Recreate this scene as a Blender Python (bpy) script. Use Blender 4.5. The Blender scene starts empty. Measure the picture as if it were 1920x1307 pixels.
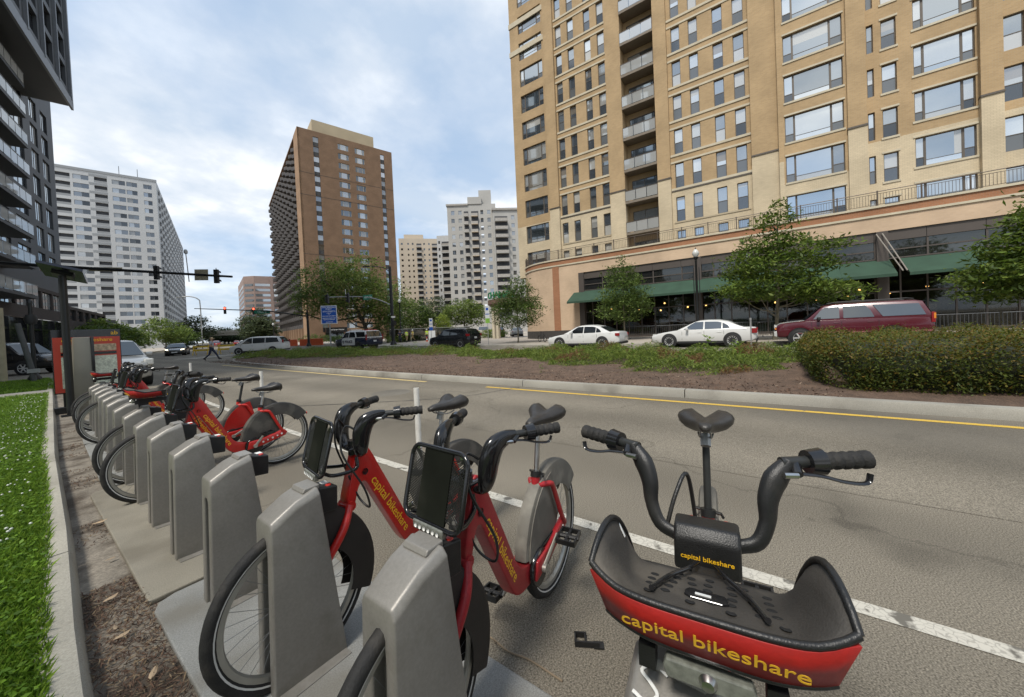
import bpy, bmesh, math, random
import numpy as np
from mathutils import Vector, Matrix
random.seed(7); RNG = np.random.default_rng(7)
SC = bpy.context.scene
COL = SC.collection
R = math.radians
# ------------------------------------------------------------------ camera
CAM_H = 1.45
YAW, PITCH, ROLL = math.atan2(940, 673), R(-1.03), R(2.55)
_fw = Vector((math.sin(YAW) * math.cos(PITCH), math.cos(YAW) * math.cos(PITCH), math.sin(PITCH)))
_rt = Vector((math.cos(YAW), -math.sin(YAW), 0))
_up = _rt.cross(_fw)
_R = math.cos(ROLL) * _rt - math.sin(ROLL) * _up
_U = math.sin(ROLL) * _rt + math.cos(ROLL) * _up
cam_d = bpy.data.cameras.new('camera')
cam_d.sensor_width = 36.0
cam_d.lens = 36.0 * 673 / 1920
cam_d.shift_y = -25.5 / 1920
cam_d.clip_start = 0.03
cam_d.clip_end = 4000
cam = bpy.data.objects.new('camera', cam_d)
cam.matrix_world = Matrix(((_R.x, _U.x, -_fw.x, 0), (_R.y, _U.y, -_fw.y, 0), (_R.z, _U.z, -_fw.z, CAM_H), (0, 0, 0, 1)))
COL.objects.link(cam)
SC.camera = cam
# ------------------------------------------------------------------ sky, sun, exposure
SUN_EL, SUN_AZ = R(57), R(264)          # azimuth clockwise from +Y: the light comes from the left
world = bpy.data.worlds.new('World'); SC.world = world; world.use_nodes = True
nt = world.node_tree; nt.nodes.clear()
N = nt.nodes.new; Lk = nt.links.new
w_out = N('ShaderNodeOutputWorld'); w_bg = N('ShaderNodeBackground'); Lk(w_bg.outputs[0], w_out.inputs[0])
w_bg.inputs[1].default_value = 0.10
sky = N('ShaderNodeTexSky'); sky.sky_type = 'NISHITA'; sky.sun_disc = False
sky.sun_elevation = SUN_EL; sky.sun_rotation = SUN_AZ; sky.air_density = 1.0; sky.dust_density = 2.0; sky.ozone_density = 1.5
tc = N('ShaderNodeTexCoord'); sep = N('ShaderNodeSeparateXYZ'); Lk(tc.outputs['Generated'], sep.inputs[0])
def wmath(op, a, b=None):
    n = N('ShaderNodeMath'); n.operation = op
    for i, v in enumerate((a, b)):
        if v is None: continue
        if isinstance(v, (int, float)): n.inputs[i].default_value = v
        else: Lk(v, n.inputs[i])
    return n.outputs[0]
zc = wmath('ADD', wmath('MAXIMUM', sep.outputs[2], 0.0), 0.22)
cmb = N('ShaderNodeCombineXYZ'); Lk(wmath('DIVIDE', sep.outputs[0], zc), cmb.inputs[0]); Lk(wmath('DIVIDE', sep.outputs[1], zc), cmb.inputs[1])
def wnoise(scale, detail, rough, off, dist=0.0):
    mp = N('ShaderNodeMapping'); mp.inputs['Location'].default_value = off; Lk(cmb.outputs[0], mp.inputs[0])
    n = N('ShaderNodeTexNoise'); n.inputs['Scale'].default_value = scale; n.inputs['Detail'].default_value = detail
    n.inputs['Roughness'].default_value = rough; n.inputs['Distortion'].default_value = dist; Lk(mp.outputs[0], n.inputs[0])
    return n.outputs[0]
def wramp(src, stops):
    r = N('ShaderNodeValToRGB'); e = r.color_ramp.elements
    e[0].position, e[0].color = stops[0][0], (*stops[0][1], 1); e[1].position, e[1].color = stops[-1][0], (*stops[-1][1], 1)
    for p_, c_ in stops[1:-1]:
        x = e.new(p_); x.color = (*c_, 1)
    Lk(src, r.inputs[0]); return r.outputs[0]
cover = wramp(wnoise(0.70, 8, 0.50, (6.4, 2.2, 0), 0.2), [(0.38, (0.18,) * 3), (0.50, (0.70,) * 3), (0.58, (1.0,) * 3)])
ccol = wramp(wnoise(2.1, 8, 0.55, (7.3, 4.2, 2)), [(0.36, (4.0, 4.7, 5.6)), (0.48, (5.4, 5.8, 6.3)), (0.60, (7.6, 7.7, 7.7))])
skyb = N('ShaderNodeMix'); skyb.data_type = 'RGBA'; skyb.blend_type = 'MIX'; skyb.inputs[0].default_value = 0.55
Lk(sky.outputs[0], skyb.inputs[6]); skyb.inputs[7].default_value = (2.7, 4.2, 6.2, 1)
wm = N('ShaderNodeMix'); wm.data_type = 'RGBA'; Lk(cover, wm.inputs[0]); Lk(skyb.outputs[2], wm.inputs[6]); Lk(ccol, wm.inputs[7])
Lk(wm.outputs[2], w_bg.inputs[0])
sun_d = bpy.data.lights.new('sun', 'SUN'); sun_d.energy = 2.3; sun_d.angle = R(11); sun_d.color = (1.0, 0.95, 0.87)
sun = bpy.data.objects.new('sun', sun_d)
_sd = Vector((math.sin(SUN_AZ) * math.cos(SUN_EL), math.cos(SUN_AZ) * math.cos(SUN_EL), math.sin(SUN_EL)))
sun.rotation_euler = _sd.to_track_quat('Z', 'Y').to_euler(); sun.location = (0, 0, 60)
COL.objects.link(sun)
vs = SC.view_settings; vs.view_transform = 'Standard'; vs.look = 'None'; vs.gamma = 1.0; vs.use_curve_mapping = False
vs.exposure = 0.68
SC.cycles.max_bounces = 6; SC.cycles.diffuse_bounces = 3; SC.cycles.glossy_bounces = 3; SC.cycles.transparent_max_bounces = 12
# ------------------------------------------------------------------ materials
MATS = {}
def new_mat(name):
    m = bpy.data.materials.new(name); m.use_nodes = True; MATS[name] = m
    return m, m.node_tree, m.node_tree.nodes['Principled BSDF']
def mat(name, col, rough=0.6, metal=0.0, var=0.12, scale=3.0, bump=0.0, bscale=60.0, spec=0.5, coat=0.0, coord='Object', var2=0.0, scale2=30.0, emit=None, dirt=None):
    """plain surface with procedural tone variation (two noise octaves), fine bump and optional dirt patches"""
    if name in MATS: return MATS[name]
    m, t, b = new_mat(name)
    b.inputs['Roughness'].default_value = rough; b.inputs['Metallic'].default_value = metal
    b.inputs['Specular IOR Level'].default_value = spec
    if coat: b.inputs['Coat Weight'].default_value = coat; b.inputs['Coat Roughness'].default_value = 0.06
    tcn = t.nodes.new('ShaderNodeTexCoord'); co = tcn.outputs[coord]
    def noise(s, d=4):
        n = t.nodes.new('ShaderNodeTexNoise'); n.inputs['Scale'].default_value = s; n.inputs['Detail'].default_value = d
        t.links.new(co, n.inputs[0]); return n.outputs[0]
    cur = None
    def vmul(src, lo, hi):
        mr = t.nodes.new('ShaderNodeMapRange'); mr.inputs[1].default_value = 0.28; mr.inputs[2].default_value = 0.72
        mr.inputs[3].default_value = lo; mr.inputs[4].default_value = hi; t.links.new(src, mr.inputs[0]); return mr.outputs[0]
    v = vmul(noise(scale, 6), 1 - var, 1 + var)
    if var2:
        mm = t.nodes.new('ShaderNodeMath'); mm.operation = 'MULTIPLY'; t.links.new(v, mm.inputs[0]); t.links.new(vmul(noise(scale2, 2), 1 - var2, 1 + var2), mm.inputs[1]); v = mm.outputs[0]
    sc_ = t.nodes.new('ShaderNodeVectorMath'); sc_.operation = 'SCALE'; sc_.inputs[0].default_value = col[:3]; t.links.new(v, sc_.inputs['Scale'])
    cur = sc_.outputs[0]
    if dirt:                                     # (colour, noise scale, threshold, amount)
        mx = t.nodes.new('ShaderNodeMix'); mx.data_type = 'RGBA'
        mr = t.nodes.new('ShaderNodeMapRange'); mr.inputs[1].default_value = dirt[2]; mr.inputs[2].default_value = dirt[2] + 0.14; mr.inputs[4].default_value = dirt[3]
        t.links.new(noise(dirt[1], 7), mr.inputs[0]); t.links.new(mr.outputs[0], mx.inputs[0]); t.links.new(cur, mx.inputs[6]); mx.inputs[7].default_value = (*dirt[0], 1)
        cur = mx.outputs[2]
    t.links.new(cur, b.inputs['Base Color'])
    if bump:
        bn = t.nodes.new('ShaderNodeBump'); bn.inputs['Strength'].default_value = bump; bn.inputs['Distance'].default_value = 0.01
        t.links.new(noise(bscale, 3), bn.inputs['Height']); t.links.new(bn.outputs[0], b.inputs['Normal'])
    if emit:
        b.inputs['Emission Color'].default_value = (*emit[0], 1); b.inputs['Emission Strength'].default_value = emit[1]
    return m
def brick_mat(name, c1, c2, mortar, row=0.085, width=0.24):
    m, t, b = new_mat(name)
    uv = t.nodes.new('ShaderNodeTexCoord'); br = t.nodes.new('ShaderNodeTexBrick')
    br.inputs['Color1'].default_value = (*c1, 1); br.inputs['Color2'].default_value = (*c2, 1); br.inputs['Mortar'].default_value = (*mortar, 1)
    br.inputs['Scale'].default_value = 1.0; br.inputs['Mortar Size'].default_value = 0.009; br.inputs['Brick Width'].default_value = width; br.inputs['Row Height'].default_value = row
    t.links.new(uv.outputs['UV'], br.inputs['Vector'])
    n = t.nodes.new('ShaderNodeTexNoise'); n.inputs['Scale'].default_value = 0.45; n.inputs['Detail'].default_value = 6; t.links.new(uv.outputs['UV'], n.inputs[0])
    mr = t.nodes.new('ShaderNodeMapRange'); mr.inputs[1].default_value = 0.3; mr.inputs[2].default_value = 0.7; mr.inputs[3].default_value = 0.86; mr.inputs[4].default_value = 1.12; t.links.new(n.outputs[0], mr.inputs[0])
    s = t.nodes.new('ShaderNodeVectorMath'); s.operation = 'SCALE'; t.links.new(br.outputs[0], s.inputs[0]); t.links.new(mr.outputs[0], s.inputs['Scale'])
    t.links.new(s.outputs[0], b.inputs['Base Color']); b.inputs['Roughness'].default_value = 0.85; b.inputs['Specular IOR Level'].default_value = 0.2
    return m
def glass_mat(name, dark=(0.03, 0.035, 0.04), refl=0.5, tint=(0.9, 0.95, 1.0), rough=0.03, var=0.5, curtain=None):
    """window glass: mirror-like coat over what shows behind it; each window differs a little"""
    m, t, b = new_mat(name); t.nodes.remove(b); out = t.nodes['Material Output']
    d = t.nodes.new('ShaderNodeBsdfDiffuse'); g = t.nodes.new('ShaderNodeBsdfGlossy'); g.inputs['Roughness'].default_value = rough; g.inputs['Color'].default_value = (*tint, 1)
    oi = t.nodes.new('ShaderNodeObjectInfo'); mr = t.nodes.new('ShaderNodeMapRange'); mr.inputs[3].default_value = max(0, refl - var * 0.3); mr.inputs[4].default_value = min(1, refl + var * 0.3)
    t.links.new(oi.outputs['Random'], mr.inputs[0])
    if curtain:
        mul = t.nodes.new('ShaderNodeMath'); mul.operation = 'MULTIPLY'; mul.inputs[1].default_value = 37.0; t.links.new(oi.outputs['Random'], mul.inputs[0])
        fr = t.nodes.new('ShaderNodeMath'); fr.operation = 'FRACT'; t.links.new(mul.outputs[0], fr.inputs[0])
        gt = t.nodes.new('ShaderNodeMath'); gt.operation = 'GREATER_THAN'; gt.inputs[1].default_value = curtain[1]; t.links.new(fr.outputs[0], gt.inputs[0])
        mx = t.nodes.new('ShaderNodeMix'); mx.data_type = 'RGBA'; t.links.new(gt.outputs[0], mx.inputs[0]); mx.inputs[6].default_value = (*dark, 1); mx.inputs[7].default_value = (*curtain[0], 1)
        t.links.new(mx.outputs[2], d.inputs[0])
    else: d.inputs[0].default_value = (*dark, 1)
    ms = t.nodes.new('ShaderNodeMixShader'); t.links.new(mr.outputs[0], ms.inputs[0]); t.links.new(d.outputs[0], ms.inputs[1]); t.links.new(g.outputs[0], ms.inputs[2]); t.links.new(ms.outputs[0], out.inputs[0])
    return m
def clear_glass(name, refl=0.2, tint=(0.8, 0.85, 0.85)):
    m, t, b = new_mat(name); t.nodes.remove(b); out = t.nodes['Material Output']
    d = t.nodes.new('ShaderNodeBsdfTransparent'); d.inputs[0].default_value = (*tint, 1)
    g = t.nodes.new('ShaderNodeBsdfGlossy'); g.inputs['Roughness'].default_value = 0.03
    ms = t.nodes.new('ShaderNodeMixShader'); ms.inputs[0].default_value = refl
    t.links.new(d.outputs[0], ms.inputs[1]); t.links.new(g.outputs[0], ms.inputs[2]); t.links.new(ms.outputs[0], out.inputs[0]); return m
def leaf_mat(name, col, var=0.35):
    m, t, b = new_mat(name); t.nodes.remove(b); out = t.nodes['Material Output']
    geo = t.nodes.new('ShaderNodeNewGeometry'); mr = t.nodes.new('ShaderNodeMapRange'); mr.inputs[3].default_value = 1 - var; mr.inputs[4].default_value = 1 + var
    t.links.new(geo.outputs['Random Per Island'], mr.inputs[0])
    s = t.nodes.new('ShaderNodeVectorMath'); s.operation = 'SCALE'; s.inputs[0].default_value = col; t.links.new(mr.outputs[0], s.inputs['Scale'])
    d = t.nodes.new('ShaderNodeBsdfPrincipled'); d.inputs['Roughness'].default_value = 0.55; d.inputs['Specular IOR Level'].default_value = 0.3
    tr = t.nodes.new('ShaderNodeBsdfTranslucent'); ms = t.nodes.new('ShaderNodeMixShader'); ms.inputs[0].default_value = 0.42
    t.links.new(s.outputs[0], d.inputs['Base Color']); t.links.new(s.outputs[0], tr.inputs[0])
    t.links.new(d.outputs[0], ms.inputs[1]); t.links.new(tr.outputs[0], ms.inputs[2]); t.links.new(ms.outputs[0], out.inputs[0]); return m
# ------------------------------------------------------------------ objects
def link(o, parent=None):
    COL.objects.link(o)
    if parent is not None: o.parent = parent
    return o
def tag(o, label=None, cat=None, group=None, kind=None):
    if label: o['label'] = label
    if cat: o['category'] = cat
    if group: o['group'] = group
    if kind: o['kind'] = kind
    return o
def thing(name, label, cat, loc=(0, 0, 0), rz=0.0, group=None):
    o = bpy.data.objects.new(name, None); o.empty_display_size = 0.2; o.location = loc; o.rotation_euler = (0, 0, rz)
    return tag(link(o), label, cat, group)
def inst(name, mesh, parent=None, loc=(0, 0, 0), rot=(0, 0, 0), scale=(1, 1, 1)):
    o = bpy.data.objects.new(name, mesh); o.location = loc; o.rotation_euler = rot; o.scale = scale
    return link(o, parent)
def copy_tree(o, parent=None):
    c = o.copy(); link(c, parent)
    for ch in list(o.children): copy_tree(ch, c)
    return c
class MB:
    """collects boxes, tubes, prisms ... and builds ONE mesh"""
    def __init__(s): s.v = []; s.f = []; s.uv = {}
    def add(s, vs_, fs): 
        o = len(s.v); s.v += [tuple(x) for x in vs_]; s.f += [tuple(i + o for i in f) for f in fs]; return s
    def box(s, x0, y0, z0, x1, y1, z1):
        return s.add([(x0, y0, z0), (x1, y0, z0), (x1, y1, z0), (x0, y1, z0), (x0, y0, z1), (x1, y0, z1), (x1, y1, z1), (x0, y1, z1)],
                     [(0, 3, 2, 1), (4, 5, 6, 7), (0, 1, 5, 4), (1, 2, 6, 5), (2, 3, 7, 6), (3, 0, 4, 7)])
    def cbox(s, c, d): return s.box(c[0] - d[0] / 2, c[1] - d[1] / 2, c[2] - d[2] / 2, c[0] + d[0] / 2, c[1] + d[1] / 2, c[2] + d[2] / 2)
    def quad(s, a, b, c, d): return s.add([a, b, c, d], [(0, 1, 2, 3)])
    def prism(s, poly, axis, a, b):
        """extrude a 2-D polygon: axis 'y' takes (x,z), 'x' takes (y,z), 'z' takes (x,y)"""
        n = len(poly); f = {'y': lambda p, t: (p[0], t, p[1]), 'x': lambda p, t: (t, p[0], p[1]), 'z': lambda p, t: (p[0], p[1], t)}[axis]
        return s.add([f(p, a) for p in poly] + [f(p, b) for p in poly], [tuple(range(n))[::-1], tuple(range(n, 2 * n))] + [(i, (i + 1) % n, n + (i + 1) % n, n + i) for i in range(n)])
    def tube(s, pts, rad, n=8, cap=True, flat=None):
        """tube through points; rad is a number or list; flat=(a,b) scales the two cross axes"""
        P = [Vector(p) for p in pts]; m = len(P); rr = rad if isinstance(rad, (list, tuple)) else [rad] * m
        T = [(P[min(i + 1, m - 1)] - P[max(i - 1, 0)]).normalized() for i in range(m)]
        u = T[0].orthogonal().normalized()
        if abs(T[0].z) < 0.95: u = Vector((0, 0, 1)); u = (u - T[0] * u.dot(T[0])).normalized()
        vs_ = []
        for i in range(m):
            u = (u - T[i] * u.dot(T[i])).normalized(); w = T[i].cross(u)
            fa, fb = flat if flat else (1, 1)
            for k in range(n):
                a = 2 * math.pi * (k + 0.5) / n; vs_.append(P[i] + u * (math.cos(a) * rr[i] * fa) + w * (math.sin(a) * rr[i] * fb))
        fs = [(i * n + k, i * n + (k + 1) % n, (i + 1) * n + (k + 1) % n, (i + 1) * n + k) for i in range(m - 1) for k in range(n)]
        if cap: fs += [tuple(range(n))[::-1], tuple(range((m - 1) * n, m * n))]
        return s.add(vs_, fs)
    def lathe(s, prof, c=(0, 0, 0), axis='z', n=24, a0=0.0, a1=2 * math.pi):
        """revolve (radius, height) profile about an axis through c; partial sweeps from a0 to a1"""
        full = abs(a1 - a0 - 2 * math.pi) < 1e-6; m = len(prof); k = n if full else n + 1; vs_ = []
        for i in range(k):
            a = a0 + (a1 - a0) * i / n; ca, sa = math.cos(a), math.sin(a)
            for r_, h in prof:
                if axis == 'z': q_ = (r_ * ca, r_ * sa, h)
                elif axis == 'y': q_ = (r_ * ca, h, r_ * sa)
                else: q_ = (h, r_ * ca, r_ * sa)
                vs_.append((c[0] + q_[0], c[1] + q_[1], c[2] + q_[2]))
        return s.add(vs_, [(i * m + j, i * m + j + 1, ((i + 1) % k) * m + j + 1, ((i + 1) % k) * m + j) for i in range(n) for j in range(m - 1)])
    def loft(s, rings, cap=True, closed=True):
        n = len(rings[0]); m = len(rings); vs_ = [p for r_ in rings for p in r_]; kk = n if closed else n - 1
        fs = [(i * n + k, i * n + (k + 1) % n, (i + 1) * n + (k + 1) % n, (i + 1) * n + k) for i in range(m - 1) for k in range(kk)]
        if cap: fs += [tuple(range(n))[::-1], tuple(range((m - 1) * n, m * n))]
        return s.add(vs_, fs)
    def mesh(s, name, m=None, smooth=None, bevel=0.0, seg=2, fix=True, uvdir=None):
        me = bpy.data.meshes.new(name); me.from_pydata(s.v, [], s.f)
        if fix or bevel:
            bm = bmesh.new(); bm.from_mesh(me)
            if bevel:
                bmesh.ops.remove_doubles(bm, verts=bm.verts, dist=1e-5)
                es = [e for e in bm.edges if len(e.link_faces) == 2 and e.calc_face_angle(0) > 0.5]
                bmesh.ops.bevel(bm, geom=es, offset=bevel, segments=seg, profile=0.5, affect='EDGES', clamp_overlap=True)
            bmesh.ops.recalc_face_normals(bm, faces=bm.faces); bm.to_mesh(me); bm.free()
        if uvdir is not None:
            ul = me.uv_layers.new(name='UVMap'); co = np.empty(len(me.vertices) * 3); me.vertices.foreach_get('co', co); co = co.reshape(-1, 3)
            li = np.empty(len(me.loops), dtype=np.int32); me.loops.foreach_get('vertex_index', li)
            d_ = np.array(uvdir); U_ = co @ np.array([d_[0] + 0.37 * d_[1], d_[1] - 0.37 * d_[0], 0]); 
            ul.data.foreach_set('uv', np.stack([U_[li], co[li, 2]], 1).astype(np.float32).ravel())
        if smooth is not None:
            me.shade_smooth()
            try: me.set_sharp_from_angle(angle=R(smooth))
            except Exception: pass
        if m is not None: me.materials.append(m)
        return me
    def build(s, name, m, parent=None, loc=(0, 0, 0), rot=(0, 0, 0), **k):
        return inst(name, s.mesh(name, m, **k), parent, loc, rot)
def np_mesh(name, polys, mats, midx=None, k=4):
    """fast mesh of separate k-gons: polys (n,k,3)"""
    n = len(polys); me = bpy.data.meshes.new(name); me.vertices.add(n * k); me.loops.add(n * k); me.polygons.add(n)
    me.vertices.foreach_set('co', np.asarray(polys, dtype=np.float32).ravel()); me.loops.foreach_set('vertex_index', np.arange(n * k, dtype=np.int32))
    me.polygons.foreach_set('loop_start', np.arange(0, n * k, k, dtype=np.int32))
    for m_ in mats: me.materials.append(m_)
    if midx is not None: me.polygons.foreach_set('material_index', np.asarray(midx, dtype=np.int32))
    me.update(calc_edges=True); return me
_fontcache = {}
def text_mesh(txt, size, m, extrude=0.0002, align='CENTER', bold=0.0, shear=0.0):
    """flat print as a mesh in the XY plane"""
    key = (txt, size, m.name, align, bold, shear)
    if key in _fontcache: return _fontcache[key]
    cu = bpy.data.curves.new('lettering', 'FONT'); cu.body = txt; cu.size = size; cu.extrude = extrude; cu.align_x = align; cu.align_y = 'CENTER'; cu.offset = bold; cu.shear = shear; cu.resolution_u = 4
    o = bpy.data.objects.new('lettering_tmp', cu); COL.objects.link(o); bpy.context.view_layer.update()
    me = bpy.data.meshes.new_from_object(o.evaluated_get(bpy.context.evaluated_depsgraph_get())); bpy.data.objects.remove(o); bpy.data.curves.remove(cu)
    me.name = 'lettering'; me.materials.clear(); me.materials.append(m); _fontcache[key] = me; return me
def frame_matrix(o, x, y, loc):
    """orient o so that its local X/Y run along the given vectors"""
    x = Vector(x).normalized(); y = Vector(y); y = (y - x * y.dot(x)).normalized(); z = x.cross(y)
    o.matrix_local = Matrix(((x.x, y.x, z.x, loc[0]), (x.y, y.y, z.y, loc[1]), (x.z, y.z, z.z, loc[2]), (0, 0, 0, 1))); return o
def bez(pts, n=8):
    """Catmull-Rom through points"""
    P = [Vector(p) for p in pts]; P = [P[0] * 2 - P[1]] + P + [P[-1] * 2 - P[-2]]; out = []
    for i in range(1, len(P) - 2):
        for k in range(n):
            t = k / n; a, b, c, d = P[i - 1:i + 3]
            out.append(0.5 * ((2 * b) + (c - a) * t + (2 * a - 5 * b + 4 * c - d) * t * t + (3 * b - a - 3 * c + d) * t ** 3))
    out.append(P[-2]); return out
# shared materials
asphalt_m = mat('asphalt', (0.188, 0.167, 0.132), 0.9, var=0.16, scale=0.35, bump=0.8, bscale=170, var2=0.62, scale2=135, spec=0.2, dirt=((0.115, 0.105, 0.088), 0.22, 0.54, 0.6))
asphalt_far_m = mat('asphalt_far', (0.135, 0.128, 0.115), 0.85, var=0.18, scale=0.2, var2=0.2, scale2=60, spec=0.3)
concrete_m = mat('concrete', (0.34, 0.32, 0.27), 0.85, var=0.16, scale=1.2, bump=0.35, bscale=120, var2=0.16, scale2=130, spec=0.3, dirt=((0.16, 0.14, 0.11), 1.1, 0.56, 0.55))
paving_m = mat('paving', (0.36, 0.32, 0.27), 0.85, var=0.12, scale=0.6, var2=0.12, scale2=20, spec=0.3)
black_m = mat('black_plastic', (0.012, 0.012, 0.012), 0.42, var=0.3, scale=12, bump=0.15, bscale=300, dirt=((0.05, 0.045, 0.038), 9, 0.55, 0.35))
gloss_black_m = mat('gloss_black', (0.012, 0.012, 0.013), 0.16, var=0.2, scale=10, spec=0.6, dirt=((0.06, 0.055, 0.05), 7, 0.57, 0.3))
rubber_m = mat('rubber', (0.017, 0.016, 0.015), 0.75, var=0.3, scale=25, bump=0.3, bscale=140, dirt=((0.06, 0.052, 0.042), 12, 0.52, 0.4))
chrome_m = mat('chrome', (0.55, 0.54, 0.52), 0.28, metal=1.0, var=0.15, scale=20)
steel_m = mat('dull_steel', (0.32, 0.32, 0.31), 0.5, metal=0.7, var=0.15, scale=15)
red_m = mat('bike_red', (0.50, 0.014, 0.010), 0.34, var=0.14, scale=6, var2=0.10, scale2=120, spec=0.5, coat=0.4, dirt=((0.33, 0.03, 0.02), 14, 0.6, 0.4))
red2_m = mat('bike_red_dusty', (0.34, 0.017, 0.022), 0.48, var=0.18, scale=6, var2=0.14, scale2=120, spec=0.4, coat=0.15, dirt=((0.30, 0.05, 0.04), 10, 0.54, 0.5))
yellow_m = mat('letter_yellow', (0.88, 0.50, 0.02), 0.5, var=0.08, scale=30)
white_m = mat('white_print', (0.75, 0.75, 0.72), 0.6, var=0.06, scale=20)
dark_metal_m = mat('dark_metal', (0.025, 0.026, 0.025), 0.45, metal=0.2, var=0.2, scale=6)

def road_detail(m):
    t = m.node_tree; b = t.nodes['Principled BSDF']; src = b.inputs['Base Color'].links[0].from_socket
    tcn = t.nodes.new('ShaderNodeTexCoord'); nz = t.nodes.new('ShaderNodeTexNoise'); nz.inputs['Scale'].default_value = 1.3; nz.inputs['Detail'].default_value = 8; t.links.new(tcn.outputs['Object'], nz.inputs[0])
    sc2 = t.nodes.new('ShaderNodeVectorMath'); sc2.operation = 'SCALE'; sc2.inputs['Scale'].default_value = 0.9; t.links.new(nz.outputs['Color'], sc2.inputs[0])
    ad = t.nodes.new('ShaderNodeVectorMath'); ad.operation = 'ADD'; t.links.new(tcn.outputs['Object'], ad.inputs[0]); t.links.new(sc2.outputs[0], ad.inputs[1])
    vo = t.nodes.new('ShaderNodeTexVoronoi'); vo.feature = 'DISTANCE_TO_EDGE'; vo.inputs['Scale'].default_value = 0.16; t.links.new(ad.outputs[0], vo.inputs[0])
    mr = t.nodes.new('ShaderNodeMapRange'); mr.inputs[1].default_value = 0.0010; mr.inputs[2].default_value = 0.0028; mr.inputs[3].default_value = 0.8; mr.inputs[4].default_value = 1.0; t.links.new(vo.outputs[0], mr.inputs[0])
    st = t.nodes.new('ShaderNodeTexNoise'); st.inputs['Scale'].default_value = 0.9; st.inputs['Detail'].default_value = 5; t.links.new(tcn.outputs['Object'], st.inputs[0])
    m2 = t.nodes.new('ShaderNodeMapRange'); m2.inputs[1].default_value = 0.60; m2.inputs[2].default_value = 0.72; m2.inputs[3].default_value = 1.0; m2.inputs[4].default_value = 0.72; t.links.new(st.outputs[0], m2.inputs[0])
    wv = t.nodes.new('ShaderNodeTexWave'); wv.bands_direction = 'X'; wv.inputs['Scale'].default_value = 0.18; wv.inputs['Distortion'].default_value = 1.2; wv.inputs['Detail'].default_value = 2; t.links.new(tcn.outputs['Object'], wv.inputs[0])
    m3 = t.nodes.new('ShaderNodeMapRange'); m3.inputs[3].default_value = 0.88; m3.inputs[4].default_value = 1.12; t.links.new(wv.outputs[1], m3.inputs[0])
    cur = None
    for x in (mr, m2, m3):
        if cur is None: cur = x.outputs[0]
        else:
            mu = t.nodes.new('ShaderNodeMath'); mu.operation = 'MULTIPLY'; t.links.new(cur, mu.inputs[0]); t.links.new(x.outputs[0], mu.inputs[1]); cur = mu.outputs[0]
    v = t.nodes.new('ShaderNodeVectorMath'); v.operation = 'SCALE'; t.links.new(src, v.inputs[0]); t.links.new(cur, v.inputs['Scale']); t.links.new(v.outputs[0], b.inputs['Base Color'])
road_detail(asphalt_m)
# ================================================================== GROUND
def poly_strip(name, left, right, z, m, label=None, thick=0.0):
    """sheet between two polylines of equal length"""
    b = MB(); n = len(left)
    b.add([(x, y, z) for x, y in left] + [(x, y, z) for x, y in right], [(i, i + 1, n + i + 1, n + i) for i in range(n - 1)])
    o = b.build(name, m); return tag(o, kind='structure')
gb = MB(); gb.box(-900, -900, -0.6, 900, 1400, 0.0)
tag(gb.build('road', asphalt_m), kind='structure')
YS = [-14, -6, -2, 0, 2, 4, 6, 8, 10, 12, 14, 17, 20, 24, 28]
kx = lambda y: float(np.interp(y, [-6, 2.4, 4.2, 7.4, 10.85, 19.6, 28], [.09, .13, .205, .29, .43, .78, 1.15]))   # kerb face (road side) bends away slowly
wx = lambda y: 2.38 + (0.0026 * max(y, 0) ** 2)                                         # white lane line
# left verge: lawn soil under the blades
lawn_m = mat('lawn_soil', (0.075, 0.115, 0.022), 0.9, var=0.3, scale=2.5, var2=0.4, scale2=60, bump=0.6, bscale=80)
vb = MB(); ys = [-8, 0, 2, 4, 6, 8, 10, 12, 14, 16, 17.6]
vb.add([(-14, y, 0.115) for y in ys] + [(kx(y) - 0.13, y, 0.115) for y in ys], [(i, len(ys) + i, len(ys) + i + 1, i + 1) for i in range(len(ys) - 1)])
tag(vb.build('lawn', lawn_m), kind='structure')
vb = MB(); vb.add([(-14, 19.3, 0.115), (kx(19) - 0.3, 19.3, 0.115), (1.2, 24, 0.115), (1.0, 27.5, 0.115), (-14, 27.5, 0.115)], [(0, 1, 2, 3, 4)])
tag(vb.build('lawn', lawn_m), kind='structure')
# concrete path that crosses the verge and far kerb
pb = MB(); pb.add([(-8, 17.62, 0.119), (kx(17.6) - 0.02, 17.62, 0.119), (kx(19.3) - 0.02, 19.28, 0.119), (-1.2, 19.28, 0.119), (-8, 19.28, 0.119)], [(0, 1, 2, 3, 4)])
tag(pb.build('path', concrete_m), kind='structure')
# verge kerb in separate cast lengths
kerb_root = thing('kerb', 'low concrete kerb between the clover lawn and the bike docks', 'kerb')
segs = [(-6, -2.4), (-2.4, 0.6), (0.6, 3.75), (3.75, 6.9), (6.9, 10), (10, 13.1), (13.1, 16.2), (16.2, 19.3), (19.3, 23.5)]
for a, c in segs:
    b = MB(); rings = []
    for i in range(7):
        y = a + 0.006 + (c - a - 0.012) * i / 6; x = kx(y); w = 0.135
        rings.append([(x - w, y, -0.1), (x + 0.012, y, -0.1), (x + 0.012, y, 0.0), (x - 0.008, y, 0.105), (x - 0.022, y, 0.127), (x - w + 0.02, y, 0.131), (x - w, y, 0.118)])
    b.loft(rings); b.build('kerb_stone', concrete_m, kerb_root, smooth=40)
# gutter strip of old concrete between kerb and plates
gut_m = mat('gutter', (0.20, 0.175, 0.14), 0.9, var=0.25, scale=2.2, bump=0.7, bscale=70, var2=0.25, scale2=50, dirt=((0.055, 0.04, 0.027), 2.6, 0.47, 0.9))
b = MB(); yy = [-3 + 0.5 * i for i in range(46)]
b.add([(kx(y) + 0.005, y, 0.004) for y in yy] + [(kx(y) + 0.36, y, 0.004) for y in yy], [(i, len(yy) + i, len(yy) + i + 1, i + 1) for i in range(len(yy) - 1)])
tag(b.build('gutter', gut_m), kind='structure')
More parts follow.
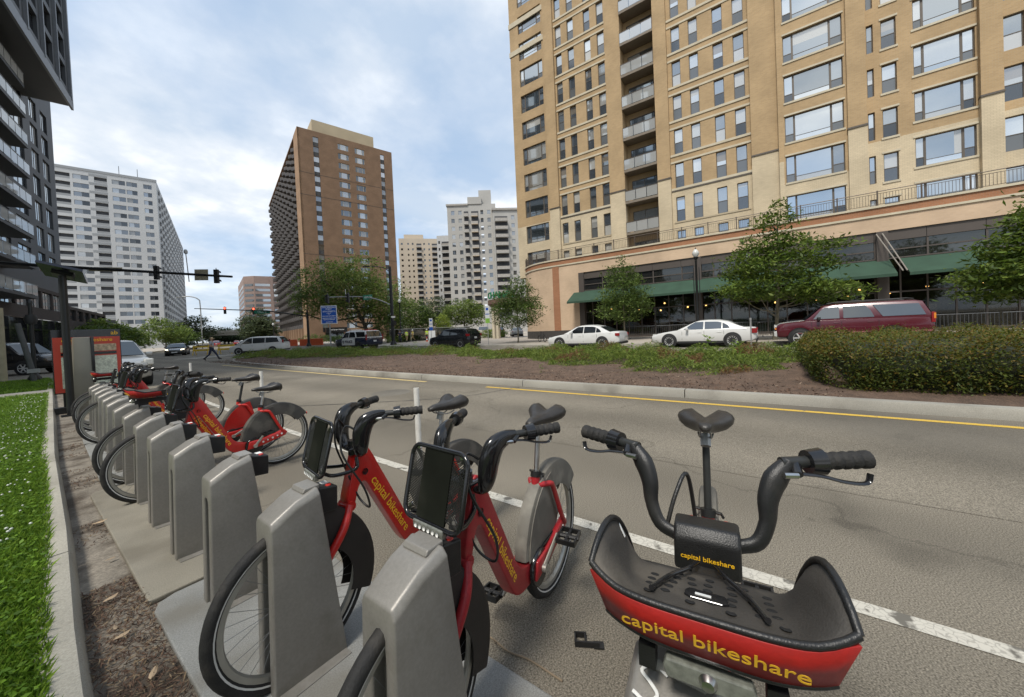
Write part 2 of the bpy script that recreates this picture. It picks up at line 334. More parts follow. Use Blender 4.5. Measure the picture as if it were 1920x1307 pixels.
# dock rows stand on thin plates
DOCKS = [(.565, .075), (.56, .81), (.57, 1.60), (.585, 2.40), (.595, 3.17), (.605, 3.90), (.625, 4.60), (.645, 5.34), (.655, 6.02), (.67, 6.68), (.70, 7.34), (.72, 7.98), (.745, 8.62), (.77, 9.28), (.80, 9.98)]
def dock_yaw(y): return -0.004 * max(y - 1, 0)
plate_m = [mat('plate_blue_grey', (0.235, 0.236, 0.222), 0.75, var=0.16, scale=2.5, var2=0.25, scale2=170, bump=0.25, bscale=200, dirt=((0.15, 0.135, 0.105), 2.2, 0.50, 0.6)),
           mat('plate_tan', (0.225, 0.205, 0.162), 0.8, var=0.2, scale=2.0, var2=0.2, scale2=170, bump=0.2, bscale=200, dirt=((0.12, 0.105, 0.078), 1.6, 0.50, 0.6))]
root = thing('dock_plate', 'row of thin grey base plates carrying the bike docks beside the gutter', 'base plate')
for k, (y0, y1, mi) in enumerate([(-1.2, 2.79, 0), (2.82, 5.42, 1), (5.45, 8.2, 0), (8.23, 10.9, 0)]):
    b = MB(); c = 0.10
    f0, f1 = kx(y0) + 0.245, kx(y1) + 0.245
    if k < 2: f0 = f1 = 0.385
    w = 0.77
    b.prism([(f0, y0), (f0 + w, y0), (f1 + w, y1), (f1 + c, y1), (f1 + c * .3, y1 - c * .3), (f1, y1 - c)], 'z', 0.006, 0.035)
    b.build('plate', plate_m[mi], root, bevel=0.008)
# lane line and yellow edge line, worn paint
def paint_mat(name, col, wear):
    m, t, b = new_mat(name); tcn = t.nodes.new('ShaderNodeTexCoord')
    n = t.nodes.new('ShaderNodeTexVoronoi'); n.feature = 'DISTANCE_TO_EDGE'; n.inputs['Scale'].default_value = 30
    nd = t.nodes.new('ShaderNodeTexNoise'); nd.inputs['Scale'].default_value = 9; nd.inputs['Detail'].default_value = 7; t.links.new(tcn.outputs['Object'], nd.inputs[0])
    wr = t.nodes.new('ShaderNodeVectorMath'); wr.operation = 'ADD'; t.links.new(tcn.outputs['Object'], wr.inputs[0]); 
    sc2 = t.nodes.new('ShaderNodeVectorMath'); sc2.operation = 'SCALE'; sc2.inputs['Scale'].default_value = 0.12; t.links.new(nd.outputs['Color'], sc2.inputs[0]); t.links.new(sc2.outputs[0], wr.inputs[1]); t.links.new(wr.outputs[0], n.inputs[0])
    r1 = t.nodes.new('ShaderNodeMapRange'); r1.inputs[1].default_value = 0.03; r1.inputs[2].default_value = 0.07; r1.inputs[3].default_value = 1; r1.inputs[4].default_value = 0; t.links.new(n.outputs[0], r1.inputs[0])
    r2 = t.nodes.new('ShaderNodeMapRange'); r2.inputs[1].default_value = wear; r2.inputs[2].default_value = wear + 0.06; t.links.new(nd.outputs[0], r2.inputs[0])
    mxm = t.nodes.new('ShaderNodeMath'); mxm.operation = 'MAXIMUM'; mm = t.nodes.new('ShaderNodeMath'); mm.operation = 'MULTIPLY'; mm.inputs[1].default_value = 0.45
    t.links.new(r1.outputs[0], mm.inputs[0]); t.links.new(mm.outputs[0], mxm.inputs[0]); t.links.new(r2.outputs[0], mxm.inputs[1])
    mx = t.nodes.new('ShaderNodeMix'); mx.data_type = 'RGBA'; t.links.new(mxm.outputs[0], mx.inputs[0]); mx.inputs[6].default_value = (*col, 1); mx.inputs[7].default_value = (0.13, 0.12, 0.10, 1)
    t.links.new(mx.outputs[2], b.inputs['Base Color']); b.inputs['Roughness'].default_value = 0.8; return m
wpaint = paint_mat('road_paint_white', (0.50, 0.475, 0.41), 0.58); ypaint = paint_mat('road_paint_yellow', (0.62, 0.40, 0.05), 0.63)
yfade = paint_mat('road_paint_faded', (0.56, 0.42, 0.17), 0.62)
yx = lambda y: 6.93 + 0.0006 * max(y, 0) ** 2
ya = [-14, -8, -4, -2, 0, 1.5, 3, 4.5, 6, 8, 10, 12, 14, 16, 18]
poly_strip('lane_line', [(wx(y) - .05, y) for y in ya], [(wx(y) + .05, y) for y in ya], 0.004, wpaint)
yb_ = [-14, -8, -4, -2, 0, 2, 4, 5.85]
poly_strip('edge_line', [(yx(y) - .055, y) for y in yb_], [(yx(y) + .055, y) for y in yb_], 0.004, ypaint)
yc_ = [8.2, 9.2, 12, 15, 18, 21, 24, 27]
poly_strip('edge_line', [(yx(y) - .01, y) for y in yc_], [(yx(y) + .12, y) for y in yc_], 0.004, yfade)
seam_m = mat('tar_seam', (0.06, 0.055, 0.047), .7, var=.2)
for sa_ in ([(3.0, 8.9), (4.3, 7.1), (5.6, 5.6), (7.2, 5.0)],):
    pl_ = bez([(x, y, 0) for x, y in sa_], 8); poly_strip('road_seam', [(p_.x - .012 + .01 * math.sin(i * 1.9), p_.y - .008) for i, p_ in enumerate(pl_)], [(p_.x + .014 + .008 * math.sin(i * 2.7), p_.y + .012) for i, p_ in enumerate(pl_)], 0.0065, seam_m)
# repaired strip along the median and a manhole cover
patch_m = mat('asphalt_patch', (0.155, 0.142, 0.118), 0.9, var=0.2, scale=0.8, bump=0.6, bscale=150, var2=0.35, scale2=140, spec=0.25)
poly_strip('road_patch', [(wx(y) + 1.5, y) for y in (-10, -4, 0, 4, 6.6)], [(6.75, y) for y in (-10, -4, 0, 4, 6.6)], 0.003, asphalt_m)
o = MB().lathe([(0, 0.006), (0.33, 0.006), (0.34, 0.003), (0.46, 0.004), (0.47, 0.0)], (5.4, 7.6, 0), n=28).build('manhole_cover', patch_m, smooth=30)
tag(o, 'round worn manhole cover in the asphalt behind the middle red bike', 'manhole cover')
# ------------------------------------------------------------------ median island
mulch_m = mat('mulch', (0.098, 0.063, 0.043), 0.95, var=0.35, scale=3.0, bump=1.0, bscale=90, var2=0.5, scale2=70, dirt=((0.19, 0.12, 0.08), 14, 0.56, 0.6))
MED = [(7.36, -14), (7.36, -6), (7.36, 0), (7.36, 5), (7.36, 10), (7.45, 15), (7.6, 20), (7.9, 24.5), (8.3, 28), (8.9, 30.5), (10, 32.8), (11.6, 34.8), (13.4, 35.9), (15.2, 35.6), (16.2, 34), (16.5, 31), (16.5, 25), (16.4, 15), (16.4, 5), (16.4, -5), (16.4, -14)]
b = MB(); cx = 12.0
nM = len(MED); ctr = [(x + (12 - x) * .5, y + (10 - y) * .12) for x, y in MED]
b.add([(x, y, 0.11) for x, y in MED] + [(x, y, 0.26) for x, y in ctr], [(i, i + 1, nM + i + 1, nM + i) for i in range(nM - 1)] + [tuple(range(nM, 2 * nM))])
tag(b.build('median_bed', mulch_m, smooth=80), kind='structure')
kerb2 = thing('kerb', 'concrete kerb around the mulched median island', 'kerb')
kerb2_m = mat('median_kerb_stone', (0.30, 0.285, 0.245), 0.85, var=0.16, scale=1.0, bump=0.3, bscale=100, var2=0.15, scale2=110, dirt=((0.12, 0.105, 0.085), 0.9, 0.55, 0.6))
pth = bez([(x, y, 0) for x, y in MED], 4)
acc = 0; seg = []; prev = None; cuts = []
for i, p_ in enumerate(pth):
    seg.append(p_)
    if i and (p_ - pth[i - 1]).length: acc += (p_ - pth[i - 1]).length
    if acc > 2.9 or i == len(pth) - 1:
        if len(seg) > 1: cuts.append(seg)
        seg = [p_]; acc = 0
for sg in cuts:
    rings = []
    for i, p_ in enumerate(sg):
        t_ = (sg[min(i + 1, len(sg) - 1)] - sg[max(0, i - 1)]).normalized(); n_ = Vector((-t_.y, t_.x, 0))
        q_ = p_ + (t_ * 0.008 if i == 0 else (-t_ * 0.008 if i == len(sg) - 1 else Vector()))
        rings.append([tuple(q_ + n_ * o_) [:2] + (z_,) for o_, z_ in ((0.03, -0.05), (0.03, 0.0), (0.012, 0.125), (-0.005, 0.15), (-0.15, 0.152), (-0.16, 0.1), (-0.16, -0.05))])
    MB().loft(rings).build('kerb_stone', kerb2_m, kerb2, smooth=40)
# ------------------------------------------------------------------ far pavement, plaza and kerb along the shop
pv = [(23.3, -40), (23.3, 24), (23.9, 33), (26, 39), (31, 43.5), (90, 48), (200, 60), (200, -40)]
b = MB(); b.prism(pv, 'z', -0.1, 0.14); tag(b.build('pavement', paving_m), kind='structure')
k3 = thing('kerb', 'pale kerb edging the shop pavement behind the parked white cars', 'kerb')
pl = bez([(x, y, 0) for x, y in pv[:6]], 6)
for i in range(len(pl) - 1):
    a_, c_ = pl[i], pl[i + 1]; L_ = (c_ - a_).length
    for j in range(max(1, round(L_ / 3.2))):
        n_ = max(1, round(L_ / 3.2)); s_ = a_.lerp(c_, j / n_); e_ = a_.lerp(c_, (j + 1) / n_); t_ = (e_ - s_).normalized(); m_ = Vector((-t_.y, t_.x, 0))
        s_ = s_ + t_ * .01; e_ = e_ - t_ * .01
        if s_.y < -16 or s_.x > 70: continue
        MB().loft([[tuple(p_ + m_ * d_)[:2] + (z_,) for d_, z_ in ((0.03, -.05), (0.02, 0.13), (0.0, 0.148), (-0.15, 0.148), (-.15, -.05))] for p_ in (s_, e_)]).build('kerb_stone', concrete_m, k3)
# far corner pavements on the other side of the junction (in front of the dark block and the brown tower)
PD = Vector((0.26466, 0.96434, 0)); QD = Vector((0.96434, -0.26466, 0))
def pq(o, p_, q_, z=0.0): v = Vector((o[0], o[1], 0)) + PD * p_ + QD * q_; return (v.x, v.y, z)
BROWN = (46.63, 100.83); WHITE = (31.24, 177.13); DARK = (3.96, 75.76)
b = MB(); b.prism([pq(BROWN, -34, -9)[:2], pq(BROWN, -42, -2)[:2], pq(BROWN, -44, 30)[:2], pq(BROWN, -40, 90)[:2], pq(BROWN, 150, 90)[:2], pq(BROWN, 150, -9)[:2]], 'z', -0.1, 0.13)
tag(b.build('pavement', paving_m), kind='structure')
b = MB(); b.prism([pq(DARK, -26, 6)[:2], pq(DARK, 150, 9)[:2], pq(DARK, 150, -40)[:2], pq(DARK, -30, -60)[:2]], 'z', -0.1, 0.13)
tag(b.build('pavement', paving_m), kind='structure')
# zebra and stop bars at the junction
b = MB()
for i in range(9):
    o_ = Vector((9.6 + i * 1.15, 41.5 + i * 0.75)); b.add([(o_.x, o_.y, .004), (o_.x + .5, o_.y + .3, .004), (o_.x - .6, o_.y + 3.0, .004), (o_.x - 1.1, o_.y + 2.7, .004)], [(0, 1, 2, 3)])
tag(b.build('crosswalk', wpaint), kind='structure')
# ================================================================== BIKE DOCKS
dock_m = mat('dock_grey', (0.250, 0.235, 0.210), 0.42, metal=0.25, var=0.12, scale=3.5, bump=0.10, bscale=260, spec=0.5, var2=0.07, scale2=90, dirt=((0.135, 0.125, 0.10), 4.0, 0.55, 0.6))
dock_in_m = mat('dock_slot', (0.05, 0.047, 0.04), 0.7, var=0.2, scale=5)
redlamp_m = mat('dock_lamp', (0.5, 0.03, 0.02), 0.3, var=0.05)
def make_dock():
    root = bpy.data.objects.new('bike_dock', None); link(root)
    H = 0.775; slot, hs = 0.031, 0.60
    def sec(t):
        """inverted-U section; t = 0 at the kerb side, 1 at the road side"""
        out = []
        w = 0.080 + 0.012 * t; top = 0.715 + 0.085 * math.sin(min(1, t) * 1.45); zz = [(-w, 0.03), (-w * .96, top - 0.025), (-w * .78, top), (w * .78, top), (w * .96, top - 0.025), (w, 0.03), (slot, 0.03)]
        arc = [(slot * math.cos(a), hs - 0.02 + slot * math.sin(a)) for a in [math.pi * i / 6 for i in range(7)]]
        zz += arc + [(-slot, 0.03)]
        for y, z in zz:
            f0 = 0.0 + 0.028 * z; f1 = 0.295 - 0.085 * (z / H)
            out.append((f0 + (f1 - f0) * t, y, z))
        return out
    b = MB(); b.loft([sec(t) for t in (0, 0.5, 1)])
    b.build('housing', dock_m, root, bevel=0.009, seg=3, smooth=50)
    MB().box(0.09, -0.0295, 0.04, 0.105, 0.0295, 0.56).build('slot_back', dock_in_m, root)
    MB().box(0.014, -0.036, 0.035, 0.022, -0.0325, 0.56).build('slot_edge', dock_in_m, root)
    # lock head on the road side
    hd = MB().prism([(0.205, 0.665), (0.30, 0.655), (0.305, 0.765), (0.212, 0.785)], 'y', -0.052, 0.052).build('lock_head', black_m, root, bevel=0.006)
    MB().prism([(0.15, 0.785), (0.222, 0.783), (0.222, 0.8035), (0.16, 0.8015)], 'y', -0.055, 0.055).build('top_cover', dock_m, root, bevel=0.004)
    MB().lathe([(0, 0.006), (0.011, 0.005), (0.013, 0)], (0.272, -0.03, 0.7735), n=12).build('status_lamp', redlamp_m, hd, smooth=40)
    MB().box(0.255, 0.0, 0.772, 0.29, 0.04, 0.7745).build('dock_label', white_m, hd)
    for y in (-0.105, 0.105):
        MB().box(0.01, y - 0.03, 0.0, 0.285, y + 0.03, 0.006).build('foot_flange', dock_m, root, loc=(0, 0, 0.034), bevel=0.002)
    return root
dock0 = make_dock()
DL = ['grey bike dock under the basket bike, with white scrawled letters', 'large grey bike dock nearest the middle, holding the dusty red bike', 'grey bike dock holding the bright red bike, tyre poking out toward the kerb',
      'nearest empty grey bike dock, right behind the bright red bike', 'second empty grey bike dock counted from the bright red bike', 'third empty grey bike dock, its black head over a red frame behind',
      'grey dock gripping the nearer wheel of the two middle bikes', 'grey dock gripping the farther wheel of the two middle bikes', 'empty grey dock just beyond the pair of middle bikes', 'second empty grey dock beyond the pair of middle bikes',
      'third empty grey dock beyond the pair of middle bikes', 'grey dock holding the lone wheel before the far pair of bikes', 'empty grey dock just in front of the far pair of bikes', 'grey dock of the far pair, the nearer one', 'last grey bike dock, next to the map board']
dock_objs = []
for i, (x, y) in enumerate(DOCKS):
    d = dock0 if i == 0 else copy_tree(dock0)
    d.location = (x - 0.025, y + 0.085, 0); d.rotation_euler = (0, 0, dock_yaw(y)); tag(d, DL[i], 'bike dock', 'row of grey bike docks'); dock_objs.append(d)
# hand scrawl on the dock under the basket bike
b = MB()
def scrawl(pts, r=0.0035): b.tube([(p_[0], p_[1], 0) for p_ in bez([(x, y, 0) for x, y in pts], 5)], r, 5, flat=(0.35, 1))
scrawl([(.045, .05), (.02, .058), (.0, .04), (.02, .025), (.035, .01), (.02, -.008), (-.005, -.002)]); scrawl([(.055, .004), (.065, .012), (.072, .004), (.063, -.004), (.056, .003)])
scrawl([(.085, .0), (.09, .012), (.1, .002), (.105, .012)]); scrawl([(.15, .045), (.125, .02), (.15, .0)])
sc_o = b.build('scrawled_letters', white_m, dock_objs[0])
frame_matrix(sc_o, (0, -1, 0), (1, 0, 0.2), (0.100, 0.055, 0.778))
# ================================================================== BICYCLES
fender_m = mat('fender_grey', (0.055, 0.05, 0.043), 0.6, var=0.2, scale=6, bump=0.2, bscale=300, dirt=((0.15, 0.135, 0.11), 7, 0.5, 0.6))
fender_dusty_m = mat('fender_dusty', (0.13, 0.12, 0.10), 0.7, var=0.2, scale=5, bump=0.2, bscale=200, dirt=((0.26, 0.24, 0.20), 6, 0.5, 0.6))
fender_black_m = mat('fender_black', (0.018, 0.014, 0.011), 0.65, var=0.2, scale=10, bump=0.25, bscale=400)
rim_m = mat('rim_alloy', (0.40, 0.385, 0.34), 0.4, metal=0.55, var=0.12, scale=14)
rimstripe_m = mat('reflective_stripe', (0.62, 0.61, 0.57), 0.5, var=0.1, scale=20)
saddle_m = mat('saddle_vinyl', (0.028, 0.025, 0.022), 0.42, var=0.2, scale=18, bump=0.15, bscale=220)
mesh_m = mat('rack_mesh', (0.05, 0.05, 0.048), 0.35, metal=0.7, var=0.2, scale=30)
trim0_m = mat('hole_black', (.006, .006, .006), .8)
board_m = mat('rack_board', (0.010, 0.011, 0.008), 0.6, var=0.3, scale=6, spec=0.10, dirt=((0.03, 0.03, 0.024), 5, 0.55, 0.5))
lens_m = mat('lamp_lens', (0.17, 0.175, 0.15), 0.2, var=0.3, scale=70)
tray_m = mat('basket_tray', (0.042, 0.037, 0.031), 0.68, var=0.25, scale=7, bump=0.2, bscale=250, dirt=((0.125, 0.108, 0.085), 4.5, 0.5, 0.75))
basketred_m = mat('basket_red', (0.33, 0.014, 0.011), 0.5, var=0.16, scale=6, spec=.35, var2=.1, scale2=90, dirt=((0.19, 0.02, 0.014), 9, 0.5, 0.6))
WR = 0.335
def wheel_meshes():
    prof = [(WR - .047, -.013), (WR - .04, -.019), (WR - .022, -.0235), (WR - .007, -.017), (WR, 0), (WR - .007, .017), (WR - .022, .0235), (WR - .04, .019), (WR - .047, .013)]
    ty = MB().lathe(prof, axis='y', n=56)
    for i in range(56):                       # tread blocks
        a = 2 * math.pi * i / 56
        for s in (-1, 1):
            c = [(WR - .0045, s * .003, a), (WR - .011, s * .016, a + .035 * 1.4), (WR - .011, s * .016, a + .035 * 1.4 + .035), (WR - .0045, s * .003, a + .04)]
            pts = [((r_ + .003) * math.cos(t_), y_, (r_ + .003) * math.sin(t_)) for r_, y_, t_ in c]; ty.add(pts, [(0, 1, 2, 3)])
    ty = ty.mesh('tyre', rubber_m, smooth=50, fix=False)
    rm = MB().lathe([(WR - .047, -.012), (WR - .066, -.011), (WR - .072, -.004), (WR - .072, .004), (WR - .066, .011), (WR - .047, .012), (WR - .047, -.012)], axis='y', n=56).mesh('rim', rim_m, smooth=40)
    st = MB()
    for s in (-1, 1): st.lathe([(WR - .040, s * .0196), (WR - .034, s * .0215)], axis='y', n=56)
    st = st.mesh('stripe', rimstripe_m, fix=False)
    sp = MB()
    for i in range(32):
        a = 2 * math.pi * i / 32; off = (1 if (i // 2) % 2 else -1) * 0.9; s = 1 if i % 2 else -1; ah = a + off
        sp.tube([(.028 * math.cos(ah), s * .028, .028 * math.sin(ah)), ((WR - .069) * math.cos(a), 0, (WR - .069) * math.sin(a))], .0012, 3, cap=False)
    sp = sp.mesh('spokes', steel_m, fix=False)
    hb = MB().lathe([(0, -.055), (.012, -.055), (.014, -.038), (.034, -.034), (.034, -.026), (.022, -.018), (.022, .018), (.034, .026), (.034, .034), (.014, .038), (.012, .055), (0, .055)], axis='y', n=18).mesh('hub', steel_m, smooth=40)
    return ty, rm, st, sp, hb
WM = wheel_meshes()
def add_wheel(root, x):
    w = inst('wheel', WM[0], root, (x, 0, WR + .0)); w.name = 'wheel'
    for n_, m_ in zip(('rim', 'reflector_stripe', 'spokes', 'hub'), WM[1:]):
        c = inst(n_, m_, w)
        if n_ == 'spokes': c['kind'] = 'stuff'
    return w
def shell(cx, cz, r0, r1, a0, a1, y, wob=0.0, n=20, thick=0.004):
    """fender: curved band plus side skirts that reach in to r0 (r0 may be a function of the angle)"""
    b = MB(); rings = []
    for i in range(n + 1):
        a = a0 + (a1 - a0) * i / n; ri = r0(i / n) if callable(r0) else r0
        pts = []
        for r_, yy in ((ri, -y), (r1 - .025, -y * 1.0), (r1 - .006, -y * .82), (r1, -y * .4), (r1, y * .4), (r1 - .006, y * .82), (r1 - .025, y), (ri, y), (ri, y - thick), (r1 - .027, y - thick), (r1 - thick, y * .3), (r1 - thick, -y * .3), (r1 - .027, -y + thick), (ri, -y + thick)):
            pts.append((cx + r_ * math.cos(a), yy, cz + r_ * math.sin(a)))
        rings.append(pts)
    return b.loft(rings)
def saddle_mesh():
    b = MB(); rings = []
    # stations along x (nose to tail): half width, crown height, thickness
    for x, w, z, t in [(-.135, .006, -.006, .012), (-.130, .018, .0, .026), (-.09, .026, .006, .04), (-.03, .038, .008, .05), (.03, .072, .016, .070), (.07, .100, .030, .092), (.105, .110, .036, .098), (.135, .100, .028, .086), (.152, .066, .008, .055), (.156, .02, -.002, .02)]:
        ring = []
        for k in range(16):
            a = 2 * math.pi * k / 16; c, s = math.cos(a), math.sin(a)
            dip = 0.044 * max(0, min(1, (x - .0) / .09)) * math.exp(-(c * w / .026) ** 2) if s > 0 else 0
            ring.append((x, w * (abs(c) ** .8) * (1 if c >= 0 else -1), z + (t * .42 * s if s > 0 else t * .62 * s) - dip))
        rings.append(ring)
    return b.loft(rings).mesh('saddle', saddle_m, smooth=70)
SADDLE = saddle_mesh()
def make_bike(name, kind, label, loc, rz, red=red_m, skirt=None, rear_f=fender_m, steer=0.0, sad=0.95, crank=0.6, ears=True, post_m=None, tilt=4.0, rack_y=0.0, stand=True, letter=yellow_m, text_sides=(-1, 1), group='red share bikes standing in the docks'):
    root = thing(name, label, 'bicycle', loc, rz, group)
    add_wheel(root, 0.0); add_wheel(root, 1.05)
    # --- main beam with flat sides
    top = bez([(.235, .665, 0), (.30, .885, 0), (.335, .905, 0), (.375, .86, 0), (.44, .73, 0), (.53, .55, 0), (.60, .41, 0), (.66, .355, 0), (.74, .345, 0), (.86, .355, 0)], 4)
    bot = bez([(.86, .275, 0), (.78, .25, 0), (.68, .245, 0), (.60, .265, 0), (.545, .325, 0), (.46, .485, 0), (.38, .64, 0), (.335, .715, 0), (.30, .70, 0), (.27, .615, 0), (.235, .60, 0)], 4)
    fr = MB().prism([(p_.x, p_.y) for p_ in top] + [(p_.x, p_.y) for p_ in bot], 'y', -.033, .033).build('frame', red, root, bevel=.014, seg=3, smooth=60)
    d = Vector((.18, 0, -.325)).normalized()
    for s in text_sides:
        t_ = inst('lettering', text_mesh('capital bikeshare', .062, letter, bold=.0003), fr)
        frame_matrix(t_, d * -s, (-d.z * -s * -s, 0, d.x) if False else (d.z * s * -1 if s > 0 else -d.z, 0, abs(d.x)) , (.482, s * .0336, .535))
    for s in (-1, 1):
        MB().lathe([(0, .004), (.014, .004), (.016, 0)], (0, 0, 0), axis='y', n=14).build('frame_bolt', black_m, fr, loc=(.335, s * .033 + (0 if s > 0 else -.004), .765))
    # --- rear triangle
    st = MB().tube([(.835, 0, .30), (.885, 0, .70)], .0225, 14); st.tube([(.862, 0, .50), (.868, 0, .56)], .026, 12)
    st.build('seat_tube', red, root, smooth=50)
    for s in (-1, 1):
        MB().tube(bez([(.87, s * .02, .645), (.93, s * .058, .64), (.965, s * .062, .60), (1.05, s * .066, .42), (1.09, s * .066, .36)], 4), .0145, 10, flat=(1, .8)).build('seat_stay', red, root, smooth=60)
        MB().prism([(.72, .255), (.86, .27), (1.10, .325), (1.125, .36), (1.09, .395), (.86, .345), (.74, .34)], 'y', s * .052 - .014, s * .052 + .014).build('chain_stay', red, root, bevel=.007, smooth=50)
        if s < 0:
            for i, x in enumerate((.87, .915, .965, 1.015, 1.06)):
                MB().lathe([(0, -.0012), (.0105 - .002 * (i % 2), -.0012), (.0105 - .002 * (i % 2), 0)], (x, s * .066, .306 + (x - .86) * .225), axis='y', n=10).build('sticker', white_m, root)
    # --- seat post, clamp, saddle
    dx = (sad - .70) * .22
    MB().tube([(.885, 0, .66), (.885 + dx, 0, sad - .02)], .0135, 12).build('seat_post', post_m or (chrome_m if skirt is None else steel_m), root, smooth=60)
    cl = MB().tube([(.884, 0, .685), (.890, 0, .712)], .027, 12); cl.tube([(.865, -.05, .70), (.89, -.045, .70), (.91, .045, .70)], .006, 6); cl.build('seat_clamp', black_m, root, smooth=50)
    sd = inst('saddle', SADDLE, root, (.905 + dx, 0, sad + .015), (0, R(tilt), 0))
    rl = MB()
    for s in (-1, 1): rl.tube(bez([(-.10, s * .015, -.012), (-.06, s * .02, -.035), (.02, s * .022, -.045), (.07, s * .028, -.03)], 4), .0035, 6)
    rl.tube([(-.045, 0, -.075), (-.03, 0, -.03)], .02, 8); rl.build('saddle_rails', steel_m, sd)
    # --- fenders
    shell(1.05, WR, lambda t: .235 if t < .62 else (.235 - .10 * math.sin((t - .62) / .38 * math.pi)), .372, R(32), R(176), .036).build('rear_fender', rear_f, root, smooth=40)
    sk = skirt or rear_f
    for s in (-1, 1):
        P_ = [(1.05 + r_ * math.cos(a), WR + r_ * math.sin(a)) for r_, a in [(.345, R(100 + 78 * i / 8)) for i in range(9)]] + [(.775, .35), (1.0, .36), (1.07, .42), (1.03, .52)]
        MB().prism(P_, 'y', s * .0385 - .002, s * .0385 + .002).build('skirt_guard', sk, root)
    shell(0, WR, lambda t: .215 + .03 * math.cos(t * 3.1), .368, R(-24), R(88), .044).build('front_fender', fender_black_m, root, smooth=40)
    # --- fork
    fk = MB()
    for s in (-1, 1): fk.tube(bez([(.245, s * .03, .63), (.19, s * .058, .545), (.09, s * .058, .43), (0, s * .058, WR)], 4), [.019] * 8 + [.014] * 5, 10)
    fk.tube([(.25, -.04, .625), (.25, .04, .625)], .024, 10); fk.build('fork', red, root, smooth=60)
    # --- drive: chain case, cranks, pedals
    bb = (.79, 0, .285)
    dr = MB().lathe([(0, .055), (.075, .055), (.08, .05), (.08, .038), (0, .038)], bb, axis='y', n=24)
    dr.lathe([(0, -.055), (.082, -.055), (.086, -.05), (.086, -.036), (0, -.036)], bb, axis='y', n=24)
    dr.tube([(.79, -.045, .36), (1.05, -.045, .365)], .006, 5); dr.tube([(.79, -.045, .212), (1.05, -.045, .30)], .006, 5); dr.build('chain_drive', gloss_black_m, root, smooth=40)
    for s, a in ((-1, crank), (1, crank + math.pi)):
        e = Vector((bb[0] + .165 * math.cos(a), s * .092, bb[2] + .165 * math.sin(a)))
        ck = MB().tube([(bb[0], s * .07, bb[2]), e], [.014, .0105], 8, flat=(1, .6)); ck.lathe([(0, s * .062), (.019, s * .062), (.019, s * .085), (0, s * .085)], (bb[0], 0, bb[2]), axis='y', n=14)
        ck.build('crank', rim_m, root, smooth=50)
        pd = MB().box(-.047, -.05, -.013, .047, -.042, .013).box(-.047, .042, -.013, .047, .05, .013).box(-.05, -.05, -.013, -.043, .05, .013).box(.043, -.05, -.013, .05, .05, .013).tube([(0, -.055, 0), (0, .055, 0)], .012, 8).box(-.045, -.006, -.01, .045, .006, .01)
        pd.build('pedal', black_m, root, loc=(e.x, e.y + s * .06, e.z), rot=(0, .15 * s, 0))
    if stand: MB().tube([(.72, -.05, .25), (.76, -.10, .12), (.78, -.13, .01)], .009, 8).build('kickstand', dark_metal_m, root)
    # --- steering assembly turns about the head axis
    hp = Vector((.30, 0, .90))
    sr = bpy.data.objects.new('handlebar', MB().tube([(0, 0, -.04), (-.0, 0, .03)], .026, 12).mesh('stem', gloss_black_m, smooth=50)); link(sr, root); sr.location = hp; sr.rotation_euler = (0, 0, steer)
    old = kind == 'basket'
    for s in (-1, 1):
        if old:
            pts = [(-.01, s * .065, .015), (0, s * .105, .03), (.015, s * .126, .075), (.025, s * .130, .125), (.042, s * .147, .168), (.062, s * .178, .205)]
            rad = [.016, .0175, .018, .023, .027, .019]
        else:
            pts = [(.01, s * .05, -.03), (.0, s * .092, -.015), (-.008, s * .115, .03), (-.005, s * .125, .09), (.015, s * .135, .138), (.055, s * .15, .160), (.095, s * .168, .166)]
            rad = [.022, .028, .036, .042, .041, .030, .019]
        pp = bez(pts, 4); rr = [rad[min(i // 4, len(rad) - 1)] + (rad[min(i // 4 + 1, len(rad) - 1)] - rad[min(i // 4, len(rad) - 1)]) * ((i % 4) / 4) for i in range(len(pp))]
        hn = MB().tube(pp, rr, 14, flat=(1.0, .78) if old else (.62, 1.0)); hn.build('horn', black_m if old else gloss_black_m, sr, smooth=70)
        e0 = Vector(pts[-1]); gd = Vector((.10, s * .28, -.02)).normalized() if old else Vector((.26, s * .15, .0)).normalized()
        if old: gd = Vector((.12, s * .26, .006)).normalized()
        L = .125
        MB().tube([e0 - gd * .02, e0 + gd * .065], .0135, 10).build('bar_end', dark_metal_m, sr, smooth=60)
        g0 = e0 + gd * .05; gb_ = MB(); prof = []
        for i in range(19):
            prof.append(.0185 + (.0022 if (i % 3) else -.001) if i not in (0, 18) else .021)
        gb_.tube([g0 + gd * (L * i / 18) for i in range(19)], prof, 12); gb_.build('grip', rubber_m, sr, smooth=35)
        MB().tube([g0 - gd * .012, g0 + gd * .02], [.027, .031], 14).build('shifter', gloss_black_m, sr, smooth=40)
        q0 = e0 + gd * .012; ld = Vector((-.035, 0, -.02)); lv = MB().tube([q0, q0 + ld * .9], .011, 8)
        lv.tube(bez([q0 + ld * .8, q0 + ld * 1.05 + gd * .05, q0 + ld * 1.15 + gd * .10 + Vector((0, 0, -.012)), q0 + ld * 1.1 + gd * .145 + Vector((0, 0, -.018)), q0 + ld * 1.0 + gd * .155], 4), .0055, 6, flat=(.7, 1.3)); lv.build('brake_lever', gloss_black_m, sr, smooth=50)
        MB().tube([q0 + ld * .9 - gd * .03, q0 + ld * .95 + gd * .0], .007, 8).build('cable_barrel', chrome_m, sr)
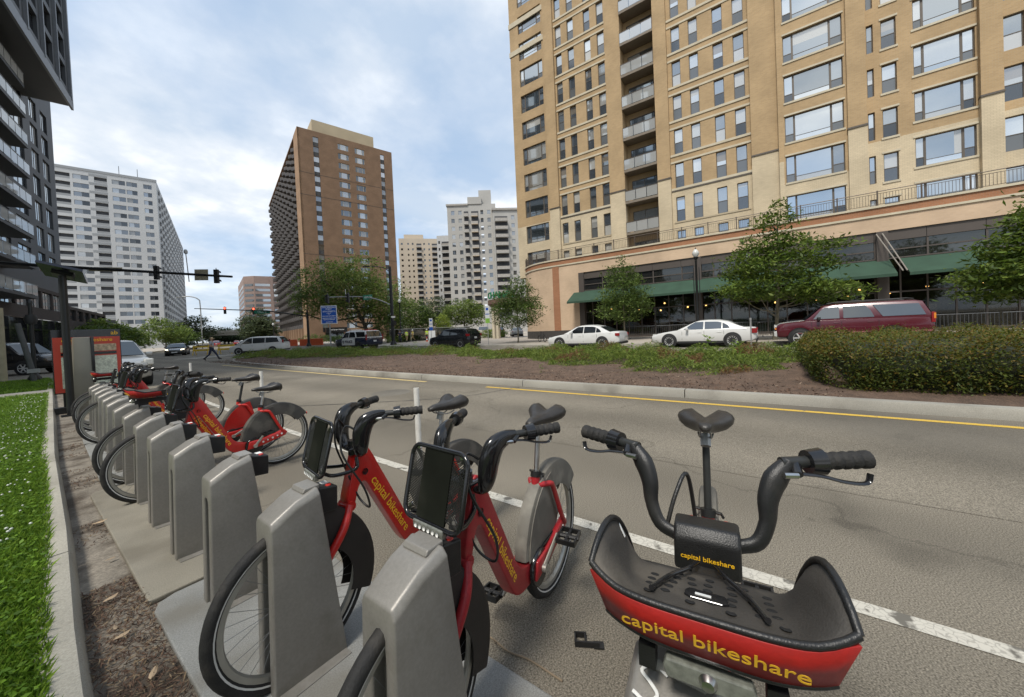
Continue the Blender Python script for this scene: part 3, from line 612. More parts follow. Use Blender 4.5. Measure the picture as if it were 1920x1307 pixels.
    if not old:
        MB().cbox((-.005, 0, -.005), (.07, .10, .012)).build('stem_cap', gloss_black_m, sr, bevel=.004)
        # rack plate in front of the head, with tubular rim, perforated sides and a lamp strip
        rk = bpy.data.objects.new('front_rack', None)
        T, B = Vector((-.115, 0, .145)), Vector((-.175, 0, -.09)); upv = (T - B).normalized(); cen = (T + B) / 2 + Vector((0, rack_y, 0)); hw, hh = .142, (T - B).length / 2
        def rr_(w, h, r_, n=5):
            out = []
            for cx_, cz_, a0 in ((w - r_, h - r_, 0), (-w + r_, h - r_, 90), (-w + r_, -h + r_, 180), (w - r_, -h + r_, 270)):
                for i in range(n + 1):
                    a = R(a0 + 90 * i / n); out.append((cx_ + r_ * math.cos(a), cz_ + r_ * math.sin(a)))
            return out
        nrm = Vector((0, 1, 0)).cross(upv).normalized()
        P3 = lambda u, v, d_=0.0: cen + Vector((0, u, 0)) + upv * v + nrm * d_
        ol = rr_(hw, hh, .04)
        rb = MB().tube([P3(u, v) for u, v in ol] + [P3(*ol[0])], .0085, 8, cap=False); rim_o = rb.build('front_rack', gloss_black_m, sr, smooth=60)
        rk = rim_o
        bw = hw * .50
        for sgn in (1,):
            MB().add([P3(-bw, -hh + .01, .004), P3(bw, -hh + .01, .004), P3(bw, hh - .008, .004), P3(-bw, hh - .008, .004), P3(-bw, -hh + .01, -.004), P3(bw, -hh + .01, -.004), P3(bw, hh - .008, -.004), P3(-bw, hh - .008, -.004)],
                 [(0, 1, 2, 3), (7, 6, 5, 4), (0, 4, 5, 1), (1, 5, 6, 2), (2, 6, 7, 3), (3, 7, 4, 0)]).build('rack_board', board_m, rk)
        for s in (-1, 1):                     # expanded-metal side strips
            ms = MB(); n_ = 20
            for i in range(n_ + 1):
                v = -hh + .03 + (2 * hh - .06) * i / n_
                for dv in (-1, 1):
                    a_, c_ = P3(s * bw, v), P3(s * (hw - .004), max(-hh + .01, min(hh - .01, v + dv * .055)))
                    ms.tube([a_, c_], .0021, 4, cap=False)
            mo = ms.build('mesh_strip', mesh_m, rk); mo['kind'] = 'stuff'
            for v in (-hh + .035, hh - .012):
                q_ = P3(s * (hw - .03), v, 0.004); MB().lathe([(0, .006), (.007, .005), (.008, -.006), (0, -.006)], q_, axis='x', n=10).build('rack_bolt', chrome_m, rk)
        lp = MB(); a_ = P3(0, -hh - .012); lp.cbox(a_, (.02, .15, .03)); lo = lp.build('lamp_strip', lens_m, rk, bevel=.004)
        for i in range(6): MB().lathe([(0, .004), (.006, .002), (.007, 0)], (0, 0, 0), axis='x', n=10).build('led', white_m, lo, loc=(a_.x - .0145, a_.y - .055 + .022 * i, a_.z))
        for s in (-1, 1):
            MB().tube(bez([P3(s * .10, -hh + .02), P3(s * .085, -hh + .0) + Vector((.07, 0, -.02)), Vector((-.01, s * .045, -.10)), Vector((.0, s * .03, -.05))], 5), .009, 8).build('rack_strut', gloss_black_m, rk, smooth=60)
        cb = MB().tube(bez([(.0, -.10, .08), (-.06, -.07, .12), (-.10, -.12, .02), (-.02, -.15, -.16), (.02, -.11, -.28), (.0, -.04, -.25), (-.04, -.03, -.13)], 6), .005, 6)
        cb.tube(bez([(.0, .10, .08), (-.05, .06, .13), (-.07, .04, .02), (-.03, .03, -.12)], 6), .005, 6); cb.build('brake_cable', black_m, sr, smooth=60)
    else:
        # padded stem box with small lettering
        bx = MB().prism([(-.055, -.045), (.04, -.045), (.045, .03), (.03, .052), (-.03, .056), (-.05, .03)], 'y', -.070, .070).build('stem_box', black_m, sr, bevel=.008, seg=3, smooth=50)
        t_ = inst('lettering', text_mesh('capital bikeshare', .0165, letter, bold=.0002), bx); frame_matrix(t_, (0, -1, 0), (-.05, 0, 1), (-.0545, 0, -.008))
        MB().box(-.04, -.05, -.075, .03, .05, -.045).build('stem_foot', black_m, sr)
        # basket: tray, flared ears, red outer panel
        x0, x1, W0, W1 = -.375, -.10, .176, .152           # front (towards the kerb) and rear edges
        zt, zrim = -.014, .092
        tr = MB(); nx, ny = 12, 26; grid = []
        for j in range(ny + 1):
            v = -1 + 2 * j / ny
            for i in range(nx + 1):
                u = i / nx; w = W0 + (W1 - W0) * u; av = abs(v); e = max(0, (av - .72) / .28)
                y = v * w * (1 + .06 * e * (1 - u)); x = x0 + (x1 - x0) * u + .035 * (av ** 4) * (1 - u)
                zf_ = (zrim - zt) * (1 - u) ** 1.15 - (.012 * math.sin(min(1, u * 3) * math.pi) if av < .7 else 0)
                ear = .150 * math.sin(max(0, min(1, u * .86 + .10)) * math.pi) ** .75 if ears else (zrim - zt) - zf_ + .01
                grid.append((x, y, zt + zf_ + (e ** 1.7) * max(0, ear - .150 * .30)))
        tr.add(grid, [(j * (nx + 1) + i, j * (nx + 1) + i + 1, (j + 1) * (nx + 1) + i + 1, (j + 1) * (nx + 1) + i) for j in range(ny) for i in range(nx)])
        me = tr.mesh('basket', tray_m, smooth=80); basket = inst('basket', me, sr)
        sm = basket.modifiers.new('thick', 'SOLIDIFY'); sm.thickness = .006; sm.offset = -1
        MB().tube([grid[j * (nx + 1)] for j in range(ny + 1)], .006, 7).build('basket_rim', black_m, basket, smooth=60)
        for j in (0, ny): MB().tube([grid[j * (nx + 1) + i] for i in range(nx + 1)], .0058, 7).build('basket_rim', black_m, basket, smooth=60)
        # red shell below the rim: front and both flanks
        fl = MB(); rt = []; rb2 = []
        for i in range(nx - 2, 0, -1):
            x, y, z = grid[i]; rt.append((x, y - .003, min(z, zrim) - .004)); rb2.append((x + .012, y * .90, zrim - .088))
        for j in range(ny + 1):
            x, y, z = grid[j * (nx + 1)]; rt.append((x - .004, y, min(z, zrim + .01) - .004)); rb2.append((x + .030, y * .90, zrim - .088))
        for i in range(1, nx - 1):
            x, y, z = grid[ny * (nx + 1) + i]; rt.append((x, y + .003, min(z, zrim) - .004)); rb2.append((x + .012, y * .90, zrim - .088))
        n_ = len(rt); fl.add(rt + rb2, [(i, i + 1, n_ + i + 1, n_ + i) for i in range(n_ - 1)])
        pn = fl.build('basket_panel', basketred_m, basket, smooth=50); so = pn.modifiers.new('thick', 'SOLIDIFY'); so.thickness = .004; so.offset = 0
        MB().tube(rb2, .0045, 6).build('panel_edge', black_m, pn, smooth=60)
        t_ = inst('lettering', text_mesh('capital bikeshare', .0385, letter, bold=.0002), pn)
        frame_matrix(t_, (0, -1, 0), (-.03, 0, .085), (x0 + .0045, 0.0, zrim - .044))
        zfl = lambda u: zt + (zrim - zt) * (1 - u) ** 1.15 - .012 * math.sin(min(1, u * 3) * math.pi)
        for i in range(34):
            u = .30 + .13 * (i % 5) + (.06 if (i // 5) % 2 else 0); v = -.66 + 1.32 * (i // 5) / 6.4 + .03 * math.sin(i * 7.1); w = W0 + (W1 - W0) * u
            if u > .95: continue
            MB().lathe([(0, 0), (.0052, .0006), (.0075, .001), (.0085, 0)], (0, 0, 0), n=12).build('drain_hole', trim0_m, basket, loc=(x0 + (x1 - x0) * u, v * w, zfl(u) + .0012), rot=(0, R(20), 0))
        hs_ = MB().prism([(-.225, -.03), (-.225, .03), (-.245, .036), (-.268, .036), (-.28, .026), (-.28, -.026), (-.268, -.036), (-.245, -.036)], 'z', 0, .004).build('handle_slot', gloss_black_m, basket, loc=(0, 0, 0), bevel=.0015); hs_.location = (-.25 + .25 * math.cos(R(21)), 0, zfl(.45) + .0 - .25 * math.sin(R(21))); hs_.rotation_euler = (0, R(21), 0)
        MB().box(-.262, -.008, .0042, -.250, .018, .0050).build('notice', white_m, hs_)
        for s in (-1, 1):
            MB().tube(bez([(-.075, s * .018, -.005), (-.13, s * .035, zfl(.88) + .016), (-.20, s * .068, zfl(.64) + .010), (-.30, s * .088, zfl(.27) + .012)], 6), .0048, 8).build('bungee_cord', gloss_black_m, basket, smooth=60)
        if ears:                                              # small printed notice on one ear
            for i in range(6):
                q_ = [(-.30 + .017 * i, .0)]; xx = -.285 + .016 * i
                MB().box(xx, -.0005, 0, xx + .006, .0005, .022 + .012 * ((i * 7) % 3)).build('notice_line', white_m, basket, loc=(0, .1625 - .002 * i, zt + .085 + .004 * i), rot=(R(-24), 0, 0))
        lp = MB().prism([(-.062, -.016), (.062, -.016), (.068, 0), (.062, .016), (-.062, .016), (-.068, 0)], 'x', x0 + .03, x0 + .05).build('front_lamp', lens_m, basket, loc=(0, 0, zt - .020), bevel=.003)
        MB().lathe([(0, -.010), (.009, -.009), (.012, -.004), (.014, 0)], (x0 + .03, 0, 0), axis='x', n=16).build('lamp_bulb', chrome_m, lp, smooth=40)
        for s in (-1, 1): MB().cbox((x0 + .06, s * .095, zt - .028), (.03, .028, .04)).build('basket_bracket', black_m, basket)
        MB().box(-.30, -.03, zt - .05, -.06, .03, zt - .008).build('basket_bracket', black_m, basket)
        MB().box(-.045, -.05, -.30, .12, .05, -.045).build('head_cover', black_m, sr, bevel=.012)
        MB().tube(bez([(.02, .09, .02), (.05, .07, .09), (.10, .045, .13), (.13, .03, .02), (.11, .02, -.12)], 6), .0055, 8).build('brake_cable', black_m, sr, smooth=60)
    MB().lathe([(0, 0), (.014, .001), (.015, .006)], axis='x', n=12).build('tail_reflector', redlamp_m, root, loc=(1.37, 0, .52))
    return root
def bike_at(i, turn=0.0, **k):
    x, y = DOCKS[i]; return dict(loc=(x + .105, y + .085, 0), rz=dock_yaw(y) + R(turn), **k)
make_bike('bicycle', 'basket', 'share bike facing the camera with a red lettered basket and wide black bars', (.675, .10, 0), R(7.2), sad=1.0, rear_f=fender_dusty_m, crank=1.2, post_m=dark_metal_m, tilt=13.0, stand=False)
make_bike('bicycle', 'plate', 'dusty red share bike with grey rear fender, nearest on the docks', **bike_at(1, 6.5, red=red2_m, rear_f=fender_dusty_m, sad=.945, crank=.7, steer=R(-9), stand=False))
make_bike('bicycle', 'plate', 'bright red share bike behind the dusty one, front tyre toward the kerb', **bike_at(2, 3.5, sad=.945, crank=2.4, steer=R(-12), rack_y=.06))
make_bike('bicycle', 'plate', 'red share bike with black rear fender, nearer of the middle pair', **bike_at(6, 1.5, sad=.87, crank=.9, steer=R(0)))
make_bike('bicycle', 'basket', 'red share bike with red skirt guard and red basket, farther of the middle pair', **bike_at(7, 1.0, skirt=red_m, sad=.94, crank=.5, ears=False, post_m=dark_metal_m))
make_bike('bicycle', 'plate', 'distant red share bike standing alone between the middle and far pairs', **bike_at(11, 0, sad=.87, crank=.3, steer=R(8)))
make_bike('bicycle', 'plate', 'distant red share bike with low saddle, nearer of the far pair', **bike_at(13, 1, sad=.84, crank=2.0))
make_bike('bicycle', 'basket', 'farthest red share bike with a basket, beside the map board', **bike_at(14, 0, sad=.93, crank=1.0, ears=False))
# ================================================================== BUILDINGS
tan_b = brick_mat('tan_brick', (0.45, 0.315, 0.170), (0.39, 0.27, 0.145), (0.42, 0.325, 0.21))
cream_b = brick_mat('cream_brick', (0.60, 0.50, 0.345), (0.54, 0.45, 0.31), (0.44, 0.37, 0.26))
orange_b = brick_mat('orange_brick', (0.57, 0.42, 0.285), (0.53, 0.385, 0.26), (0.52, 0.40, 0.29))
redbr_b = brick_mat('red_brick', (0.36, 0.165, 0.085), (0.31, 0.14, 0.07), (0.33, 0.2, 0.13))
brown_b = brick_mat('brown_brick', (0.225, 0.140, 0.085), (0.195, 0.12, 0.073), (0.21, 0.145, 0.10), row=.12, width=.4)
stone_m = mat('cast_stone', (0.52, 0.46, 0.34), 0.8, var=0.1, scale=1.5)
bronze_m = mat('window_bronze', (0.105, 0.088, 0.07), 0.5, metal=0.2, var=0.1, scale=4)
slab_m = mat('balcony_slab', (0.20, 0.165, 0.125), 0.8, var=0.12, scale=2)
win_up = glass_mat('glass_upper', (0.07, 0.08, 0.09), 0.50, (0.88, 0.95, 1.0), var=0.5, curtain=((0.42, 0.41, 0.38), 0.62))
win_lo = glass_mat('glass_screened', (0.035, 0.04, 0.045), 0.16, (0.8, 0.85, 0.9), rough=0.12, var=0.2, curtain=((0.11, 0.115, 0.115), 0.5))
win_big = glass_mat('glass_picture', (0.045, 0.055, 0.06), 0.48, (0.88, 0.95, 1.0), var=0.6, curtain=((0.34, 0.33, 0.30), 0.62))
win_dark = glass_mat('glass_dark', (0.018, 0.019, 0.02), 0.16, (0.85, 0.9, 0.95), var=0.3); win_clere = glass_mat('glass_clerestory', (0.015, 0.015, 0.015), 0.09, (0.85, 0.9, 0.9), var=0.1)
balglass_m = glass_mat('balcony_glass', (0.42, 0.42, 0.40), 0.30, (0.9, 0.95, 1.0), var=0.2)
rail_m = mat('rail_bronze', (0.09, 0.07, 0.055), 0.5, metal=0.3, var=0.1)
def facade(parent, m, org, ang, width, z0, z1, holes=(), depth=0.22, name='wall', uvrot=True):
    """wall plane with real openings and their reveals; local frame: along (cos,sin), inward (-sin,cos)"""
    ca, sa = math.cos(ang), math.sin(ang); P = lambda u, z, d=0.0: (org[0] + u * ca - d * sa, org[1] + u * sa + d * ca, z)
    us = sorted({0.0, width, *[h[0] for h in holes], *[h[1] for h in holes]}); us = [u for u in us if 0 <= u <= width]
    zs = sorted({z0, z1, *[h[2] for h in holes], *[h[3] for h in holes]}); zs = [z for z in zs if z0 <= z <= z1]
    iu = {u: i for i, u in enumerate(us)}; iz = {z: i for i, z in enumerate(zs)}
    full = np.ones((len(us) - 1, len(zs) - 1), bool)
    for h in holes:
        a, b_ = max(h[0], 0), min(h[1], width); c, d = max(h[2], z0), min(h[3], z1)
        if a in iu and b_ in iu and c in iz and d in iz: full[iu[a]:iu[b_], iz[c]:iz[d]] = False
    mb = MB()
    for i in range(len(us) - 1):
        j = 0
        while j < len(zs) - 1:
            if full[i, j]:
                k = j
                while k < len(zs) - 1 and full[i, k]: k += 1
                mb.quad(P(us[i], zs[j]), P(us[i + 1], zs[j]), P(us[i + 1], zs[k]), P(us[i], zs[k])); j = k
            else: j += 1
    for a, b_, c, d in holes:
        mb.quad(P(a, c), P(a, c, depth), P(a, d, depth), P(a, d)); mb.quad(P(b_, c), P(b_, d), P(b_, d, depth), P(b_, c, depth))
        mb.quad(P(a, c), P(b_, c), P(b_, c, depth), P(a, c, depth)); mb.quad(P(a, d), P(a, d, depth), P(b_, d, depth), P(b_, d))
    me = mb.mesh(name, m, fix=False)
    ul = me.uv_layers.new(name='UVMap'); co = np.empty(len(me.vertices) * 3); me.vertices.foreach_get('co', co); co = co.reshape(-1, 3)
    li = np.empty(len(me.loops), dtype=np.int32); me.loops.foreach_get('vertex_index', li)
    U_ = co @ np.array([ca - .6 * sa, sa + .6 * ca, 0]); ul.data.foreach_set('uv', np.stack([U_[li], co[li, 2]], 1).astype(np.float32).ravel())
    return inst(name, me, parent)
def uvbox(parent, name, m, x0, y0, z0, x1, y1, z1):
    me = MB().box(x0, y0, z0, x1, y1, z1).mesh(name, m, uvdir=(1, 0)); return inst(name, me, parent)
_wc = {}; blind_m = glass_mat('glass_with_blind', (.46, .45, .41), .26, (.9, .95, 1), var=.3); drape_m = glass_mat('glass_with_drape', (.20, .17, .13), .30, (.9, .95, 1), var=.3)
def sash_window(parent, u, z, w, h, y=0.16, ang=0.0, org=(0, 0), kind='sash', fm=None, up=None, lo=None):
    """window set in an opening; (u,z) = lower left corner; shared meshes per size"""
    var_ = (int(u * 13.7 + z * 7.31 + org[0] * 3.3) * 2654435761 >> 7) % 10 if up is None else 0
    key = (round(w, 2), round(h, 2), kind, var_ if kind in ('sash', 'triple') else 0, (fm or bronze_m).name, (up or win_up).name, (lo or win_lo).name)
    if key not in _wc:
        t = .055; fr = MB().box(0, -.02, 0, t, .05, h).box(w - t, -.02, 0, w, .05, h).box(t, -.02, 0, w - t, .05, t).box(t, -.02, h - t, w - t, .05, h); panes = []
        def pane(a, b_, c, d, m_): panes.append((MB().box(a, .012, c, b_, .024, d).mesh('pane', m_), ))
        if kind == 'sash':
            fr.box(t, -.01, h * .46, w - t, .04, h * .46 + .05); 
            zb0, zb1 = h * .46 + .05, h - t; cut = {1: .55, 2: .3, 3: .0, 4: .75}.get(var_)
            if cut is None: pane(t, w - t, zb0, zb1, up or win_up)
            else:
                zm = zb0 + (zb1 - zb0) * cut; pane(t, w - t, zm, zb1, blind_m if var_ != 2 else drape_m)
                if cut > 0: pane(t, w - t, zb0, zm, win_up)
            pane(t, w - t, t, h * .46, blind_m if var_ == 9 else (lo or win_lo))
        elif kind == 'triple':
            a, b_ = w * .17, w * .80
            for q_ in (a, b_): fr.box(q_ - .06, -.02, t, q_ + .06, .045, h - t)
            for (s_, e_) in ((t, a - .06), (b_ + .06, w - t)):
                fr.box(s_, -.01, h * .30, e_, .04, h * .30 + .05); pane(s_, e_, h * .30 + .05, h - t, up or win_up); pane(s_, e_, t, h * .30, lo or win_lo)
            fr.box(a + .06, -.01, h * .2, b_ - .06, .035, h * .2 + .03); 
            xa_, xb_ = a + .06, b_ - .06; sp = {1: .25, 2: .8, 3: .5}.get(var_)
            if sp is None: pane(xa_, xb_, h * .2 + .03, h - t, up or win_big)
            elif var_ == 3: pane(xa_, xb_, h * .2 + .03 + h * .35, h - t, blind_m); pane(xa_, xb_, h * .2 + .03, h * .2 + .03 + h * .35, win_big)
            else: xm = xa_ + (xb_ - xa_) * sp; pane(xa_, xm, h * .2 + .03, h - t, drape_m if sp < .5 else win_big); pane(xm, xb_, h * .2 + .03, h - t, win_big if sp < .5 else blind_m)
            pane(xa_, xb_, t, h * .2, up or win_big)
        elif kind == 'pair':
            q_ = w * .25; fr.box(q_ - .04, -.02, t, q_ + .04, .04, h - t).box(w * .75 - .04, -.02, t, w * .75 + .04, .04, h - t); pane(t, q_ - .04, t, h - t, lo or win_lo); pane(q_ + .04, w * .75 - .04, t, h - t, up or win_up); pane(w * .75 + .04, w - t, t, h - t, lo or win_lo)
        elif kind == 'two':
            fr.box(w / 2 - .03, -.02, t, w / 2 + .03, .04, h - t); pane(t, w / 2 - .03, t, h - t, up or win_up); pane(w / 2 + .03, w - t, t, h - t, lo or win_lo)
        else: pane(t, w - t, t, h - t, up or win_up)
        _wc[key] = (fr.mesh('window', fm or bronze_m), [p_[0] for p_ in panes])
    fme, pm = _wc[key]; ca, sa = math.cos(ang), math.sin(ang)
    o = inst('window', fme, parent, (org[0] + u * ca - y * sa, org[1] + u * sa + y * ca, z), (0, 0, ang))
    for q_ in pm: inst('pane', q_, o)
    return o
# ------------------------------------------------------------------ tan apartment block with the shop
bb = thing('apartment_building', 'tall tan brick apartment block above a shop with green awnings', 'building', (36, 24.2, 0), R(-90))
U = lambda Y: 24.2 - Y
PITCH_F = 3.05; T0 = 9.73; KN = 12; ZT = 45.5
def zrow(k): return T0 + PITCH_F * k
win_g = [[(18.25, 17.53), (16.81, 16.08), (14.93, 14.22), (13.52, 12.79)], [(6.6, 5.87), (5.17, 4.44), (3.32, 2.56), (1.85, 1.08)], [(-6.83, -7.57)], [(-12.07, -12.9), (-14.2, -15.0), (-16.4, -17.2), (-18.4, -19.2)]]
def group_wall(Ya, Yb, wins, y=0.0, kind='sash', h=2.22, drop=0.0, rows=range(KN), zsplit=13.42, wm=None, pitch=None, t0=None):
    org = (U(Ya), y); W_ = Ya - Yb; hs = []
    for k in rows:
        zt = (t0 if t0 is not None else T0) + (pitch or PITCH_F) * k - drop
        for a, c in wins: hs.append((Ya - a, Ya - c, round(zt - h, 3), round(zt, 3)))
    lo = [h_ for h_ in hs if h_[3] <= zsplit]; hi = [h_ for h_ in hs if h_[2] >= zsplit]; mid = [h_ for h_ in hs if h_ not in lo and h_ not in hi]
    zs = zsplit
    if mid: zs = min(m_[2] for m_ in mid) - .1; hi = hi + mid
    facade(bb, cream_b, org, 0, W_, 7.4, zs, lo); facade(bb, tan_b, org, 0, W_, zs, ZT, hi)
    for a, c, z0, z1 in hs: sash_window(bb, a, z0, c - a, z1 - z0, org=org, kind=kind)
    return hs
group_wall(24.2, 19.57, [(23.0, 19.95)], kind='triple', h=2.0, drop=-.55)
group_wall(18.4, 12.63, win_g[0]); group_wall(6.94, 0.77, win_g[1]); group_wall(-5.95, -8.1, [(-6.1, -6.45), (-6.83, -7.57)], h=1.95, drop=.3)
group_wall(-8.1, -11.1, [(-8.35, -11.0)], kind='triple', h=1.95, drop=-.27); group_wall(-12.0, -20, win_g[3], h=2.1, drop=-.24)
# projecting picture-window bay
group_wall(-1.30, -4.95, [(-1.40, -4.78)], y=-.6, kind='triple', h=2.02, t0=10.70 - 2 * 0, pitch=3.05)
uvbox(bb, 'bay_cheek', tan_b, U(-1.30) - .3, -.6, 13.42, U(-1.30), 0, ZT)
uvbox(bb, 'bay_cheek', cream_b, U(-1.30) - .3, -.6, 7.4, U(-1.30), 0, 13.42)
for Ya, Yb in ((19.57, 18.4), (12.63, 11.12), (8.07, 6.94), (0.77, -1.0), (-4.95, -5.95), (-11.1, -12.0)):
    d = .75 if Yb == -5.95 else .32
    uvbox(bb, 'pier', cream_b, U(Ya), -d, 7.4, U(Yb), .1, 14.5); uvbox(bb, 'pier', tan_b, U(Ya), -d, 14.62, U(Yb), .1, ZT)
    MB().box(U(Ya) - .03, -d - .06, 14.5, U(Yb) + .03, .1, 14.62).build('pier_cap', bronze_m, bb)
for Ya, Yb in ((18.4, 12.63), (6.94, .77)):
    for k in range(KN):
        if zrow(k) - 2.22 < 8: continue
        if zrow(k) < 13.4: MB().box(U(Ya) + .15, -.05, zrow(k) - 2.36, U(Yb) - .15, .02, zrow(k) - 2.225).build('sill_course', cream_b, bb); continue
        MB().box(U(Ya), -.06, zrow(k) - 2.42, U(Yb), .02, zrow(k) - 2.225).build('sill_course', stone_m, bb)
        MB().box(U(Ya), -.05, zrow(k) + .03, U(Yb), .02, zrow(k) + .19).build('head_course', stone_m, bb)
    MB().box(U(Ya), -.05, 13.30, U(Yb), .02, 13.44).build('belt_course', bronze_m, bb)
for (Ya, Yb), dr, h_, yo in (((-6.75, -7.65), .3, 1.95, 0), ((-8.25, -11.08), -.27, 1.95, 0), ((-1.36, -4.85), -.97, 2.02, -.6)):
    for k in range(KN):
        zt = zrow(k) - dr; MB().box(U(Ya), yo - .05, zt - h_ - .14, U(Yb), yo + .02, zt - h_ - .003).build('window_sill', stone_m, bb); MB().box(U(Ya), yo - .045, zt + .003, U(Yb), yo + .02, zt + .13).build('window_head', stone_m, bb)
# left end wall
facade(bb, tan_b, (0, 22), -R(90), 22, 7.4, ZT)
# cornice bands high on the corner bay
for z_ in (33.6, 36.9): MB().box(-.08, -.08, z_, U(19.57), .05, z_ + .55).build('cornice_band', stone_m, bb)
# recessed balconies
uvbox(bb, 'recess_wall', tan_b, U(11.12), .9, 7.4, U(8.07), 1.1, ZT)
bal_me = {}
for Yc_ in (11.12, 8.07):
    xa_ = U(Yc_) - (.25 if Yc_ > 10 else 0); uvbox(bb, 'recess_cheek', tan_b, xa_, .1, 7.4, xa_ + .25, 1.1, ZT)
for k in range(KN):
    z = zrow(k) - 2.5; x0, x1 = U(11.12), U(8.07)
    o = inst('balcony', bal_me.setdefault('s', MB().box(0, -.42, -.22, x1 - x0, .9, 0).mesh('balcony', slab_m)), bb, (x0, 0, z))
    for i in range(3):
        w = (x1 - x0) / 3; inst('glass_panel', bal_me.setdefault('g', MB().box(.03, -.40, .06, w - .03, -.385, 1.0).mesh('glass_panel', balglass_m)), o, (i * w, 0, 0))
    inst('handrail', bal_me.setdefault('r', MB().box(0, -.42, 1.0, x1 - x0, -.365, 1.05).box(.0, -.41, 0, .04, -.37, 1.0).box(x1 - x0 - .04, -.41, 0, x1 - x0, -.37, 1.0).mesh('handrail', rail_m)), o)
    for i in range(2): inst('patio_door', bal_me.setdefault('d', MB().box(0, .82, .05, 1.1, .9, 2.2).mesh('patio_door', win_big)), o, (.45 + i * 1.15, 0, 0))
    inst('door_frame', bal_me.setdefault('f', MB().box(.38, .80, 0, .45, .89, 2.25).box(1.55, .80, 0, 1.60, .89, 2.25).box(2.70, .80, 0, 2.77, .89, 2.25).box(.38, .80, 2.2, 2.77, .89, 2.27).mesh('door_frame', bronze_m)), o)
MB().box(0, .3, ZT - .2, 44, 22, ZT).build('roof_slab', stone_m, bb)
# ------------------------------------------------------------------ podium with shop front
PY = -2.0; s9 = 34 / 36
zp = lambda z: 1.45 + (z - 1.45) * s9
UP = lambda Y: 24.2 - Y * s9
xs0, xs1 = UP(16.55), UP(-24)
zc0, zc1 = zp(7.12), zp(8.29)
uvbox(bb, 'podium_wall', orange_b, xs0, PY, zc0, xs1, PY + .3, zc1 - .12)
uvbox(bb, 'podium_wall', orange_b, UP(20), PY, 1.0, xs0, PY + .3, zc1 - .12)
MB().box(UP(20), PY - .03, 0, xs0, PY + .3, 1.0).build('plinth', mat('plinth_stone', (0.055, 0.05, 0.045), .6, var=.15), bb)
uvbox(bb, 'brick_pier', redbr_b, UP(19.75), PY - .05, 1.0, UP(18.95), PY + .01, zc1 - .12)
MB().box(UP(20), PY - .08, zc1 - .12, xs1, PY + .3, zc1 + .02).build('cornice', stone_m, bb)
uvbox(bb, 'brick_band', redbr_b, UP(20), PY - .02, zc1 + .02, xs1, PY + .3, zc1 + .48)
MB().box(UP(20), PY - .1, zc1 + .48, xs1, PY + .3, zc1 + .62).build('coping', stone_m, bb)
MB().box(UP(20), PY + .3, zc1 + .2, xs1, .1, zc1 + .3).build('terrace', paving_m, bb)
# curved corner
RC = 6.0; ccx, ccy = UP(20), PY + RC
def arcband(name, m, r0, r1, z0, z1, a0=90, a1=215):
    b_ = MB().lathe([(r0, z0), (r1, z0), (r1, z1), (r0, z1), (r0, z0)], (ccx, ccy, 0), n=22, a0=R(180 + a0 - 90 + 0) if False else R(270 - (a1 - a0)), a1=R(270))
    me = b_.mesh(name, m, uvdir=(1, 0)); return inst(name, me, bb)
arcband('podium_wall', orange_b, RC - .3, RC, 3.6, zc1 - .12); arcband('podium_wall', orange_b, RC - .3, RC - .002, 1.0, 3.6); arcband('plinth', MATS['plinth_stone'], RC - .3, RC + .03, 0, 1.0)
arcband('cornice', stone_m, RC - .3, RC + .08, zc1 - .12, zc1 + .02); arcband('brick_band', redbr_b, RC - .3, RC + .02, zc1 + .02, zc1 + .48); arcband('coping', stone_m, RC - .3, RC + .1, zc1 + .48, zc1 + .62)
MB().lathe([(0, zc1 + .3), (RC - .28, zc1 + .3)], (ccx, ccy, 0), n=30).build('terrace', paving_m, bb)
MB().box(UP(24.2), PY + 1.35, 4.3, UP(22.9), PY + 1.5, 6.2).build('corner_vent', bronze_m, bb)
# terrace railing: straight run then round the corner
rail = MB(); zr = zc1 + .62
rp = [(UP(20) + i * 1.0, PY + .02) for i in range(44)]
arc = [(ccx + (RC - .02) * math.cos(R(270 - i * 6)), ccy + (RC - .02) * math.sin(R(270 - i * 6))) for i in range(0, 20)]
run = arc[::-1] + rp[1:]
rl_o = MB(); rl_o.tube([(x, y, zr + .95) for x, y in run], .028, 5); rl_o.tube([(x, y, zr + .80) for x, y in run], .018, 4); rl_o.tube([(x, y, zr + .1) for x, y in run], .018, 4)
rl_o = rl_o.build('railing', rail_m, bb)
bal = MB()
for i in range(len(run) - 1):
    for j in range(7):
        t_ = j / 7; x = run[i][0] + (run[i + 1][0] - run[i][0]) * t_; y = run[i][1] + (run[i + 1][1] - run[i][1]) * t_
        if j == 0 and i % 2 == 0: inst('railing_post', bal_me.setdefault('rp', MB().box(-.035, -.035, 0, .035, .035, 1.0).mesh('railing_post', rail_m)), rl_o, (x, y, zr))
        else: bal.box(x - .009, y - .009, zr + .1, x + .009, y + .009, zr + .8)
bo = bal.build('railing_bars', rail_m, rl_o); bo['kind'] = 'stuff'
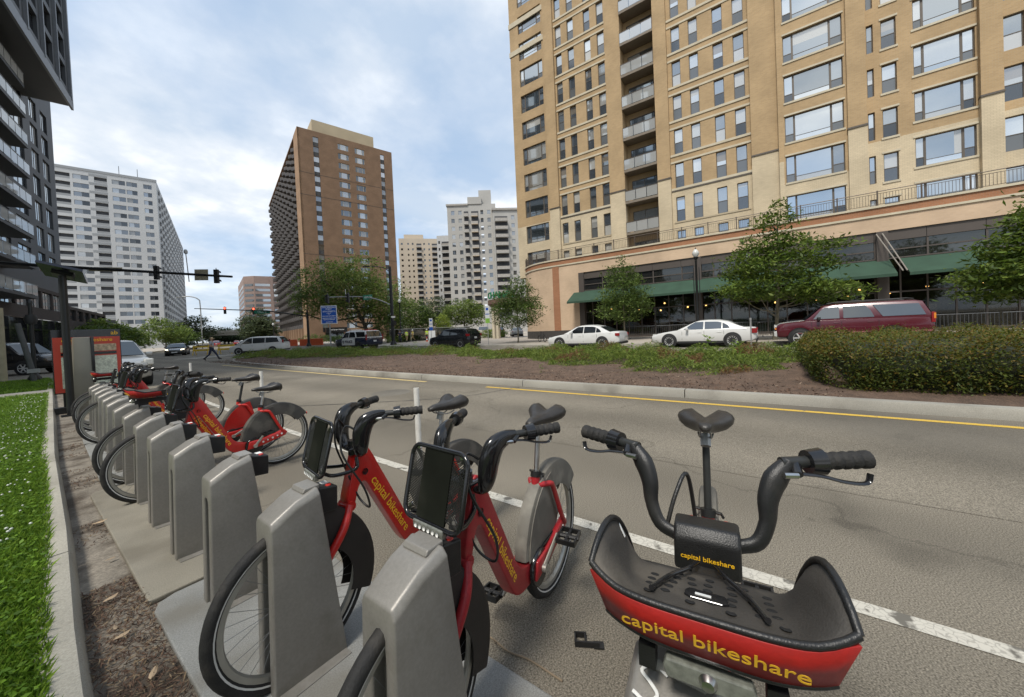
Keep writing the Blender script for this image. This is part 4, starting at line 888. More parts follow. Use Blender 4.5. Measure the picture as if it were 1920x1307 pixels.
# shop front: fascia, clerestory, glazing, interior
fascia_m = mat('fascia_metal', (0.085, 0.07, 0.06), .55, metal=.2, var=.08, scale=.8)
z_f0, z_c0 = zp(6.42), zp(5.15)
nbay = 16; bw_ = (xs1 - xs0) / nbay
for i in range(nbay):
    a = xs0 + i * bw_; MB().box(a + .012, PY + .1, z_f0, a + bw_ - .012, PY + .35, zc0 - .003).build('fascia_panel', fascia_m, bb)
    fr = MB().box(a, PY + .14, z_c0, a + .09, PY + .3, z_f0).box(a + .09, PY + .14, z_c0, a + bw_, PY + .3, z_c0 + .08).box(a + .09, PY + .15, (z_c0 + z_f0) / 2 - .04, a + bw_, PY + .28, (z_c0 + z_f0) / 2 + .04)
    fo = fr.build('clerestory_window', fascia_m, bb)
    for lo_, hi_ in ((z_c0 + .08, (z_c0 + z_f0) / 2 - .04), ((z_c0 + z_f0) / 2 + .04, z_f0)): MB().box(a + .09, PY + .21, lo_, a + bw_, PY + .22, hi_).build('pane', win_clere, fo)
shopglass = clear_glass('shop_glass', .07, (.55, .58, .56))
for i in range(nbay * 2):
    a = xs0 + i * bw_ / 2; fo = MB().box(a, PY + .3, .0, a + .08, PY + .42, z_c0).box(a + .08, PY + .3, .0, a + bw_ / 2, PY + .42, .35).box(a + .08, PY + .3, 2.7, a + bw_ / 2, PY + .42, 2.8).build('shop_window', fascia_m, bb)
    MB().box(a + .08, PY + .35, .35, a + bw_ / 2, PY + .36, 2.7).build('pane', shopglass, fo); MB().box(a + .08, PY + .35, 2.8, a + bw_ / 2, PY + .36, z_c0).build('pane', shopglass, fo)
shop_in = mat('shop_interior', (0.09, 0.075, 0.06), .9, var=.4, scale=.5)
MB().box(xs0, PY + .4, -.05, xs1, 9, .02).build('shop_floor', shop_in, bb); MB().box(xs0, 8.5, 0, xs1, 9, 7).build('shop_back_wall', shop_in, bb); MB().box(xs0, PY + .4, z_c0 - .1, xs1, 9, z_c0 + .1).build('shop_ceiling', shop_in, bb)
MB().box(xs0 - .3, PY + .3, 0, xs0, 9, 7).build('shop_side_wall', shop_in, bb)
shelf_ms = [mat('goods_%d' % i, c, .7, var=.6, scale=9) for i, c in enumerate([(.30, .17, .07), (.12, .10, .05), (.33, .24, .10), (.18, .06, .04)])]
rnd = random.Random(3)
for i in range(26):
    a = xs0 + 1 + i * 1.45; MB().box(a, 1.2 + (i % 3) * .8, 0, a + 1.1, 1.7 + (i % 3) * .8, 1.3 + rnd.random() * .9).build('shelf', shelf_ms[i % 4], bb)
bulb_m = mat('shop_bulb', (.9, .7, .4), .4, emit=((1.0, .50, .16), 7.0))
for i in range(22):
    MB().lathe([(0, -.08), (.065, -.05), (.08, 0), (.055, .055), (0, .08)], (xs0 + 1.2 + i * 1.55 + rnd.random(), .2 + rnd.random() * 2.5, 2.55 + rnd.random() * .7), n=10).build('shop_lamp', bulb_m, bb, smooth=60)
yb_m = mat('yellow_board', (.7, .5, .08), .6); MB().lathe([(0, 0), (.5, 0), (.5, .05), (0, .05)], (UP(2.9), .3, 2.75), axis='y', n=20).build('round_sign', yb_m, bb)
frost_m = mat('frosted_film', (.10, .14, .115), .6, var=.15)
for a, c in ((3.7, -.4), (-3.3, -5.2)): MB().box(UP(a), PY + .43, .35, UP(c), PY + .44, 2.0).build('window_film', frost_m, bb)
for Y in (16.3, 5.05, -6.65):
    MB().box(UP(Y) - .28, PY - .04, 0, UP(Y) + .28, PY + .45, zc0 - .01).build('shop_pier', fascia_m, bb)
# awnings: each its own part with stays
awn_m = mat('awning_canvas', (0.026, 0.062, 0.038), .85, var=.14, scale=1.2, bump=.15, bscale=30)
for Ya, Yb in ((17.2, -7.0), (-7.55, -24)):
    a, c = UP(Ya), UP(Yb); zt, zb, out = zp(5.12), zp(3.95), 1.75
    ao = MB().prism([(PY + .12, zt), (PY - out, zb + .02), (PY - out, zb - .16), (PY - out + .03, zb - .16), (PY - out + .04, zb), (PY + .12, zt - .05)], 'x', a, c).build('awning', awn_m, bb)
    n = int((c - a) / 2.4)
    for i in range(1, n):
        x = a + (c - a) * i / n; MB().add([(x - .02, PY + .11, zt + .012), (x + .02, PY + .11, zt + .012), (x + .02, PY - out, zb + .032), (x - .02, PY - out, zb + .032)], [(0, 1, 2, 3)]).build('awning_seam', awn_m, ao)
    for x in (a + .05, c - .05): MB().tube([(x, PY + .1, zt - .6), (x, PY - out, zb - .02)], .03, 6).build('awning_arm', fascia_m, ao)
for Y, dx in ((-6.75, .65), (-6.45, .75)):
    MB().tube([(UP(Y) - .1, PY - .1, zp(6.95)), (UP(Y) + dx, PY - 1.75, zp(4.1))], .035, 6).build('awning_stay', mat('pale_stay', (.26, .235, .2), .5), bb)
# corner canopy drum with green letters
green_m = mat('sign_green', (0.005, 0.17, 0.075), .45, var=.1)
dcx, dcy = U(30.0), 5.5
MB().lathe([(0, 4.6), (2.6, 4.6), (3.0, 4.95), (3.0, 5.5), (2.7, 5.6), (0, 5.6)], (dcx, dcy, 0), n=32).build('corner_canopy', mat('canopy_brown', (.14, .085, .06), .7, var=.1), bb, smooth=30)
for i, ch in enumerate('CHAMPS'):
    a = R(243 + i * 15); t_ = inst('sign_letter', text_mesh(ch, 1.25, green_m, extrude=.06, bold=.02), bb)
    frame_matrix(t_, (-math.sin(a), math.cos(a), 0), (0, 0, 1), (dcx + 3.0 * math.cos(a), dcy + 3.0 * math.sin(a), 6.05))
for a in (200, 230, 260): MB().box(dcx + 2.3 * math.cos(R(a)) - .2, dcy + 2.3 * math.sin(R(a)) - .2, 0, dcx + 2.3 * math.cos(R(a)) + .2, dcy + 2.3 * math.sin(R(a)) + .2, 4.6).build('canopy_column', stone_m, bb)
# ------------------------------------------------------------------ brown tower with round balconies
AP = math.atan2(QD.y, QD.x)
bt = thing('apartment_tower', 'brown brick tower with a side covered in round balconies', 'building', (*BROWN, 0), AP)
HB = 57.8; W = 25.6; FP = 2.68
w_light = glass_mat('glass_blind', (.22, .22, .21), .28, (.95, .97, 1), var=.5, curtain=((.05, .05, .05), .6))
hs = []; rows = range(0, 20)
for k in rows:
    zt = 56.2 - FP * k
    if zt < 4: continue
    hs += [(10.0, 12.9, zt - 1.65, zt), (14.6, 17.3, zt - 1.65, zt)]
    hs += [(3.7, 5.1, zt - 2.55, zt + .10), (22.0, 23.2, zt - 2.55, zt + .10)]
hs = [tuple(round(v, 3) for v in h_) for h_ in hs]
facade(bt, brown_b, (0, 0), 0, W, 0, HB, hs, depth=.3)
panel_m = mat('spandrel_dark', (.05, .047, .043), .6, var=.2)
for a, c, z0, z1 in hs:
    if c - a > 2: sash_window(bt, a, z0, c - a, z1 - z0, y=.2, kind='pair', up=w_light, fm=stone_m)
    else:
        sash_window(bt, a, z0 + 1.15, c - a, z1 - z0 - 1.15, y=.2, kind='one', up=w_light, fm=bronze_m); MB().box(a, .2, z0, c, .26, z0 + 1.15).build('spandrel', panel_m, bt)
for z_ in (18, 24, 40, 46): MB().box(-.02, -.03, z_, W + .02, .02, z_ + .06).build('joint_line', panel_m, bt)
sunlit_brown_b = brick_mat('sunlit_brown_brick', (0.33, 0.21, 0.125), (0.29, 0.185, 0.11), (.3, .2, .13), row=.12, width=.4)  # brown brick in a paler tone: sunlight on this side put into the colour
uvbox(bt, 'end_wall', sunlit_brown_b, -.02, .0, 0, .5, 6.0, HB); uvbox(bt, 'side_wall', mat('recess_brown', (.05, .04, .034), .8, var=.2), 1.6, 6.0, 4, 1.8, 72, HB - 3)
uvbox(bt, 'right_wall', brown_b, W - .3, .02, 0, W, 20, HB); uvbox(bt, 'roof', brown_b, .02, .3, HB - .4, W, 72, HB - .05)
uvbox(bt, 'penthouse', mat('penthouse_cream', (.42, .34, .22), .8, var=.08, scale=.3), 3.8, 1.0, HB, 20.5, 16, HB + 3.6)
bal_pm = mat('balcony_parapet', (.065, .057, .052), .6, var=.2, scale=.7); bal_lm = mat('balcony_pale', (.34, .32, .29), .7, var=.2)
slab = MB().lathe([(0, 0), (1.62, 0), (1.62, .2), (0, .2)], n=8, a0=R(90), a1=R(270)).mesh('balcony', bal_pm)
para = MB().lathe([(1.57, .2), (1.64, .2), (1.64, 1.0), (1.57, 1.0), (1.57, .2)], n=8, a0=R(90), a1=R(270)).mesh('parapet', bal_pm)
door = MB().box(.2, -.9, .2, .28, .9, 2.3).mesh('balcony_door', bal_lm)
for k in range(20):
    for j in range(14):
        o = inst('balcony', slab, bt, (1.5, 8.3 + j * 4.75 + (2.3 if k % 2 else 0), 4.2 + k * FP)); inst('parapet', para, o); inst('balcony_door', door, o)
for j in range(15): MB().box(.2, 6.5 + j * 4.75, 0, .8, 7.1 + j * 4.75, 4.2).build('ground_column', sunlit_brown_b, bt)
uvbox(bt, 'ground_wall', sunlit_brown_b, 1.9, 6, 0, 2.1, 72, 4.2)
MB().box(4.0, -2.4, 2.6, 9.4, 0, 3.9).build('entrance_canopy', gloss_black_m, bt)
MB().box(4.3, -.05, 0, 9.0, .1, 2.6).build('entrance', win_dark, bt)
t_ = inst('lettering', text_mesh('Buchanan House', .55, white_m), bt); frame_matrix(t_, (1, 0, 0), (0, 0, 1), (6.7, -2.41, 3.3))
# ------------------------------------------------------------------ white slab tower on the left
wt = thing('apartment_tower', 'white slab tower with horizontal window bands at the left', 'building', (*WHITE, 0), AP)
wall_w = mat('white_panel', (.50, .505, .50), .75, var=.06, scale=.08, var2=.04, scale2=1.5); wall_g = mat('grey_panel', (.29, .30, .305), .75, var=.06, scale=.1)
HW = 59.8; fpw = 2.8; hs = []
cols = [(-21.8, -18.6, 'b'), (-18.0, -14.6, 'w'), (-13.4, -10.5, 'b'), (-9.4, -6.3, 'w'), (-6.0, -3.4, 'w'), (-1.9, .2, 'w'), (-27, -23, 'w')]
OX = -30
for k in range(20):
    zt = 57.9 - k * fpw
    for a, c, t_ in cols: hs.append((round(a - OX, 3), round(c - OX, 3), round(zt - (1.85 if t_ == 'b' else 1.5), 3), round(zt, 3)))
gz = [h_ for h_ in hs if h_[0] >= 11 and h_[1] <= 19.8]
facade(wt, wall_w, (OX, 0), 0, 31.4, 0, HW, hs, depth=.5)
for a, c in ((11.6, 15.5),): 
    for k in range(20): MB().box(OX + 15.45, -.04, 57.9 - k * fpw + .12, OX + 19.5, .01, 57.9 - k * fpw + fpw - 1.95).build('grey_spandrel', wall_g, wt)
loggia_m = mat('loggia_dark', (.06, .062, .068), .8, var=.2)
wgl = glass_mat('tower_glass', (.06, .065, .07), .24, (.92, .96, 1), var=.5, curtain=((.26, .26, .25), .6))
for a, c, z0, z1 in hs:
    if c - a > 2.85 and z1 - z0 > 1.7:
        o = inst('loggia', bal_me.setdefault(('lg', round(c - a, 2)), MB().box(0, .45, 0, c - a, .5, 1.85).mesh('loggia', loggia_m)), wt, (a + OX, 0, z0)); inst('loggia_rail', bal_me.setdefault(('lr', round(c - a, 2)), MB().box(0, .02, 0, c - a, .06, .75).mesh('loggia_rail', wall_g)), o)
    else: sash_window(wt, a + OX, z0, c - a, z1 - z0, y=.2, kind='two', up=wgl, lo=win_dark, fm=wall_g)
hs2 = []
for k in range(20):
    for j in range(14): hs2.append((round(4 + j * 8.0, 3), round(6.6 + j * 8.0, 3), round(56.3 - k * fpw, 3), round(57.9 - k * fpw, 3)))
facade(wt, wall_w, (1.4, 0), R(90), 118, 0, HW, hs2, depth=.5)
for a, c, z0, z1 in hs2: inst('window', bal_me.setdefault('w2', MB().box(0, -.3, 0, 2.6, -.25, 1.6).mesh('window', loggia_m)), wt, (1.4, a, z0), (0, 0, R(90)))
MB().box(OX, 0, HW - .3, 1.39, 118, HW).build('roof', wall_g, wt); MB().box(OX, -.12, HW - .5, 1.55, -.01, HW + .3).build('parapet', wall_g, wt)
MB().box(-24, 4, HW, -6, 14, HW + 1.0).build('roof_plant', wall_g, wt)
for x in (-3.5, -8.0): MB().tube([(x, 3, HW), (x, 3, HW + 4)], .08, 5).build('antenna', dark_metal_m, wt)
# ------------------------------------------------------------------ dark block on the far left with cantilevered top
AD = math.atan2(PD.y, PD.x)
dk = thing('apartment_building', 'dark grey block on the far left with cantilevered upper storeys and glass balconies', 'building', (*DARK, 0), AD)
dgrey = mat('dark_cladding', (.060, .064, .068), .5, metal=.2, var=.1, scale=.4); dgrey2 = mat('grey_fin', (.16, .17, .18), .45, metal=.3, var=.08); dbrick = brick_mat('dark_brick', (.075, .062, .056), (.062, .052, .047), (.07, .06, .055))
dwin = glass_mat('dark_block_glass', (.05, .055, .06), .5, (.9, .96, 1), var=.4, curtain=((.35, .35, .34), .6))
hs = []; OXD = -60
for k in range(8):
    zt = 31.4 - k * 3.05
    for a in (-2.5, -6.0): hs.append((a - OXD, a + 2.2 - OXD, zt - 2.35, zt))
    for a in (-11.5, -16.5, -21.5, -26.5): hs.append((a - OXD, a + 3.4 - OXD, zt - 2.6, zt - .1))
for i in range(17): hs.append((i * 3.5 + .6, i * 3.5 + 3.7, 6.2, 8.2))
hs = [tuple(round(v, 3) for v in h_) for h_ in hs]
facade(dk, dgrey, (OXD, 0), 0, 61.6, 8.6, 42, [h_ for h_ in hs if h_[2] > 8.6], depth=.3); facade(dk, dbrick, (OXD, -.3), 0, 61.6, 4.9, 8.6, [h_ for h_ in hs if h_[2] < 8.6 and h_[3] < 8.6], depth=.3)
for a, c, z0, z1 in hs:
    if z0 > 8.6: sash_window(dk, a + OXD, z0, c - a, z1 - z0, y=.15, kind='two', up=dwin, lo=dwin, fm=gloss_black_m)
    elif z1 < 8.6: sash_window(dk, a + OXD, z0, c - a, z1 - z0, y=-.1, kind='two', up=dwin, lo=dwin, fm=gloss_black_m)
uvbox(dk, 'end_wall', dgrey2, 1.55, .01, 8.6, 1.7, 14, 42)
for k in range(8):
    for xa, xb in ((-42, -30), (-28, -15.2)):
        z = 28.2 - k * 3.05; o = MB().box(xa, -2.0, z - .28, xb, .05, z).build('balcony', dgrey, dk)
        n = int((xb - xa) / 1.4)
        for i in range(n): inst('glass_panel', bal_me.setdefault('dgp', MB().box(.04, -2.0, .08, 1.34, -1.975, 1.1).mesh('glass_panel', balglass_m)), o, (xa + i * (xb - xa) / n, 0, z))
        MB().box(xb - .03, -1.98, z + .08, xb, .0, z + 1.1).build('glass_panel', balglass_m, o); MB().box(xa, -2.03, z + 1.1, xb, -1.95, z + 1.15).build('handrail', dgrey2, o)
ct = MB().box(-62, -3.5, 30.6, -7.4, 6, 31.2).build('cantilever_soffit', dgrey, dk)
hs3 = []
for k in range(9):
    for i in range(12): hs3.append((round(50.4 - i * 4.2, 3), round(53.4 - i * 4.2, 3), round(32.2 + k * 3.05, 3), round(34.6 + k * 3.05, 3)))
facade(dk, dgrey, (-62, -3.5), 0, 54.6, 31.2, 60, [h_ for h_ in hs3 if h_[0] > 0 and h_[3] < 60], depth=.5)
for a, c, z0, z1 in hs3:
    if a > 0 and z1 < 60: sash_window(dk, a - 62, z0, c - a, z1 - z0, y=-3.2, kind='two', up=dwin, lo=win_dark, fm=gloss_black_m)
for i in range(13): MB().box(-8.2 - i * 4.2 + .35, -3.75, 31.2, -8.2 - i * 4.2 + .6, -3.5, 60).build('facade_fin', dgrey2, dk)
MB().box(-62, -3.7, 30.2, -7.2, -3.5, 31.3).build('cantilever_edge', dgrey2, dk); MB().box(-7.4, -3.7, 30.6, -7.2, 6, 60).build('cantilever_end', dgrey2, dk)
for i in range(14):
    a = -58 + i * 4.2; fo = MB().box(a, -.28, 0, a + .35, .3, 4.9).box(a + .35, -.2, 3.6, a + 4.2, .1, 3.8).build('shop_window', gloss_black_m, dk); MB().box(a + .35, .0, 0, a + 4.2, .05, 3.6).build('pane', win_dark, fo); MB().box(a + .35, .0, 3.8, a + 4.2, .05, 4.9).build('pane', win_dark, fo)
dp = facade(dk, dbrick, (1.6, -.3), 0, 21, 0, 7.2, [(round(1.2 + i * 3.4, 2), round(3.6 + i * 3.4, 2), 1.0, 3.6) for i in range(6)] + [(round(1.0 + i * 3.4, 2), round(3.8 + i * 3.4, 2), 5.3, 6.8) for i in range(6)], depth=.3, name='low_wing')
for i in range(6):
    sash_window(dk, 2.8 + i * 3.4, 1.0, 2.4, 2.6, y=-.1, kind='two', up=win_dark, lo=win_dark, fm=gloss_black_m); sash_window(dk, 2.6 + i * 3.4, 5.3, 2.8, 1.5, y=-.1, kind='one', up=win_dark, fm=gloss_black_m)
uvbox(dk, 'low_wing_roof', dbrick, 1.7, .05, 6.6, 22.5, 18, 7.1)
# ------------------------------------------------------------------ pink office block far down the street
of = thing('office_building', 'distant pinkish office block with strip windows and a chamfered corner', 'building', (90.3, 269.9, 0), AP)
pink = mat('pink_precast', (.30, .215, .18), .8, var=.06, scale=.2); HO = 42.5
pts = [(-3.5, 60), (-2.5, 3.5), (2.5, -1.5), (12, -2.5), (28, -2.5), (28, 60)]
b = MB().prism(pts, 'z', 0, HO); b.build('wall', pink, of); owg = glass_mat('office_glass', (.16, .17, .17), .35, var=.2)
for k in range(11):
    z = 3 + k * 3.3
    for (x0, y0), (x1, y1) in ((pts[0], pts[1]), (pts[1], pts[2]), (pts[2], pts[3]), (pts[3], pts[4])):
        dv = Vector((x1 - x0, y1 - y0, 0)); L_ = dv.length; dv.normalize(); nv = Vector((dv.y, -dv.x, 0)) * .06
        a_, c_ = Vector((x0, y0, 0)) + dv * L_ * .06 + nv, Vector((x0, y0, 0)) + dv * L_ * .94 + nv
        MB().quad((a_.x, a_.y, z), (c_.x, c_.y, z), (c_.x, c_.y, z + 1.6), (a_.x, a_.y, z + 1.6)).build('strip_window', owg, of)
for x in (11.0, 19.5): MB().box(x, -3.1, 0, x + 1.6, -2.5, HO).build('pier', pink, of)
# ------------------------------------------------------------------ cream tower and grey tower behind the trees
def far_tower(name, label, loc, ang, W_, D_, H_, wm, cols_, nf, fp, balc, seed, wtop=1.3):
    r_ = thing(name, label, 'building', loc, ang); hs_ = []
    for k in range(nf):
        zt = H_ - 2.2 - k * fp
        if zt < 8: continue
        for a, c in cols_: hs_.append((a, c, round(zt - wtop, 3), round(zt, 3)))
    facade(r_, wm, (0, 0), 0, W_, 0, H_, hs_, depth=.3)
    for a, c, z0, z1 in hs_: inst('window', bal_me.setdefault((name, round(c - a, 2)), MB().box(0, .2, 0, c - a, .25, z1 - z0).mesh('window', wgl if seed else win_dark)), r_, (a, 0, z0))
    MB().box(0, .3, H_ - .5, W_, D_, H_ - .1).build('roof', wm, r_); uvbox(r_, 'right_wall', wm, W_ - .2, 0.02, 0, W_, D_, H_); uvbox(r_, 'left_wall', wm, 0, 0.02, 0, .2, D_, H_)
    for a, c, dep_ in balc:
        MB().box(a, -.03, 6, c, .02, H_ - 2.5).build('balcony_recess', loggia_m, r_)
        for k in range(nf):
            z = H_ - 4.6 - k * fp
            if z < 6: continue
            o = inst('balcony', bal_me.setdefault((name, 'b', a), MB().box(0, -dep_, 0, c - a, 0, .2).mesh('balcony', wm)), r_, (a, 0, z)); inst('parapet', bal_me.setdefault((name, 'p', a), MB().box(0, -dep_, .2, c - a, -dep_ + .08, 1.05).mesh('parapet', bal_lm)), o)
    return r_
cream_w = mat('cream_stucco', (.50, .425, .33), .85, var=.06, scale=.15); grey_w = mat('grey_stucco', (.38, .37, .345), .85, var=.08, scale=.15)
ctw = far_tower('apartment_tower', 'distant cream tower between the brown tower and the grey one', (115.0, 149.6, 0), math.atan2(130.4 - 149.6, 128.8 - 115.0) + R(12), 26, 18, 49, cream_w, [(1.0, 2.0), (4.2, 5.0), (6.4, 7.2), (12.0, 12.8), (14.4, 15.2), (20.2, 21.0), (22.6, 23.4)], 17, 2.75, [(8.6, 11.0, 1.2), (16.2, 19.2, 1.2)], 0, 1.0)
MB().box(2.5, 2, 49, 12, 9, 51.5).build('roof_plant', cream_w, ctw)
gt = far_tower('apartment_tower', 'grey stucco tower with stacked balconies left of the tan block', (93.6, 93.4, 0), math.atan2(73.4 - 92.6, 107.8 - 94.1) + R(2), 17.5, 20, 47, grey_w, [(1.4, 2.6), (4.0, 5.2), (12.0, 13.0), (14.4, 15.6)], 16, 2.85, [(6.0, 7.6, 1.3), (8.6, 11.2, 1.5)], 1, 1.5)
MB().prism([(11.5, 47), (11.5, 52.5), (16, 52.5), (16, 47)], 'y', 1.5, 6).build('stair_tower', grey_w, gt); MB().box(7.5, -.3, 47, 12.5, 5, 49.5).build('upper_storey', grey_w, gt)
MB().box(-.3, -.4, 46.6, 7.5, 8, 47.2).build('roof_edge', bal_lm, gt)
gt2 = far_tower('apartment_wing', 'lower right wing of the grey tower with deep dark balconies', (102.6, 79.6, 0), math.atan2(73.4 - 92.6, 107.8 - 94.1) + R(6), 12, 16, 44.5, grey_w, [(6.6, 7.8), (9.0, 10.2)], 15, 2.85, [(.6, 5.2, 1.8)], 1, 1.5)
MB().box(-.3, -.5, 44.2, 12.3, 8, 44.9).build('roof_edge', bal_lm, gt2)
gt3 = far_tower('apartment_tower', 'narrow white tower with saw-tooth balconies left of the grey one', (104.0, 110.5, 0), math.atan2(73.4 - 92.6, 107.8 - 94.1), 6, 14, 41, wall_w, [(.6, 1.3)], 14, 2.8, [(2.0, 5.6, 1.4)], 1, 1.2)
# ------------------------------------------------------------------ overpass at the end of the street
ov = thing('overpass', 'concrete road bridge crossing the far end of the street', 'bridge', (55, 200, 0), AP)
MB().box(-60, -1, 4.1, 70, 9, 5.3).build('deck', concrete_m, ov); MB().box(-60, -1.4, 5.3, 70, -1.0, 6.3).build('bridge_parapet', concrete_m, ov)
for x in (-22, -4, 14): MB().box(x, 2, 0, x + 1.2, 6, 4.1).build('pier', concrete_m, ov)
# ================================================================== VEGETATION
leaf_ms = {'maple': [leaf_mat('leaf_maple', (.10, .155, .022)), leaf_mat('leaf_maple_dark', (.06, .10, .018)), leaf_mat('leaf_maple_light', (.155, .205, .035))],
           'young': [leaf_mat('leaf_young', (.10, .155, .034)), leaf_mat('leaf_young_dark', (.062, .10, .025)), leaf_mat('leaf_young_light', (.145, .20, .046))],
           'oak': [leaf_mat('leaf_oak', (.145, .205, .04)), leaf_mat('leaf_oak_dark', (.092, .135, .032)), leaf_mat('leaf_oak_light', (.20, .25, .055))],
           'far': [leaf_mat('leaf_far', (.075, .098, .045)), leaf_mat('leaf_far_dark', (.05, .07, .034)), leaf_mat('leaf_far_light', (.10, .125, .055))],
           'lime': [leaf_mat('leaf_lime', (.22, .28, .03)), leaf_mat('leaf_lime_dark', (.14, .19, .03)), leaf_mat('leaf_lime_light', (.27, .32, .05))]}
bark_m = mat('bark', (.10, .08, .058), .9, var=.3, scale=8, bump=.8, bscale=40); bark_pale_m = mat('bark_pale', (.19, .165, .115), .9, var=.25, scale=8, bump=.5, bscale=40)
def leaf_quads(cent, size, rng, up=.35, asp=.7):
    """diamond leaves about the centres, random tilt with a bias towards lying flat"""
    n = len(cent); nr = rng.normal(size=(n, 3)); nr[:, 2] = np.abs(nr[:, 2]) + up * 2; nr /= np.linalg.norm(nr, axis=1)[:, None]
    t = rng.normal(size=(n, 3)); t -= nr * (t * nr).sum(1)[:, None]; t /= np.linalg.norm(t, axis=1)[:, None]; w = np.cross(nr, t)
    s = (size * rng.uniform(.65, 1.35, n))[:, None]
    a = cent + t * s; b = cent + w * s * asp * .5 + t * s * .15 - nr * s * .12; c = cent - t * s; d = cent - w * s * asp * .5 + t * s * .15 - nr * s * .12
    return np.stack([a, b, c, d], 1)
def crown_mesh(name, lobes, nclump, per, leaf, kind, seed, spread=.5, flat=.55, holes=.0):
    """lobes: (cx,cy,cz,rx,ry,rz). Clumps sit mostly near the lobes' surface, leaves scatter round each clump"""
    rng = np.random.default_rng(seed); vol = np.array([l[3] * l[4] * l[5] for l in lobes]); cs, mi = [], []
    which = rng.choice(len(lobes), nclump, p=vol / vol.sum())
    for k in which:
        l = lobes[k]; v = rng.normal(size=3); v /= np.linalg.norm(v); r_ = rng.uniform(.25, 1.0) ** .45
        cs.append((l[0] + v[0] * l[3] * r_, l[1] + v[1] * l[4] * r_, l[2] + v[2] * l[5] * r_))
    cs = np.array(cs); tone = rng.choice(3, nclump, p=[.5, .28, .22]); cen = np.repeat(cs, per, 0); cen += rng.normal(size=cen.shape) * np.array([spread, spread, spread * flat]) * .5
    m_ = np.repeat(tone, per); fl = rng.random(len(m_)) < .25; m_[fl] = rng.integers(0, 3, fl.sum())
    return np_mesh(name, leaf_quads(cen, leaf, rng), leaf_ms[kind], m_), cs
def tree(name, label, loc, trunk, lobes, nclump, per, leaf, kind, seed, group=None, tr=.1, bark=None, spread=.5, flat=.55, limbs=10, rz=0.0, sc=1.0):
    root = thing(name, label, 'tree', loc, rz, group); root.scale = (sc,) * 3
    me, cs = crown_mesh('crown', lobes, nclump, per, leaf, kind, seed, spread, flat); inst('crown', me, root)
    rng = random.Random(seed); b = MB(); H = trunk[-1][2]
    pts = bez(trunk, 5); b.tube(pts, [tr * (1 - .72 * i / (len(pts) - 1)) * (1.5 if i == 0 else 1) for i in range(len(pts))], 8)
    for i in range(limbs):
        t_ = pts[int(len(pts) * (.35 + .6 * i / limbs))]; e = Vector(cs[rng.randrange(len(cs))]); 
        for _ in range(6):
            c2 = Vector(cs[rng.randrange(len(cs))])
            if abs(c2.z - t_.z - .8) < abs(e.z - t_.z - .8): e = c2
        mid = t_.lerp(e, .5) + Vector((0, 0, -.12 * (e - t_).length)); b.tube(bez([t_, mid, e], 4), [tr * .42 * (1 - .09 * j) for j in range(9)], 6)
    b.build('trunk', bark or bark_m, root, smooth=60); return root
PG = 'young street trees along the shop pavement'
tree('street_tree', 'young conical tree at the rounded shop corner', (26.9, 18.58, .14), [(0, 0, 0), (.03, 0, 1.4), (0, .02, 3.2), (0, 0, 5.6)], [(0, 0, 2.7, 2.5, 2.5, 1.35), (0, .1, 3.9, 2.1, 2.1, 1.3), (.1, 0, 5.0, 1.25, 1.25, 1.0), (0, 0, 5.8, .5, .5, .6)], 480, 15, .12, 'young', 11, PG, .07, bark_pale_m, .5)
tree('street_tree', 'conical young tree between the two white cars and the shop door', (28.86, 9.47, .14), [(0, 0, 0), (-.02, 0, 1.5), (0, .02, 3.4), (0, 0, 6.2)], [(0, 0, 2.6, 2.15, 2.15, 1.2), (0, -.1, 3.8, 2.0, 2.0, 1.2), (.0, 0, 5.1, 1.3, 1.3, 1.1), (0, 0, 6.1, .55, .55, .7)], 500, 15, .12, 'young', 12, PG, .07, bark_pale_m, .5)
tree('street_tree', 'broad layered maple behind the maroon car', (25.6, -.56, .14), [(0, .3, 0), (.05, .15, 1.3), (0, .05, 3.0), (0, 0, 7.0)], [(0, .4, 3.0, 2.6, 3.0, .75), (0, -2.0, 2.5, 2.0, 1.9, .55), (0, 0, 4.1, 2.4, 2.7, .75), (0, -.9, 5.1, 1.9, 2.1, .6), (0, .5, 5.6, 1.5, 1.5, .6), (0, .1, 6.6, 1.1, 1.1, .7), (0, 0, 7.5, .6, .6, .6), (0, 1.6, 4.7, 1.6, 1.2, .6)], 640, 17, .13, 'maple', 13, PG, .11, bark_pale_m, .62, .35, 18)
tree('street_tree', 'maple at the right edge of the picture in front of the shop', (24.7, -9.3, .14), [(0, 0, 0), (0, .1, 1.5), (0, 0, 3.0), (0, 0, 6.5)], [(0, .2, 2.7, 2.3, 2.4, .65), (0, .0, 3.8, 1.9, 2.0, .7), (0, -.4, 4.9, 1.4, 1.4, .7), (0, .7, 2.0, 1.6, 1.9, .45), (0, -.3, 5.7, .8, .8, .6)], 600, 17, .13, 'maple', 14, PG, .11, bark_m, .62, .35, 16)
